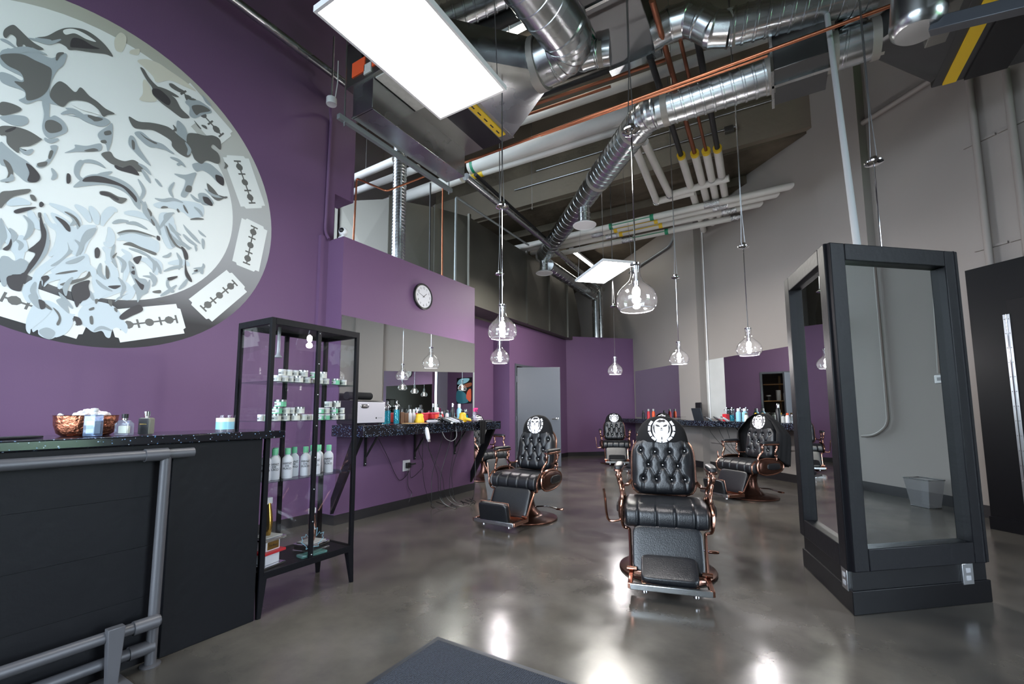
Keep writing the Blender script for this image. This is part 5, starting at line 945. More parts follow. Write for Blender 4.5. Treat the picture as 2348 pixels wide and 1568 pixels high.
    # hydraulic pump pedal and recline lever
    MB().tube(spline([(0.08, 0.06, 0.12), (0.2, 0.1, 0.13), (0.30, 0.14, 0.11)], 4), 0.008, 8).build('pump_lever', 'chrome', t)
    MB().pillow((0.33, 0.155, 0.105), (0.09, 0.04, 0.02), 0.5, 12, 8).build('pump_pedal', 'rose_bronze', t)
    MB().tube(spline([(-0.30, -0.1, 0.36), (-0.36, -0.11, 0.345), (-0.40, -0.11, 0.35), (-0.415, -0.115, 0.40), (-0.422, -0.12, 0.50), (-0.432, -0.12, 0.58)], 5), 0.0085, 8).build('recline_lever', 'rose_bronze', t)
    return t
chair0 = make_chair()
def set_pad(ch, flip):
    fp = [c for c in ch.children if c.name.startswith('foot_pad')][0]
    if flip: fp.location = (0.0, -0.60, 0.165); fp.rotation_euler = (math.radians(102), 0, 0)
    else: fp.location = (0, -0.50, 0.155); fp.rotation_euler = (math.radians(26), 0, 0)
def make_cape(name, label, loc, rz, spread, seed):
    rnd = random.Random(seed); ph = [rnd.uniform(0, 6.28) for _ in range(4)]
    def fn(u, v):
        a = (v - 0.5) * math.radians(255); h = 1.115 - 0.72 * u ** 1.08
        fold = 0.016 * math.sin(9 * a + ph[0]) * u + 0.01 * math.sin(17 * a + ph[1]) * u
        rx = 0.06 + (0.20 + spread) * min(1, u * 2.2) ** 0.7 * (1 - 0.25 * max(0, u - 0.6)); ry = 0.05 + 0.14 * min(1, u * 2) ** 0.8
        yc = 0.30 + 0.02 * (1 - u) if u > 0.2 else 0.30
        h += 0.16 * u * (abs(v - 0.5) * 2) ** 3
        x = (rx + fold) * math.sin(a); y = yc + (ry + fold) * math.cos(a) - 0.04
        return (x, y, h)
    mb = MB().grid(fn, 30, 60); o = mb.build(name, 'cloth_black', None, sm=70); sm = o.modifiers.new('cloth', 'SOLIDIFY'); sm.thickness = 0.006
    o.location = loc; o.rotation_euler = (0, 0, rz); return tag(o, label, 'cape')
GR = 'tufted black leather barber chairs'
CH = [((-0.78, 3.47, 0), 14, 'nearest barber chair facing front with blue sheened tufted leather and emblem headrest', False),
      ((-2.44, 4.32, 0), -2, 'tufted barber chair by the work shelf below the two pendant lamps', True),
      ((-0.42, 6.90, 0), -40, 'barber chair seen from its side with a black cape over the back', True),
      ((-3.25, 9.85, 0), 22, 'farthest barber chair standing against the purple back wall', False),
      ((-2.12, 8.75, 0), -30, 'barber chair mostly hidden behind the nearest chair with a black cape', False),
      ((-4.42, 6.42, 0), 75, 'dark barber chair turned away in the recess beyond the work shelf', False)]
for i, (loc, a, lab, flip) in enumerate(CH):
    c = chair0 if i == 0 else dup(chair0, loc, math.radians(a))
    c.location = loc; c.rotation_euler = (0, 0, math.radians(a)); tag(c, lab, 'barber chair', GR); set_pad(c, flip)
make_cape('barber_cape', 'black cape draped over the chair beside the mirror pillar', CH[2][0], math.radians(CH[2][1]), 0.13, 3)
make_cape('barber_cape', 'black cape on the chair just behind the nearest one', CH[4][0], math.radians(CH[4][1]), 0.04, 5)

# ================================================================ FIXED FURNITURE
# ---- reception counter
rcn = thing('reception_counter', 'black panelled reception counter at the left edge', 'counter', (-2.57, 0, 0))
MB().box((-0.42, -1.6, 0.0), (-0.03, 1.03, 1.0)).build('carcass', 'black_board', rcn, sm=0)
for k, (z0, z1) in enumerate(((0.06, 0.3), (0.3004, 0.53), (0.5304, 0.76), (0.7604, 0.98))):
    MB().box((-0.03, -1.6, z0), (-0.018, 1.025, z1)).build('plank', 'wood_black', rcn, bevel=0.0006)
MB().box((-0.42, 1.03, 0.0), (0.0, 1.47, 1.0)).build('end_panel', 'wood_black', rcn, bevel=0.003)
MB().box((-0.03, -1.6, 0.96), (0.015, 1.05, 1.0)).build('top_fascia', 'black_board', rcn, sm=0)
ct = tag(MB().box((-3.05, -1.6, 1.002), (-2.535, 1.585, 1.045)).build('countertop', 'speckled_granite', bevel=0.006), 'black speckled stone counter top with blue sparkles on the reception counter', 'countertop')
fr_ = thing('bar_rail', 'grey pipe rail bolted to the front of the reception counter', 'rail', (-2.57, 0, 0))
MB().tube([(0.04, -1.5, 0.955), (0.04, 1.10, 0.955)], 0.024, 14).build('top_rail', 'rail_grey', fr_)
MB().tube([(0.04, 0.985, 0.945), (0.03, 0.985, 0.0)], 0.022, 14).build('upright', 'rail_grey', fr_)
MB().tube([(0.075, -1.5, 0.2), (0.055, 1.0, 0.2)], 0.024, 14).build('toe_rail', 'rail_grey', fr_)
MB().tube([(0.02, -1.5, 0.085), (0.03, 0.98, 0.085)], 0.024, 14).build('lower_rail', 'rail_grey', fr_)
MB().lathe([(0.04, 0), (0.04, 0.006), (0.026, 0.01)], 16, (0.03, 0.985, 0)).build('floor_flange', 'rail_grey', fr_)
for z, x in ((0.2, 0.06), (0.085, 0.03), (0.955, 0.04)):
    MB().tube([(x, 0.90, z), (x, 0.99, z)], 0.03, 14).build('pipe_fitting', 'rail_grey', fr_)
for y in (0.83, -0.3):
    MB().prism([(y - 0.03, 0.24), (y + 0.03, 0.24), (y + 0.018, 0.0), (y - 0.018, 0.0)], 0.06, 0.1, Matrix(((0, 0, 1, 0), (1, 0, 0, 0), (0, 1, 0, 0), (0, 0, 0, 1)))).build('rail_bracket', 'rail_grey', fr_, bevel=0.003)
    MB().box((0.0, y - 0.05, 0.0), (0.2, y + 0.05, 0.012)).build('bracket_foot', 'rail_grey', fr_, bevel=0.002)
# ---- glass display cabinet
X0, X1, Y0, Y1, ZB, ZT = -2.945, -2.57, 1.49, 2.135, 0.205, 1.72
dc = thing('display_cabinet', 'tall black framed glass display cabinet beside the reception counter', 'cabinet', (X0, Y0, 0))
D_, W_ = X1 - X0, Y1 - Y0; p = 0.026
for x, y in ((0, 0), (D_ - p, 0), (0, W_ - p), (D_ - p, W_ - p)): MB().box((x, y, ZB), (x + p, y + p, ZT)).build('corner_post', 'frame_black', dc, bevel=0.002)
for x, y, sx, sy in ((0, 0, -1, -1), (D_, 0, 1, -1), (0, W_, -1, 1), (D_, W_, 1, 1)):
    bx0 = x; by0 = y
    v = [(x, y, ZB + 0.02), (x - sx * 0.045, y, ZB + 0.02), (x - sx * 0.045, y - sy * 0.045, ZB + 0.02), (x, y - sy * 0.045, ZB + 0.02), (x + sx * 0.004, y + sy * 0.004, 0), (x - sx * 0.016, y + sy * 0.004, 0), (x - sx * 0.016, y - sy * 0.016, 0), (x + sx * 0.004, y - sy * 0.016, 0)]
    MB().add(v, [(0, 1, 2, 3), (7, 6, 5, 4), (0, 4, 5, 1), (1, 5, 6, 2), (2, 6, 7, 3), (3, 7, 4, 0)]).build('leg', 'frame_black', dc, sm=0)
for z in (ZB, ZT - 0.04):
    h = 0.04
    MB().box((p, 0, z), (D_ - p, p * 0.8, z + h)).build('rail', 'frame_black', dc, bevel=0.002); MB().box((p, W_ - p * 0.8, z), (D_ - p, W_, z + h)).build('rail', 'frame_black', dc, bevel=0.002)
    MB().box((0, p, z), (p * 0.8, W_ - p, z + h)).build('rail', 'frame_black', dc, bevel=0.002); MB().box((D_ - p * 0.8, p, z), (D_, W_ - p, z + h)).build('rail', 'frame_black', dc, bevel=0.002)
MB().box((0.01, 0.01, ZB + 0.02), (D_ - 0.01, W_ - 0.01, ZB + 0.035)).build('bottom_panel', 'frame_black', dc, sm=0)
MB().box((0.005, 0.005, ZT - 0.012), (D_ - 0.005, W_ - 0.005, ZT)).build('top_panel', 'frame_black', dc, sm=0)
for x in (D_ - p * 0.8, 0.0):
    MB().box((x, W_ / 2 - 0.013, ZB + 0.04), (x + p * 0.8, W_ / 2 + 0.013, ZT - 0.04)).build('door_stile' if x else 'rear_stile', 'frame_black', dc, bevel=0.002)
for i in range(8): MB().ball((D_ + 0.001, W_ / 2, ZB + 0.06 + i * 0.2), 0.004, 8, 6).build('screw', 'steel', dc)
MB().box((D_ - 0.012, p, ZB + 0.04), (D_ - 0.008, W_ / 2 - 0.013, ZT - 0.04)).build('door_pane', 'clear_glass', dc, sm=0); MB().box((D_ - 0.012, W_ / 2 + 0.013, ZB + 0.04), (D_ - 0.008, W_ - p, ZT - 0.04)).build('door_pane', 'clear_glass', dc, sm=0)
MB().box((p, 0.008, ZB + 0.04), (D_ - p, 0.012, ZT - 0.04)).build('side_pane', 'clear_glass', dc, sm=0); MB().box((p, W_ - 0.012, ZB + 0.04), (D_ - p, W_ - 0.008, ZT - 0.04)).build('side_pane', 'clear_glass', dc, sm=0)
MB().box((0.008, p, ZB + 0.04), (0.012, W_ - p, ZT - 0.04)).build('back_pane', 'clear_glass', dc, sm=0)
SH = (1.34, 1.10, 0.745)
for z in SH: MB().box((0.014, 0.014, z - 0.006), (D_ - 0.016, W_ - 0.014, z)).build('glass_shelf', 'shelf_glass', dc, sm=0)
MB().lathe([(0.0, 0), (0.022, 0), (0.024, 0.006), (0.012, 0.02), (0.01, 0.05), (0.01, 0.20)], 14, (D_ * 0.45, 0.17, ZT - 0.215)).build('lamp_fitting', 'pewter_plastic', dc)
# ---- left work station: shelf, mirror, brackets
sh = thing('work_shelf', 'black speckled stone work shelf along the purple partition', 'shelf', (-3.98, 3.0, 0))
MB().box((0.002, -0.02, 0.905), (0.485, 2.46, 1.02)).build('slab', 'speckled_granite', sh, bevel=0.006)
for y in (0.42, 1.2, 2.0):
    br = MB().box((0.002, y - 0.014, 0.56), (0.016, y + 0.014, 0.905)).build('bracket', 'black_metal', sh, sm=0)
    MB().box((0.016, y - 0.014, 0.89), (0.34, y + 0.014, 0.904)).build('bracket_arm', 'black_metal', br, sm=0); MB().beam((0.02, y, 0.66), (0.20, y, 0.892), 0.02, 0.014).build('bracket_brace', 'black_metal', br, sm=0); MB().ball((0.017, y, 0.585), 0.006, 8, 6).build('bracket_screw', 'steel', br)
for y in (0.02, 2.4):
    MB().prism([(0.42, 0.90), (0.30, 0.90), (0.002, 0.28), (0.002, 0.12)], y - 0.02, y + 0.02, Matrix(((1, 0, 0, 0), (0, 0, 1, 0), (0, 1, 0, 0), (0, 0, 0, 1)))).build('slanting_leg', 'black_board', sh, sm=0)
def mirror(name, label, mk):
    return tag(mk.build(name, 'mirror_glass', sm=0), label, 'mirror')
mirror('wall_mirror', 'long frameless wall mirror above the left work shelf', MB().box((-3.978, 3.055, 1.03), (-3.972, 5.465, 2.19)))
mirror('wall_mirror', 'frameless mirror on the grey wall in the far corner by the back wall', rwbox(tt(-1.80), tt(-3.36), 0.002, 0.008, 1.0, 2.23))
mirror('wall_mirror', 'frameless mirror on the grey wall behind the caped chair', rwbox(tt(0.70), tt(-0.92), 0.002, 0.008, 1.0, 2.2))
# ---- right work counter
sr_ = thing('work_shelf', 'long dark speckled work shelf along the slanting grey wall', 'shelf')
rwbox(tt(0.68), tt(-3.3), 0.01, 0.5, 0.86, 0.965).build('slab', 'speckled_granite', sr_, bevel=0.006)
for x in (0.35, -0.6, -1.9, -2.7):
    c = tt(x); a0 = 0.19 if -1.8 < x < -1.3 else 0.004
    br = rwbox(c - 0.014, c + 0.014, a0, a0 + 0.014, 0.52, 0.86).build('bracket', 'black_metal', sr_, sm=0)
    rwbox(c - 0.014, c + 0.014, a0, 0.36, 0.845, 0.859).build('bracket_arm', 'black_metal', br, sm=0); MB().beam(rw(c, a0 + 0.01, 0.62), rw(c, a0 + 0.19, 0.85), 0.02, 0.014).build('bracket_brace', 'black_metal', br, sm=0)
tag(MB().tube([rw(tt(0.6), 0.02, 0.52), rw(tt(-1.26), 0.02, 0.52)], 0.012, 8).build('wire_duct', 'grey_paint'), 'grey painted cable duct low on the slanting wall', 'conduit')
# ---- three sided mirror pillar
PA, PB_, PC = Vector((0.285, 3.235, 0)), Vector((0.075, 4.07, 0)), Vector((1.025, 3.888, 0))
mp = thing('mirror_pillar', 'free standing black pillar with tall framed mirrors on its sides', 'mirror pillar', tuple(PA))
L_ = lambda q: Vector(q) - PA
ctr = (PA + PB_ + PC) / 3
def inset(k): return [L_(q + (ctr - q).normalized() * k) for q in (PA, PC, PB_)]
MB().prism([(q.x, q.y) for q in inset(0.0)], 0, 0.13).build('plinth', 'black_paint', mp, bevel=0.004)
MB().prism([(q.x, q.y) for q in inset(0.02)], 0.13, 0.3).build('base_box', 'black_paint', mp, sm=0)
MB().prism([(q.x, q.y) for q in inset(0.16)], 0.3, 2.16).build('core', 'black_board', mp, sm=0)
def face(a, b, lab):
    a, b = L_(a), L_(b); d = (b - a).normalized(); n = Vector((d.y, -d.x, 0)); W = (b - a).length; Z0, Z1, fw, th = 0.235, 2.17, 0.105, 0.05
    if (a + b).dot(n) / 2 < (L_(ctr)).dot(n): n = -n
    off = 0.0; P = lambda s, z, o: a + d * s + n * (o + off) + Vector((0, 0, z))
    def bar(s0, s1, z0, z1, o0=-0.05, o1=0.012):
        v = [P(s0, z0, o0), P(s1, z0, o0), P(s1, z0, o1), P(s0, z0, o1), P(s0, z1, o0), P(s1, z1, o0), P(s1, z1, o1), P(s0, z1, o1)]
        MB().add(v, [(0, 3, 2, 1), (4, 5, 6, 7), (0, 1, 5, 4), (1, 2, 6, 5), (2, 3, 7, 6), (3, 0, 4, 7)]).build('frame_bar', 'frame_black', mp, bevel=0.006)
    g0, g1 = 0.012, W - 0.012
    bar(g0, g0 + fw, Z0, Z1); bar(g1 - fw, g1, Z0, Z1); bar(g0 + fw, g1 - fw, Z1 - fw, Z1); bar(g0 + fw, g1 - fw, Z0, Z0 + fw + 0.02)
    v = [P(g0 + fw - 0.005, Z0 + fw, -0.034), P(g1 - fw + 0.005, Z0 + fw, -0.034), P(g1 - fw + 0.005, Z1 - fw + 0.005, -0.034), P(g0 + fw - 0.005, Z1 - fw + 0.005, -0.034)]
    v += [q - n * 0.004 for q in v]
    MB().add(v, [(0, 1, 2, 3), (7, 6, 5, 4), (0, 4, 5, 1), (1, 5, 6, 2), (2, 6, 7, 3), (3, 7, 4, 0)]).build('mirror_panel', 'mirror_glass', mp, sm=0)
    return a, d, n, W, P
fa = face(PA, PC, 'right'); fb_ = face(PB_, PA, 'left'); face(PC, PB_, 'rear')
def outlet(P, s, z, parent=None):
    def bx_(s0, s1, z0, z1, o0, o1, name, m, par):
        v = [P(s0, z0, o0), P(s1, z0, o0), P(s1, z0, o1), P(s0, z0, o1), P(s0, z1, o0), P(s1, z1, o0), P(s1, z1, o1), P(s0, z1, o1)]
        return MB().add(v, [(0, 3, 2, 1), (4, 5, 6, 7), (0, 1, 5, 4), (1, 2, 6, 5), (2, 3, 7, 6), (3, 0, 4, 7)]).build(name, m, par, bevel=0.002)
    o = bx_(s - 0.04, s + 0.04, z - 0.06, z + 0.06, -0.02, 0.004, 'socket_plate', 'steel', parent)
    for dz in (-0.022, 0.022): bx_(s - 0.017, s + 0.017, z + dz - 0.014, z + dz + 0.014, 0.003, 0.007, 'socket_face', 'pewter_plastic', o)
    return o
outlet(fa[4], fa[3] - 0.17, 0.175, mp); outlet(fb_[4], fb_[3] - 0.09, 0.175, mp)
for s in (0.16, 0.27, 0.62): MB().ball(fa[4](s, 0.24, 0.0), 0.006, 8, 6).build('bolt_head', 'steel', mp)
# ---- black cabinet on the right wall
bc = thing('black_cabinet', 'tall black cabinet with a long silver piano hinge at the right edge', 'cabinet')
sx = lambda x, s: (s - 2 * x) / math.sqrt(2)      # unused helper kept simple
def kb(t0, t1, o0, o1, z0, z1): return rwbox(t0, t1, o0, o1, z0, z1)
T1 = tt(2.06)
kb(T1 - 1.3, T1, 0.014, 0.52, 0.02, 2.58).build('carcass', 'black_paint', bc, sm=0)
kb(T1 - 1.3, T1 - 0.30, 0.52, 0.535, 0.14, 2.2).build('door', 'black_board', bc, bevel=0.003)
kb(T1 - 1.3, T1, 0.52, 0.545, 0.0, 0.12).build('kick_board', 'black_paint', bc, sm=0)
hg = kb(T1 - 0.315, T1 - 0.265, 0.535, 0.541, 0.18, 2.06).build('piano_hinge', 'steel', bc, sm=0)
MB().tube([rw(T1 - 0.29, 0.543, 0.18), rw(T1 - 0.29, 0.543, 2.06)], 0.005, 8).build('hinge_knuckle', 'chrome', hg)
for i in range(14):
    for s in (-0.305, -0.275): MB().ball(rw(T1 + s, 0.542, 0.22 + i * 0.138), 0.0045, 6, 4).build('hinge_screw', 'chrome', hg)
# ---- wall clock
ck = thing('wall_clock', 'round white wall clock with black rim on the purple partition', 'clock', (-3.98, 4.29, 2.66), PI / 2)
MB().lathe([(0, 0.002), (0.165, 0.002), (0.172, 0.01), (0.172, 0.034), (0.162, 0.042), (0.15, 0.04), (0.148, 0.03), (0, 0.03)], 48, (0, 0, 0), (0, -1, 0)).build('case', 'black_plastic', ck)
MB().lathe([(0, 0.031), (0.148, 0.031), (0.148, 0.032), (0, 0.032)], 48, (0, 0, 0), (0, -1, 0)).build('dial', 'print_white', ck)
for h in range(1, 13):
    a = PI / 2 - h * PI / 6; text('numeral', str(h), 0.042, 'print_black', ck, wallM((0.115 * math.cos(a), -0.0325, 0.115 * math.sin(a)), (1, 0, 0), (0, 0, 1)), 0.0003)
def hand(a, L, w, name): 
    d = (math.cos(a), math.sin(a)); n = (-d[1], d[0])
    MB().add([(n[0] * w * s + d[0] * e, y, n[1] * w * s + d[1] * e) for y in (-0.034, -0.0355) for s, e in ((-1, -0.02), (1, -0.02), (0.6, L), (-0.6, L))], [(0, 1, 2, 3), (7, 6, 5, 4), (0, 4, 5, 1), (1, 5, 6, 2), (2, 6, 7, 3), (3, 7, 4, 0)]).build(name, 'print_black', ck, sm=0)
hand(math.radians(40), 0.075, 0.004, 'hour_hand'); hand(math.radians(160), 0.115, 0.003, 'minute_hand')
MB().lathe([(0, 0.039), (0.148, 0.039), (0.148, 0.0395), (0, 0.0395)], 40, (0, 0, 0), (0, -1, 0)).build('glass', 'clear_glass', ck)
cmr = thing('security_camera', 'small white dome camera on top of the partition corner', 'camera', (-4.06, 3.1, 3.06))
MB().lathe([(0.05, 0), (0.05, 0.012), (0.02, 0.03), (0.016, 0.05)], 20).build('mount', 'white_plastic', cmr); MB().ball((0, 0, 0.085), 0.048, 20, 12).build('housing', 'white_plastic', cmr); MB().ball((0.01, -0.022, 0.088), 0.032, 16, 10).build('lens', 'black_plastic', cmr)
# ---- wall outlet with plugs
ot = thing('wall_outlet', 'white wall outlet with black plug below the work shelf', 'outlet', (-3.978, 4.06, 0.50), PI / 2)
MB().box((-0.06, -0.008, -0.065), (0.06, 0.002, 0.065)).build('cover_plate', 'white_plastic', ot, bevel=0.003); MB().box((-0.02, -0.04, -0.03), (0.05, -0.008, 0.035)).build('plug_adapter', 'black_plastic', ot, bevel=0.004)
MB().box((0.03, -0.06, 0.005), (0.11, -0.035, 0.025)).build('plug', 'black_plastic', ot, bevel=0.004)
# ---- floor mat
fm = thing('floor_mat', 'ribbed dark grey entrance mat on the floor at the bottom', 'mat', (-1.57, 1.85, 0))
MB().box((0.03, -1.17, 0.004), (1.77, -0.03, 0.011)).build('carpet', 'ribbed_mat', fm, sm=0)
for a, b in (((0, -1.2), (1.8, -1.17)), ((0, -0.03), (1.8, 0)), ((0, -1.17), (0.03, -0.03)), ((1.77, -1.17), (1.8, -0.03))):
    MB().box((a[0], a[1], 0.0), (b[0], b[1], 0.007)).build('rubber_edge', 'dark_steel', fm, sm=0)
# ---- waste bins
def bin_(label, loc, rz, w=0.30, d=0.22, h=0.33):
    t = thing('waste_bin', label, 'bin', loc, rz); k = 0.72
    v = [(s * w / 2 * k, q * d / 2 * k, 0.006) for s, q in ((-1, -1), (1, -1), (1, 1), (-1, 1))] + [(s * w / 2, q * d / 2, h) for s, q in ((-1, -1), (1, -1), (1, 1), (-1, 1))]
    MB().add(v, [(3, 2, 1, 0), (0, 1, 5, 4), (1, 2, 6, 5), (2, 3, 7, 6), (3, 0, 4, 7)]).build('mesh_wall', 'mesh_wire', t, sm=0)
    MB().tube([v[4], v[5], v[6], v[7]], 0.006, 8, closed=True).build('top_rim', 'steel', t); MB().tube([v[0], v[1], v[2], v[3]], 0.006, 8, closed=True).build('bottom_rim', 'steel', t)
    return t
bin_('wire mesh bin beside the left barber chair under the shelf end', (-3.28, 5.05, 0), 0.1)
bin_('wire mesh bin standing by the grey wall, seen in the pillar mirror', rw(tt(4.55), 0.30, 0), RZ)
ds = thing('door_stop', 'small chrome door stop on the floor, seen in the pillar mirror', 'door stop', rw(tt(4.05), 0.25, 0)); MB().lathe([(0, 0), (0.02, 0), (0.02, 0.01), (0.012, 0.015), (0.012, 0.07), (0, 0.075)], 14).build('post', 'chrome', ds); MB().tube([(0, 0, 0.05), (0.05, 0, 0.05)], 0.012, 10).build('bumper', 'chrome', ds)
# ---- storeroom shelves seen in the right mirror, painting in the recess
ss = thing('storeroom_shelf', 'wooden shelf rack inside the storeroom doorway', 'shelf', (-5.6, 8.1, 0))
for z in (0.5, 0.95, 1.4, 1.85): MB().box((0, 0.0, z), (0.4, 1.55, z + 0.025)).build('board', 'wood', ss, sm=0)
for y in (0.0, 0.55, 1.5): MB().box((0.0, y, 0), (0.06, y + 0.05, 2.1)).build('upright', 'oak', ss, sm=0)
for i, (y, z, h, m) in enumerate(((0.25, 1.425, 0.25, 'black_plastic'), (0.45, 1.425, 0.2, 'white_plastic'), (0.62, 1.425, 0.28, 'pewter_plastic'), (0.85, 1.425, 0.15, 'black_plastic'), (0.5, 0.975, 0.1, 'black_plastic'), (0.9, 0.975, 0.14, 'dark_bronze'), (1.2, 0.975, 0.1, 'red_plastic'))):
    t = thing('stored_tub', 'tub on the storeroom rack, %s' % ('%s from the door side on the %s board' % (ORD[i if i < 4 else i - 4], 'upper' if i < 4 else 'lower')), 'tub', (-5.38, 8.1 + y, z + 0.001))
    MB().lathe([(0, 0), (0.055, 0), (0.06, h * 0.8), (0, h * 0.8)], 14).build('body', m, t); MB().lathe([(0, h * 0.8), (0.062, h * 0.8), (0.06, h), (0, h)], 14).build('lid', 'pewter_plastic', t)
pt = thing('painting', 'abstract painting with teal and orange shapes in the recess', 'painting', (-5.198, 6.05, 1.98), PI / 2)
MB().box((-0.36, -0.03, -0.5), (0.36, 0.0, 0.5)).build('canvas', 'black_paint', pt, sm=0)
for j, (m, pl_) in enumerate((('teal_paint', [(-0.33, -0.45), (0.2, -0.45), (0.05, -0.1), (-0.33, 0.0)]), ('rust_paint', [(-0.3, 0.08), (0.3, 0.15), (0.33, 0.3), (-0.1, 0.2)]), ('candle_blue', [(-0.33, 0.25), (0.1, 0.3), (0.25, 0.46), (-0.2, 0.45)]), ('orange_label', [(0.12, -0.3), (0.33, -0.42), (0.33, 0.05), (0.16, -0.05)]))):
    MB().prism([tuple(q.xy) for q in spline([(*q, 0) for q in pl_], 5, True)], 0.0, 0.002 + 0.0005 * j, Matrix.Translation((0, -0.03, 0)) @ Matrix.Rotation(PI / 2, 4, 'X')).build('colour_field', m, pt, sm=0)

mat('hammered_copper', (190, 120, 92), 0.28, 1.0, bump=(28, 0.6))
# ================================================================ SMALL THINGS
ZC = 1.046
# ---- on the reception counter
y = [0.748,0.853,0.938,1.295,0.540]
t = thing('perfume_bottle', 'tall pale blue glass perfume bottle on the counter, leftmost of three', 'perfume bottle', (-2.66, y[0], ZC), 0.5)
MB().box((-0.028, -0.022, 0.0), (0.028, 0.022, 0.098)).build('flask', 'blue_bottle_glass', t, bevel=0.006); MB().box((-0.02, -0.015, 0.012), (0.02, 0.015, 0.07)).build('perfume', 'pale_grey', t, bevel=0.003); MB().lathe([(0.0, 0.098), (0.012, 0.098), (0.013, 0.104), (0.010, 0.108), (0.013, 0.112), (0.013, 0.126), (0, 0.128)], 16).build('cap', 'white_plastic', t)
t = thing('perfume_bottle', 'clear square perfume bottle with black cap in front of the copper bowl', 'perfume bottle', (-2.64, y[1], ZC), 0.45)
MB().prism([(-0.036, 0), (0.036, 0), (0.036, 0.056), (0.014, 0.072), (-0.014, 0.072), (-0.036, 0.056)], -0.016, 0.016, Matrix.Rotation(PI / 2, 4, 'X')).build('flask', 'bottle_glass', t, bevel=0.004); MB().box((-0.022, -0.01, 0.01), (0.022, 0.01, 0.045)).build('perfume', 'candle_cream', t, bevel=0.003)
MB().lathe([(0.008, 0.07), (0.011, 0.073), (0.011, 0.08)], 14).build('collar', 'chrome', t); MB().lathe([(0, 0.08), (0.012, 0.08), (0.013, 0.1), (0, 0.101)], 14).build('cap', 'black_plastic', t)
t = thing('perfume_bottle', 'dark square perfume bottle right of the copper bowl', 'perfume bottle', (-2.64, y[2], ZC), 0.45)
MB().box((-0.03, -0.017, 0), (0.03, 0.017, 0.082)).build('flask', 'leaf_grey', t, bevel=0.008); MB().box((-0.026, -0.0185, 0.004), (0.026, -0.0165, 0.078)).build('front_plate', 'black_plastic', t, bevel=0.001)
MB().box((-0.018, -0.0195, 0.05), (0.018, -0.018, 0.053)).build('gold_line', 'gold', t, sm=0); MB().lathe([(0.009, 0.08), (0.009, 0.088), (0.012, 0.09), (0.013, 0.112), (0, 0.114)], 14).build('cap', 'chrome', t)
t = thing('candy_bowl', 'hammered copper bowl filled with pink and white sweets', 'bowl', (-2.84, y[1] - 0.08, ZC))
MB().lathe([(0.0, 0), (0.085, 0), (0.1, 0.012), (0.112, 0.05), (0.115, 0.092), (0.118, 0.095), (0.111, 0.092), (0.106, 0.05), (0.0, 0.03)], 26).build('bowl_body', 'hammered_copper', t)
for s in (-1, 1): MB().tube(spline([(s * 0.116, -0.02, 0.08), (s * 0.142, -0.015, 0.08), (s * 0.145, 0.0, 0.06), (s * 0.142, 0.015, 0.08), (s * 0.116, 0.02, 0.08)], 4), 0.006, 8).build('handle', 'copper', t)
rnd = random.Random(4)
for i in range(30):
    a = rnd.uniform(0, 6.28); r = 0.095 * math.sqrt(rnd.random()); o = MB().pillow((0, 0, 0), (0.034, 0.022, 0.02), 0.7, 10, 6).build('wrapped_sweet', 'pearl' if i % 3 else 'print_white')
    o.location = (-2.84 + r * math.cos(a), y[1] - 0.08 + r * math.sin(a), ZC + 0.09 + 0.03 * (1 - r / 0.1)); o.rotation_euler = (rnd.uniform(-.5, .5), rnd.uniform(-.5, .5), rnd.uniform(0, 3))
    tag(o, ('pink wrapped sweet' if i % 3 else 'white wrapped sweet') + ' heaped in the copper bowl', 'sweet', 'sweets in the copper bowl')
t = thing('candle_jar', 'short glass candle jar with pale blue base by the cabinet', 'candle', (-2.64, y[3], ZC))
MB().lathe([(0, 0.0), (0.044, 0.0), (0.046, 0.006), (0.046, 0.014), (0, 0.014)], 24).build('glass_foot', 'bottle_glass', t); MB().lathe([(0, 0.014), (0.0445, 0.014), (0.0445, 0.055), (0, 0.055)], 24).build('blue_wax', 'candle_blue', t); MB().lathe([(0, 0.055), (0.0445, 0.055), (0.0445, 0.076), (0, 0.074)], 24).build('cream_wax', 'candle_cream', t)
MB().shell([(0.046, 0.0), (0.0465, 0.09)], 24).build('glass_wall', 'clear_glass', t); MB().tube([(0, 0, 0.074), (0, 0, 0.083)], 0.0015, 6).build('wick', 'black_plastic', t)
t = thing('phone', 'black phone lying flat at the left end of the counter', 'phone', (-2.74, y[4] - 0.02, ZC), 0.3); MB().box((-0.04, -0.08, 0), (0.04, 0.08, 0.009)).build('phone_body', 'black_plastic', t, bevel=0.003); MB().box((-0.036, -0.075, 0.0088), (0.036, 0.075, 0.0095)).build('screen', 'dark_steel', t, sm=0)
# ---- tins in the display cabinet
TIN = {}
def tin_mesh(kind, w):
    key = (kind, round(w, 3))
    if key not in TIN:
        r = w / 2; h = 0.043 if w > 0.05 else 0.038
        body = MB().lathe([(0, 0), (r, 0), (r, h * 0.72), (0, h * 0.72)], 20).mesh('tin_body', {'w': 'cream_label', 'g': 'mint', 'b': 'leaf_grey'}[kind]); lid = MB().lathe([(0, h * 0.72), (r * 1.03, h * 0.72), (r * 1.03, h * 0.97), (r * 0.98, h), (0, h)], 20).mesh('tin_lid', 'steel' if w > 0.05 else 'white_plastic')
        lab = MB().lathe([(r * 1.012, h * 0.14), (r * 1.012, h * 0.62)], 12, (0, 0, 0), (0, 0, 1), -1.2, 1.2).mesh('tin_label', 'print_white' if kind != 'w' else 'pale_grey'); prn = MB().lathe([(r * 1.02, h * 0.3), (r * 1.02, h * 0.42)], 8, (0, 0, 0), (0, 0, 1), -0.6, 0.5).mesh('tin_print', 'print_black'); TIN[key] = (body, lid, lab, prn, h)
    return TIN[key]
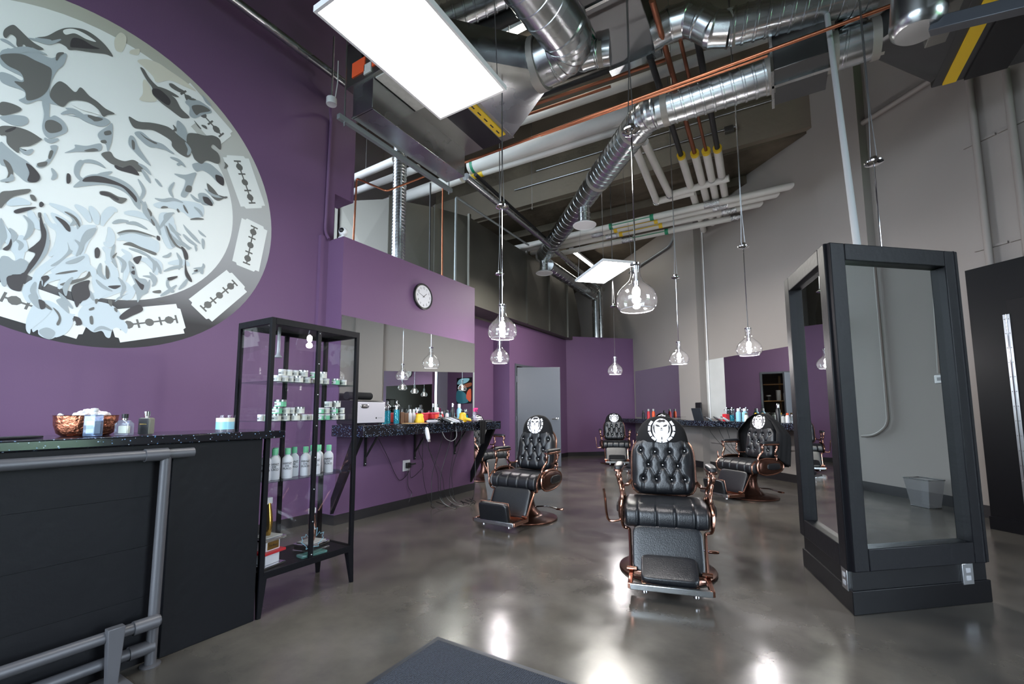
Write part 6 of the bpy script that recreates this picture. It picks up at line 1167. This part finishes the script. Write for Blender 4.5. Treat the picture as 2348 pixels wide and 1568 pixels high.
def tin(kind, w, loc, label, group):
    b, l, lab, pr, h = tin_mesh(kind, w); t = thing('hair_product_tin', label, 'tin', loc, rnd.uniform(-0.5, 0.3), group)
    for nm, me in (('body', b), ('lid', l), ('paper_label', lab), ('label_print', pr)):
        o = bpy.data.objects.new(nm, me); col.objects.link(o); o.parent = t
    return h
def row(shelf, z, x, ys, ws, kinds, where):
    for i, (yy, w, k) in enumerate(zip(ys, ws, kinds)):
        tin(k, w, (x, yy, z), 'small round styling tin on the %s, %s from the left' % (where, ORD[i]), 'tins on the %s' % where)
row(0, 1.341, -2.655, [1.588,1.631,1.675,1.726,1.787,1.829,1.889,1.930,2.010,2.072], [0.042, 0.05, 0.038, 0.062, 0.05, 0.034, 0.036, 0.045, 0.052, 0.045], 'wwwwwbwwgw', 'upper glass shelf, lower layer')
row(0, 1.341 + 0.040, -2.66, [1.621,1.662,1.706,1.761,1.836,1.908], [0.042, 0.046, 0.045, 0.062, 0.04, 0.054], 'wwwwgw', 'upper glass shelf, top layer')
row(0, 1.341, -2.78, [1.690,1.747,1.806,1.868,1.931,2.004], [0.05] * 6, 'wgwwgw', 'upper glass shelf, rear row')
row(1, 1.101, -2.655, [1.499,1.521,1.594,1.651,1.716,1.774,1.812,1.840,1.897,1.947,2.006,2.066], [0.036, 0.03, 0.054, 0.054, 0.06, 0.046, 0.034, 0.03, 0.044, 0.044, 0.056, 0.046], 'wgwwwwwwggww', 'middle glass shelf, lower layer')
row(1, 1.101 + 0.043, -2.66, [1.600,1.654,1.694,1.750,1.901,1.947,2.007,2.068], [0.056, 0.05, 0.04, 0.058, 0.044, 0.044, 0.054, 0.044], 'gwwwgwgw', 'middle glass shelf, second layer')
row(1, 1.101 + 0.086, -2.66, [1.620,1.961,2.026], [0.066, 0.05, 0.055], 'gww', 'middle glass shelf, top layer')
row(1, 1.101, -2.78, [1.604,1.669,1.737,1.807,1.996,2.078], [0.05] * 6, 'wwgwww', 'middle glass shelf, rear row')
# ---- shampoo bottles
ys = [1.507,1.599,1.652,1.676,1.752,1.806,1.881,1.912,1.951,1.978]; xs = [-2.66, -2.66, -2.74, -2.65, -2.70, -2.66, -2.66, -2.74, -2.73, -2.66]
bprof = [(0, 0), (0.029, 0), (0.031, 0.004), (0.031, 0.105), (0.029, 0.122), (0.02, 0.135), (0.014, 0.14), (0.014, 0.146), (0, 0.146)]
bm_ = MB().lathe(bprof, 24).mesh('bottle_body', 'print_white'); cm_ = MB().lathe([(0, 0.146), (0.0165, 0.146), (0.0165, 0.182), (0.015, 0.184), (0, 0.184)], 20).mesh('bottle_cap', 'mint')
for i, (yy, xx) in enumerate(zip(ys, xs)):
    yy = max(yy, 1.545)
    t = thing('shampoo_bottle', 'white bottle with mint cap on the lowest glass shelf, %s from the left' % ORD[i], 'bottle', (xx, yy, 0.746), 0, 'white bottles in the cabinet')
    for nm, me in (('bottle_body', bm_), ('cap', cm_)):
        o = bpy.data.objects.new(nm, me); col.objects.link(o); o.parent = t
    if xx > -2.71:
        d = Vector((2.66, -yy, 0)).normalized()
        for ln, zz in (('HANZ', 0.093), ('DE', 0.077), ('FUKO', 0.061)):
            text('lettering', ln, 0.018, 'print_black', t, wallM(tuple(d * 0.0315 + Vector((0, 0, zz))), (-d.y, d.x, 0), (0, 0, 1)), 0.0004)
# ---- trophies and the glass maple leaf
def clipper_shape(t, m, h, z0):
    MB().tube(spline([(0, 0, z0), (0.004, 0, z0 + h * 0.3), (0, 0, z0 + h * 0.6), (-0.006, 0, z0 + h * 0.95)], 5), [0.014 + 0.008 * math.sin(PI * i / 15) for i in range(16)], 14, sy=1.25).build('clipper_figure', m, t)
    MB().box((-0.02, -0.022, z0 + h * 0.93), (0.008, 0.022, z0 + h * 1.12)).build('clipper_blade', 'white_plastic', t, bevel=0.003)
t = thing('trophy', 'tall award with golden clipper figure on stacked white and silver tiers', 'trophy', (-2.70, 1.60, 0.242), 0.2)
for z0, z1, w, m in ((0.0, 0.012, 0.075, 'chrome'), (0.012, 0.075, 0.05, 'print_white'), (0.075, 0.09, 0.075, 'red_plastic'), (0.09, 0.15, 0.05, 'print_white'), (0.15, 0.165, 0.075, 'chrome'), (0.165, 0.172, 0.06, 'pale_grey')): MB().box((-w, -w, z0), (w, w, z1)).build('tier', m, t, bevel=0.003)
plq = MB().box((0.0505, -0.04, 0.098), (0.0525, 0.04, 0.142)).build('plaque', 'gold', t, sm=0); text('plaque_text', '1st Place', 0.017, 'print_black', plq, wallM((0.053, 0, 0.12), (0, 1, 0), (0, 0, 1)), 0.0003)
clipper_shape(t, 'gold', 0.2, 0.17)
t = thing('trophy', 'small award with bronze clipper figure behind the glass maple leaf', 'trophy', (-2.74, 1.93, 0.242), 0.2)
for z0, z1, w, m in ((0.0, 0.012, 0.08, 'chrome'), (0.012, 0.035, 0.075, 'black_plastic'), (0.035, 0.05, 0.08, 'chrome'), (0.05, 0.057, 0.065, 'pale_grey')): MB().box((-w, -w, z0), (w, w, z1)).build('tier', m, t, bevel=0.003)
clipper_shape(t, 'rose_bronze', 0.19, 0.055)
lf = [(0, 0.13), (0.013, 0.1), (0.026, 0.107), (0.022, 0.065), (0.042, 0.085), (0.047, 0.073), (0.068, 0.077), (0.06, 0.057), (0.068, 0.05), (0.035, 0.022), (0.039, 0.011), (0.005, 0.016), (0.004, -0.01)]
lf = lf + [(-x, z) for x, z in reversed(lf[1:])]
t = thing('glass_award', 'glass maple leaf award on a green glass base', 'award', (-2.63, 1.86, 0.242), PI / 2 - 0.1)
MB().box((-0.085, -0.035, 0), (0.085, 0.035, 0.016)).build('glass_base', 'green_glass', t, bevel=0.003); MB().prism([(x * 1.1, z * 1.25 + 0.03) for x, z in lf], -0.004, 0.004, Matrix.Rotation(PI / 2, 4, 'X')).build('leaf_plate', 'clear_glass', t, sm=0)
MB().tube([(x * 1.1, 0, z * 1.25 + 0.03) for x, z in lf], 0.0022, 6, closed=True).build('leaf_edge', 'candle_blue', t)
# ---- left work shelf
ZS = 1.021; XF = -3.6
def px(v): return v
yb = [3.010,3.352]
t = thing('towel_warmer', 'silver fronted towel warmer cabinet on the left end of the shelf', 'towel warmer', (-3.98 + 0.06, (yb[0] + yb[1]) / 2, ZS))
hw = (yb[1] - yb[0]) / 2 + 0.02
MB().box((0.0, -hw, 0.012), (0.27, hw, 0.25)).build('case', 'black_plastic', t, bevel=0.008); dp = MB().box((0.27, -hw, 0.02), (0.295, hw, 0.235)).build('door', 'silver_face', t, bevel=0.006)
MB().pillow((0.297, -hw + 0.11, 0.19), (0.012, 0.11, 0.045), 0.8, 20, 8).build('door_handle', 'chrome', dp); MB().lathe([(0, 0.295), (0.009, 0.295), (0.009, 0.2965), (0, 0.2965)], 12, (0, hw - 0.12, 0.07), (1, 0, 0)).build('badge', 'print_black', dp)

for j in range(5): MB().box((0.2945, hw - 0.10 + j * 0.013, 0.066), (0.2957, hw - 0.092 + j * 0.013, 0.075)).build('badge_print', 'pewter_plastic', dp, sm=0)
for sx_ in (0.04, 0.24):
    for sy_ in (-1, 1): MB().lathe([(0.012, 0), (0.012, 0.014)], 10, (sx_, sy_ * (hw - 0.03), 0)).build('foot', 'black_plastic', t)
o = MB().tube([(0, -0.14, 0), (0, 0.16, 0)], 0.05, 16, sy=0.8).build('rolled_towel', 'cloth_black'); o.location = (-3.80, (yb[0] + yb[1]) / 2 - 0.03, ZS + 0.25 + 0.05); tag(o, 'rolled black towel on top of the silver towel warmer', 'towel')
def jar(yy, x, h, r, label):
    t = thing('disinfectant_jar', label, 'jar', (x, yy, ZS), 0, 'blue disinfectant jars on the left shelf')
    MB().shell([(r, 0.0), (r, h)], 20).build('glass_wall', 'clear_glass', t); MB().lathe([(0, 0.004), (r * 0.96, 0.004), (r * 0.96, h * 0.82), (0, h * 0.82)], 20).build('blue_liquid', 'disinfectant', t)
    MB().lathe([(r * 1.08, h), (r * 1.08, h + 0.012), (r * 0.5, h + 0.03), (0.008, h + 0.04), (0.008, h + 0.055), (0.014, h + 0.06), (0, h + 0.07)], 20).build('lid', 'chrome', t); MB().tube([(0, 0, 0.02), (0, 0, h + 0.03)], 0.004, 6).build('lift_rod', 'chrome', t)
yj = [3.388,3.457,3.533]
jar(yj[0], -3.66, 0.17, 0.03, 'blue disinfectant jar nearest the silver towel warmer'); jar(yj[1] + 0.02, -3.70, 0.18, 0.034, 'blue disinfectant jar, middle of the three on the left shelf'); jar(yj[2] + 0.02, -3.64, 0.19, 0.032, 'blue disinfectant jar nearest the brown tool holder')
def holder(loc, label):
    t = thing('tool_holder', label, 'holder', loc)
    for k, (dx, dy, h) in enumerate(((0, -0.035, 0.13), (0.0, 0.03, 0.12))): MB().box((dx - 0.035, dy - 0.03, 0), (dx + 0.035, dy + 0.03, h)).build('leather_pouch', 'brown_leather', t, bevel=0.005)
    for k in range(4): MB().beam((0.01 * k - 0.02, -0.04 + 0.02 * k, 0.08), (0.012 * k - 0.02, -0.045 + 0.022 * k, 0.2 - 0.01 * k), 0.006, 0.018).build('comb', 'black_plastic', t, sm=0)
yh = [3.727,3.898,4.071,4.213,4.692,4.439,4.786,5.035,5.193,3.811,4.371,4.536]
holder((-3.72, yh[0], ZS), 'brown leather tool holder full of combs on the left shelf')
def box_item(name, label, cat, loc, size, m, lidm=None, rz=0, bev=0.004):
    t = thing(name, label, cat, loc, rz); MB().box((-size[0] / 2, -size[1] / 2, 0), (size[0] / 2, size[1] / 2, size[2] * (0.86 if lidm else 1))).build('container', m, t, bevel=bev)
    if lidm: MB().box((-size[0] / 2 - 0.004, -size[1] / 2 - 0.004, size[2] * 0.86), (size[0] / 2 + 0.004, size[1] / 2 + 0.004, size[2])).build('lid', lidm, t, bevel=bev)
    return t
t = box_item('sharps_box', 'red sharps container on the left shelf, nearer the yellow pouch', 'container', (-3.74, yh[2], ZS), (0.09, 0.13, 0.12), 'red_plastic', 'pink_red')
t = box_item('sharps_box', 'red sharps container on the left shelf, nearer the clippers', 'container', (-3.72, yh[3] + 0.03, ZS), (0.09, 0.13, 0.125), 'red_plastic', 'pink_red'); MB().box((0.0455, -0.01, 0.03), (0.047, 0.05, 0.1)).build('warning_label', 'orange_label', t, sm=0)
def spray(name, label, loc, h, r, m, capm, rz=0, trig=None):
    t = thing(name, label, 'bottle', loc, rz); MB().lathe([(0, 0), (r, 0), (r * 1.03, h * 0.05), (r, h * 0.66), (r * 0.55, h * 0.76), (r * 0.5, h * 0.8), (0, h * 0.8)], 20).build('bottle_body', m, t)
    MB().lathe([(0, h * 0.78), (r * 0.62, h * 0.78), (r * 0.62, h * 0.97), (r * 0.5, h), (0, h)], 18).build('cap', capm, t)
    if trig: MB().box((-0.012, -0.012, h * 0.95), (0.05, 0.012, h * 1.08)).build('spray_head', trig, t, bevel=0.005); MB().tube([(0.035, 0, h * 0.97), (0.03, 0, h * 0.85), (0.04, 0, h * 0.78)], 0.006, 8).build('trigger', trig, t)
    return t
def pouch(loc, label, h=0.14, rz=0.0):
    """yellow blow-up bulb duster: pear shaped bag with nozzle"""
    t = thing('powder_duster', label, 'duster', loc, rz); MB().lathe([(0, 0), (0.05, 0.0), (0.055, 0.02), (0.05, h * 0.45), (0.042, h * 0.62), (0.046, h * 0.8), (0.03, h * 0.92), (0, h)], 9).build('bag', 'yellow_plastic', t, sm=60)
    MB().tube([(0.04, 0.02, h * 0.3), (0.085, 0.06, h * 0.2), (0.1, 0.07, h * 0.1)], [0.02, 0.018, 0.01], 10).build('spout', 'yellow_plastic', t); MB().lathe([(0.02, h * 0.9), (0.022, h * 1.15), (0, h * 1.17)], 12).build('stopper', 'black_plastic', t)
pouch((-3.62, yh[1], ZS), 'yellow rubber duster left of the red sharps containers', 0.12, 2.2); pouch((-3.60, yh[4], ZS), 'yellow rubber duster in front of the white spray can', 0.13, -0.4)
spray('spray_can', 'white and pale blue spray can standing near the shelf end', (-3.78, yh[6] + 0.06, ZS), 0.24, 0.033, 'candle_blue', 'white_plastic'); spray('spray_can', 'small white spray can with dark print behind the clippers', (-3.82, yh[5], ZS), 0.19, 0.03, 'pale_grey', 'white_plastic')
spray('spray_can', 'slim black and silver spray can left of the pale blue can', (-3.80, yh[4] + 0.04, ZS), 0.25, 0.022, 'black_plastic', 'chrome')
spray('spray_bottle', 'clear spray bottle with hot pink trigger at the shelf end', (-3.66, yh[7], ZS), 0.17, 0.026, 'clear_plastic', 'hot_pink', 0.3, 'hot_pink')
spray('styling_bottle', 'green topped clear bottle above the red sharps containers', (-3.88, yh[3] - 0.02, ZS), 0.22, 0.028, 'bottle_glass', 'black_plastic'); 
for i in range(3): spray('styling_bottle', 'small white bottle behind the red sharps containers, %s from the left' % ORD[i], (-3.88, yh[2] - 0.06 + 0.06 * i, ZS), 0.165, 0.022, 'white_plastic', 'white_plastic')
for i, m in enumerate(('dark_bronze', 'print_white', 'pink_red', 'pewter_plastic', 'red_plastic', 'print_white')): spray('styling_bottle', 'small styling product bottle in the crowd behind the clippers, %s from the left' % ORD[i], (-3.86 + 0.03 * (i % 2), yh[10] - 0.05 + 0.065 * i, ZS), 0.12 + 0.015 * (i % 3), 0.023, m, 'black_plastic' if i % 2 else 'white_plastic')
def clipper(label, loc, rz, tilt, m='steel', cordm='black_plastic', scale=1.0):
    t = thing('hair_clipper', label, 'hair clipper', loc, rz); Mx = Matrix.Rotation(tilt, 4, 'Y') @ Matrix.Scale(scale, 4)
    MB().pillow((0, 0, 0), (0.15, 0.042, 0.036), 0.45, 18, 10, Mx).build('clipper_body', m, t); MB().box((0.072, -0.022, -0.012), (0.098, 0.022, 0.008)).xf(Mx).build('clipper_blade', 'chrome', t, bevel=0.002); MB().tube([tuple(Mx @ Vector(q)) for q in ((-0.07, 0, 0), (-0.1, 0, 0.0), (-0.115, 0, -0.01))], 0.007, 8).build('cord_grip', cordm, t)
    return t
for i in range(4): clipper('clipper leaning over the shelf edge, %s from the left' % ORD[i], (-3.535, yh[10] - 0.09 + 0.075 * i, ZS + 0.028), 0.3, 0.35, ('black_plastic', 'steel', 'silver_face', 'black_plastic')[i])
clipper('long silver clipper lying in front of the red sharps containers', (-3.56, yh[2] - 0.03, ZS + 0.02), 1.2, 0.0, 'silver_face'); clipper('pale clipper hanging by its cord below the shelf edge', (-3.48, [3.879][0], 0.905), PI / 2 - 1.5, PI / 2 - 0.25, 'white_plastic')
rk = thing('clipper_rack', 'black wire rack lined with small tools at the shelf front', 'rack', (-3.62, yh[3] + 0.02, ZS))
MB().box((-0.04, -0.15, 0.0), (0.05, 0.17, 0.05)).build('rack_body', 'black_plastic', rk, bevel=0.003)
for i in range(6): MB().tube([(0.052, -0.13 + 0.055 * i, 0.005), (0.056, -0.13 + 0.055 * i, 0.06), (0.04, -0.13 + 0.055 * i, 0.065)], 0.002, 6).build('rack_wire', 'chrome', rk)
for i, (dy, l) in enumerate(((-0.1, 0.2), (-0.02, 0.26), (0.06, 0.22))):
    o = MB().prism([(-0.02, 0), (0.02, 0), (0.012, l), (-0.008, l)], 0, 0.008, Matrix.Rotation(-PI / 2 + 0.2 * i, 4, 'Z')).build('wooden_brush', 'oak', bevel=0.003); o.location = (-3.60 - 0.03 * i, yh[9] - 0.1 + dy, ZS + 0.001); tag(o, 'flat wooden brush handle lying before the tool holder, %s from the left' % ORD[i], 'brush')
box_item('tin_box', 'small white box at the far right end of the left shelf', 'box', (-3.72, yh[8], ZS), (0.05, 0.06, 0.04), 'white_plastic', 'steel')
box_item('comb_tray', 'flat black tray at the far end of the left shelf', 'tray', (-3.66, yh[8] + 0.10, ZS), (0.12, 0.22, 0.015), 'black_plastic')
# towel hanging over the shelf edge
def twl(u, v):
    w = 0.12 + 0.02 * math.sin(5 * u); s = (v - 0.5) * w * (1 - 0.3 * max(0, u - 0.75) * 4 * abs(v - 0.2)); z = 1.03 - 0.30 * max(0, u - 0.2) / 0.8 if u > 0.2 else 1.03
    x = -3.62 + 0.15 * min(u / 0.2, 1) + 0.008 * math.sin(14 * v + 3 * u)
    return (x, yh[7] - 0.07 + s, z - 0.05 * (1 - abs(2 * v - 1)) * max(0, u - 0.7))
o = MB().grid(twl, 26, 14).build('hanging_towel', 'cloth_black', sm=70); o.modifiers.new('thick', 'SOLIDIFY').thickness = 0.006; tag(o, 'black towel hanging over the edge of the left shelf', 'towel')
# cords dangling to the floor
def cord(label, pts, r=0.0035, m='black_plastic', group=None):
    o = MB().tube(spline(pts, 7), r, 6).build('dangling_wire', m); return tag(o, label, 'wire', group)
cord('black cord looping from under the shelf to the wall outlet', [(-3.9,3.54,0.857), (-3.95,3.738,0.62), (-3.955,3.851,0.432), (-3.955,3.945,0.339), (-3.955,4.067,0.401), (-3.94, 4.07, 0.47)])
cord('black cord rising from the outlet to the shelf bracket', [(-3.935, 4.08, 0.47), (-3.95,4.123,0.347), (-3.94,4.258,0.412), (-3.94,4.328,0.486), (-3.93,4.225,0.674), (-3.9,4.236,0.837)])
cord('black cord trailing from the outlet down to the skirting', [(-3.94, 4.05, 0.45), (-3.95,4.073,0.249), (-3.95,4.136,0.162), (-3.95,4.093,0.064)])
gC = 'clipper cords hanging to the floor'
CO = [((-3.50, [3.864][0], 0.93), [4.084][0]), ((-3.52, [4.195][0], 0.96), [4.130][0]), ((-3.6, [4.052][0], 0.89), [4.272][0]), ((-3.52, [4.379][0], 0.96), [4.305][0]), ((-3.51, [4.466][0], 0.97), [4.473][0]), ((-3.5, [4.555][0], 0.95), [4.542][0]), ((-3.7, [4.147][0], 0.89), [4.388][0])]
for i, (a, yy) in enumerate(CO):
    b = rnd.uniform(-0.06, 0.06); c = rnd.uniform(-0.1, 0.1)
    cord('thin black clipper cord hanging from the shelf to the floor, %s from the left' % ORD[i], [a, (a[0] - 0.03, a[1] + b * 0.3, 0.75), (-3.62 + c * 0.3, (a[1] + yy) / 2 + b, 0.4), (-3.62, yy, 0.12), (-3.55 + c, yy + 0.05, 0.006), (-3.45 + c, yy + 0.25 + b, 0.005), (-3.62, yy + 0.4, 0.005)], 0.003 + 0.0006 * (i % 2), group=gC)
cord('pale grey cord looping in a V below the shelf edge', [(-3.50, [4.413][0], 0.98), (-3.49,4.428,0.849), (-3.49,4.334,0.795), (-3.49,4.217,0.833), (-3.49,4.151,0.914)], 0.004, 'pewter_plastic')
cord('long black cord from the shelf end past the bin to the chair', [(-3.5, [4.799][0], 1.0), (-3.49,4.797,0.774), (-3.48,4.815,0.434), (-3.42,4.715,0.174), (-3.354,4.534,0.006), (-3.467,4.352,0.006), (-3.86,4.487,0.006)], 0.0035)
# ---- right work shelf (positions along the wall)
ZR = 0.966
def rp(t, off): return rw(t, off, ZR)
tr_ = [16.144,15.899,15.684,15.367,15.101,14.768,14.161,13.952,13.377,13.235,13.294,13.155,13.021,12.869,12.723,12.543,12.352,12.099,11.946,11.863,11.783,13.437,13.178,12.977]
for i, (k, m, cm, h) in enumerate(((0, 'black_plastic', 'black_plastic', 0.2), (1, 'red_plastic', 'pale_grey', 0.24), (2, 'orange_label', 'pale_grey', 0.24))): spray('spray_can', 'spray can at the far end of the right shelf, %s from the left' % ORD[i], rp(tr_[k], 0.3), h, 0.036, m, cm)
t = thing('wire_basket', 'low chrome wire basket on the far part of the right shelf', 'basket', rp(tr_[5], 0.22), RZ)
for z in (0.005, 0.06): MB().tube([(-0.15, -0.08, z), (0.15, -0.08, z), (0.15, 0.08, z), (-0.15, 0.08, z)], 0.003, 6, closed=True).build('wire_ring', 'black_metal', t)
for i in range(7):
    for s in (-1, 1): MB().tube([(-0.15 + 0.05 * i, s * 0.08, 0.005), (-0.15 + 0.05 * i, s * 0.08, 0.06)], 0.0025, 6).build('wire', 'black_metal', t)
t = thing('hand_mirror', 'black framed upright mirror leaning beside the column on the right shelf', 'mirror', rp(tr_[6] - 0.1, 0.26), RZ + PI / 2)
MB().box((-0.02, -0.09, 0), (0.01, 0.09, 0.36)).build('frame', 'black_plastic', t, bevel=0.01); MB().box((-0.0215, -0.07, 0.03), (-0.0195, 0.07, 0.33)).build('glass', 'mirror_glass', t, sm=0)
t = thing('black_case', 'dark flat case leaning against the column on the right shelf', 'case', rp(tr_[7], 0.34), RZ)
MB().box((-0.14, -0.012, 0), (0.14, 0.012, 0.25)).xf(Matrix.Rotation(-0.25, 4, 'X')).build('case_body', 'dark_steel', t, bevel=0.004)
for i, k in enumerate((8, 9)):
    t = thing('disinfectant_jar', 'blue disinfectant jar on the right shelf, %s of the pair' % ('left' if i == 0 else 'right'), 'jar', rp(tr_[k] + 0.0, 0.16), 0, 'blue jars on the right shelf'); r, h = 0.04, 0.2
    MB().shell([(r, 0), (r, h)], 20).build('glass_wall', 'clear_glass', t); MB().lathe([(0, 0.004), (r * 0.96, 0.004), (r * 0.96, h * 0.55), (0, h * 0.55)], 20).build('blue_liquid', 'disinfectant', t); MB().lathe([(r * 1.08, h), (r * 1.08, h + 0.012), (0.01, h + 0.03), (0.01, h + 0.055), (0, h + 0.06)], 20).build('lid', 'chrome', t)
box_item('sharps_box', 'red and white box beside the blue jars on the right shelf', 'container', rp(tr_[11], 0.36), (0.1, 0.07, 0.13), 'red_plastic', None, RZ)
for i, k in enumerate((12, 13)): spray('spray_can', 'white topped pale blue can on the right shelf, %s of two' % ('left' if i == 0 else 'right'), rp(tr_[k], 0.2), 0.23, 0.045, 'candle_blue', 'white_plastic')
for i, k in enumerate((14, 15, 16)): spray('styling_bottle', 'pale tub with green lid on the right shelf, %s from the left' % ORD[i], rp(tr_[k], 0.3 - 0.04 * (i % 2)), 0.15, 0.034, 'cream_label', ('leaf_grey', 'yellow_plastic', 'oak')[i])
spray('spray_bottle', 'tall black spray bottle with silver tip on the right shelf', rp(tr_[17], 0.24), 0.3, 0.035, 'black_plastic', 'chrome')
for i, (k, m, cm) in enumerate(((18, 'pale_grey', 'black_plastic'), (19, 'print_white', 'orange_label'), (20, 'bottle_glass', 'chrome'))): spray('styling_bottle', 'small bottle near the mirror pillar on the right shelf, %s from the left' % ORD[i], rp(tr_[k], 0.3), 0.13 + 0.02 * (i == 1), 0.03, m, cm)
for i, k in enumerate((21, 22, 23)):
    clipper('clipper propped on the right shelf edge, %s from the left' % ORD[i], Vector(rp(tr_[k] + 0.05, 0.47)) + Vector((0, 0, 0.03)), RZ - PI / 2, 0.5, ('steel', 'steel', 'white_plastic')[i])
    a = Vector(rw(tr_[k] + 0.05, 0.5, ZR)); j = 0.12 * (i - 1)
    cord('thin black cord drooping from the right shelf to the wall, %s from the left' % ORD[i], [tuple(a), rw(tr_[k] + 0.02, 0.46, 0.75), rw(tr_[k] - 0.05 + j, 0.3, 0.45), rw(tr_[k] - 0.22 + j, 0.08, 0.25), rw(tr_[k] - 0.3 + j, 0.05, 0.3)], 0.004, group='cords under the right shelf')
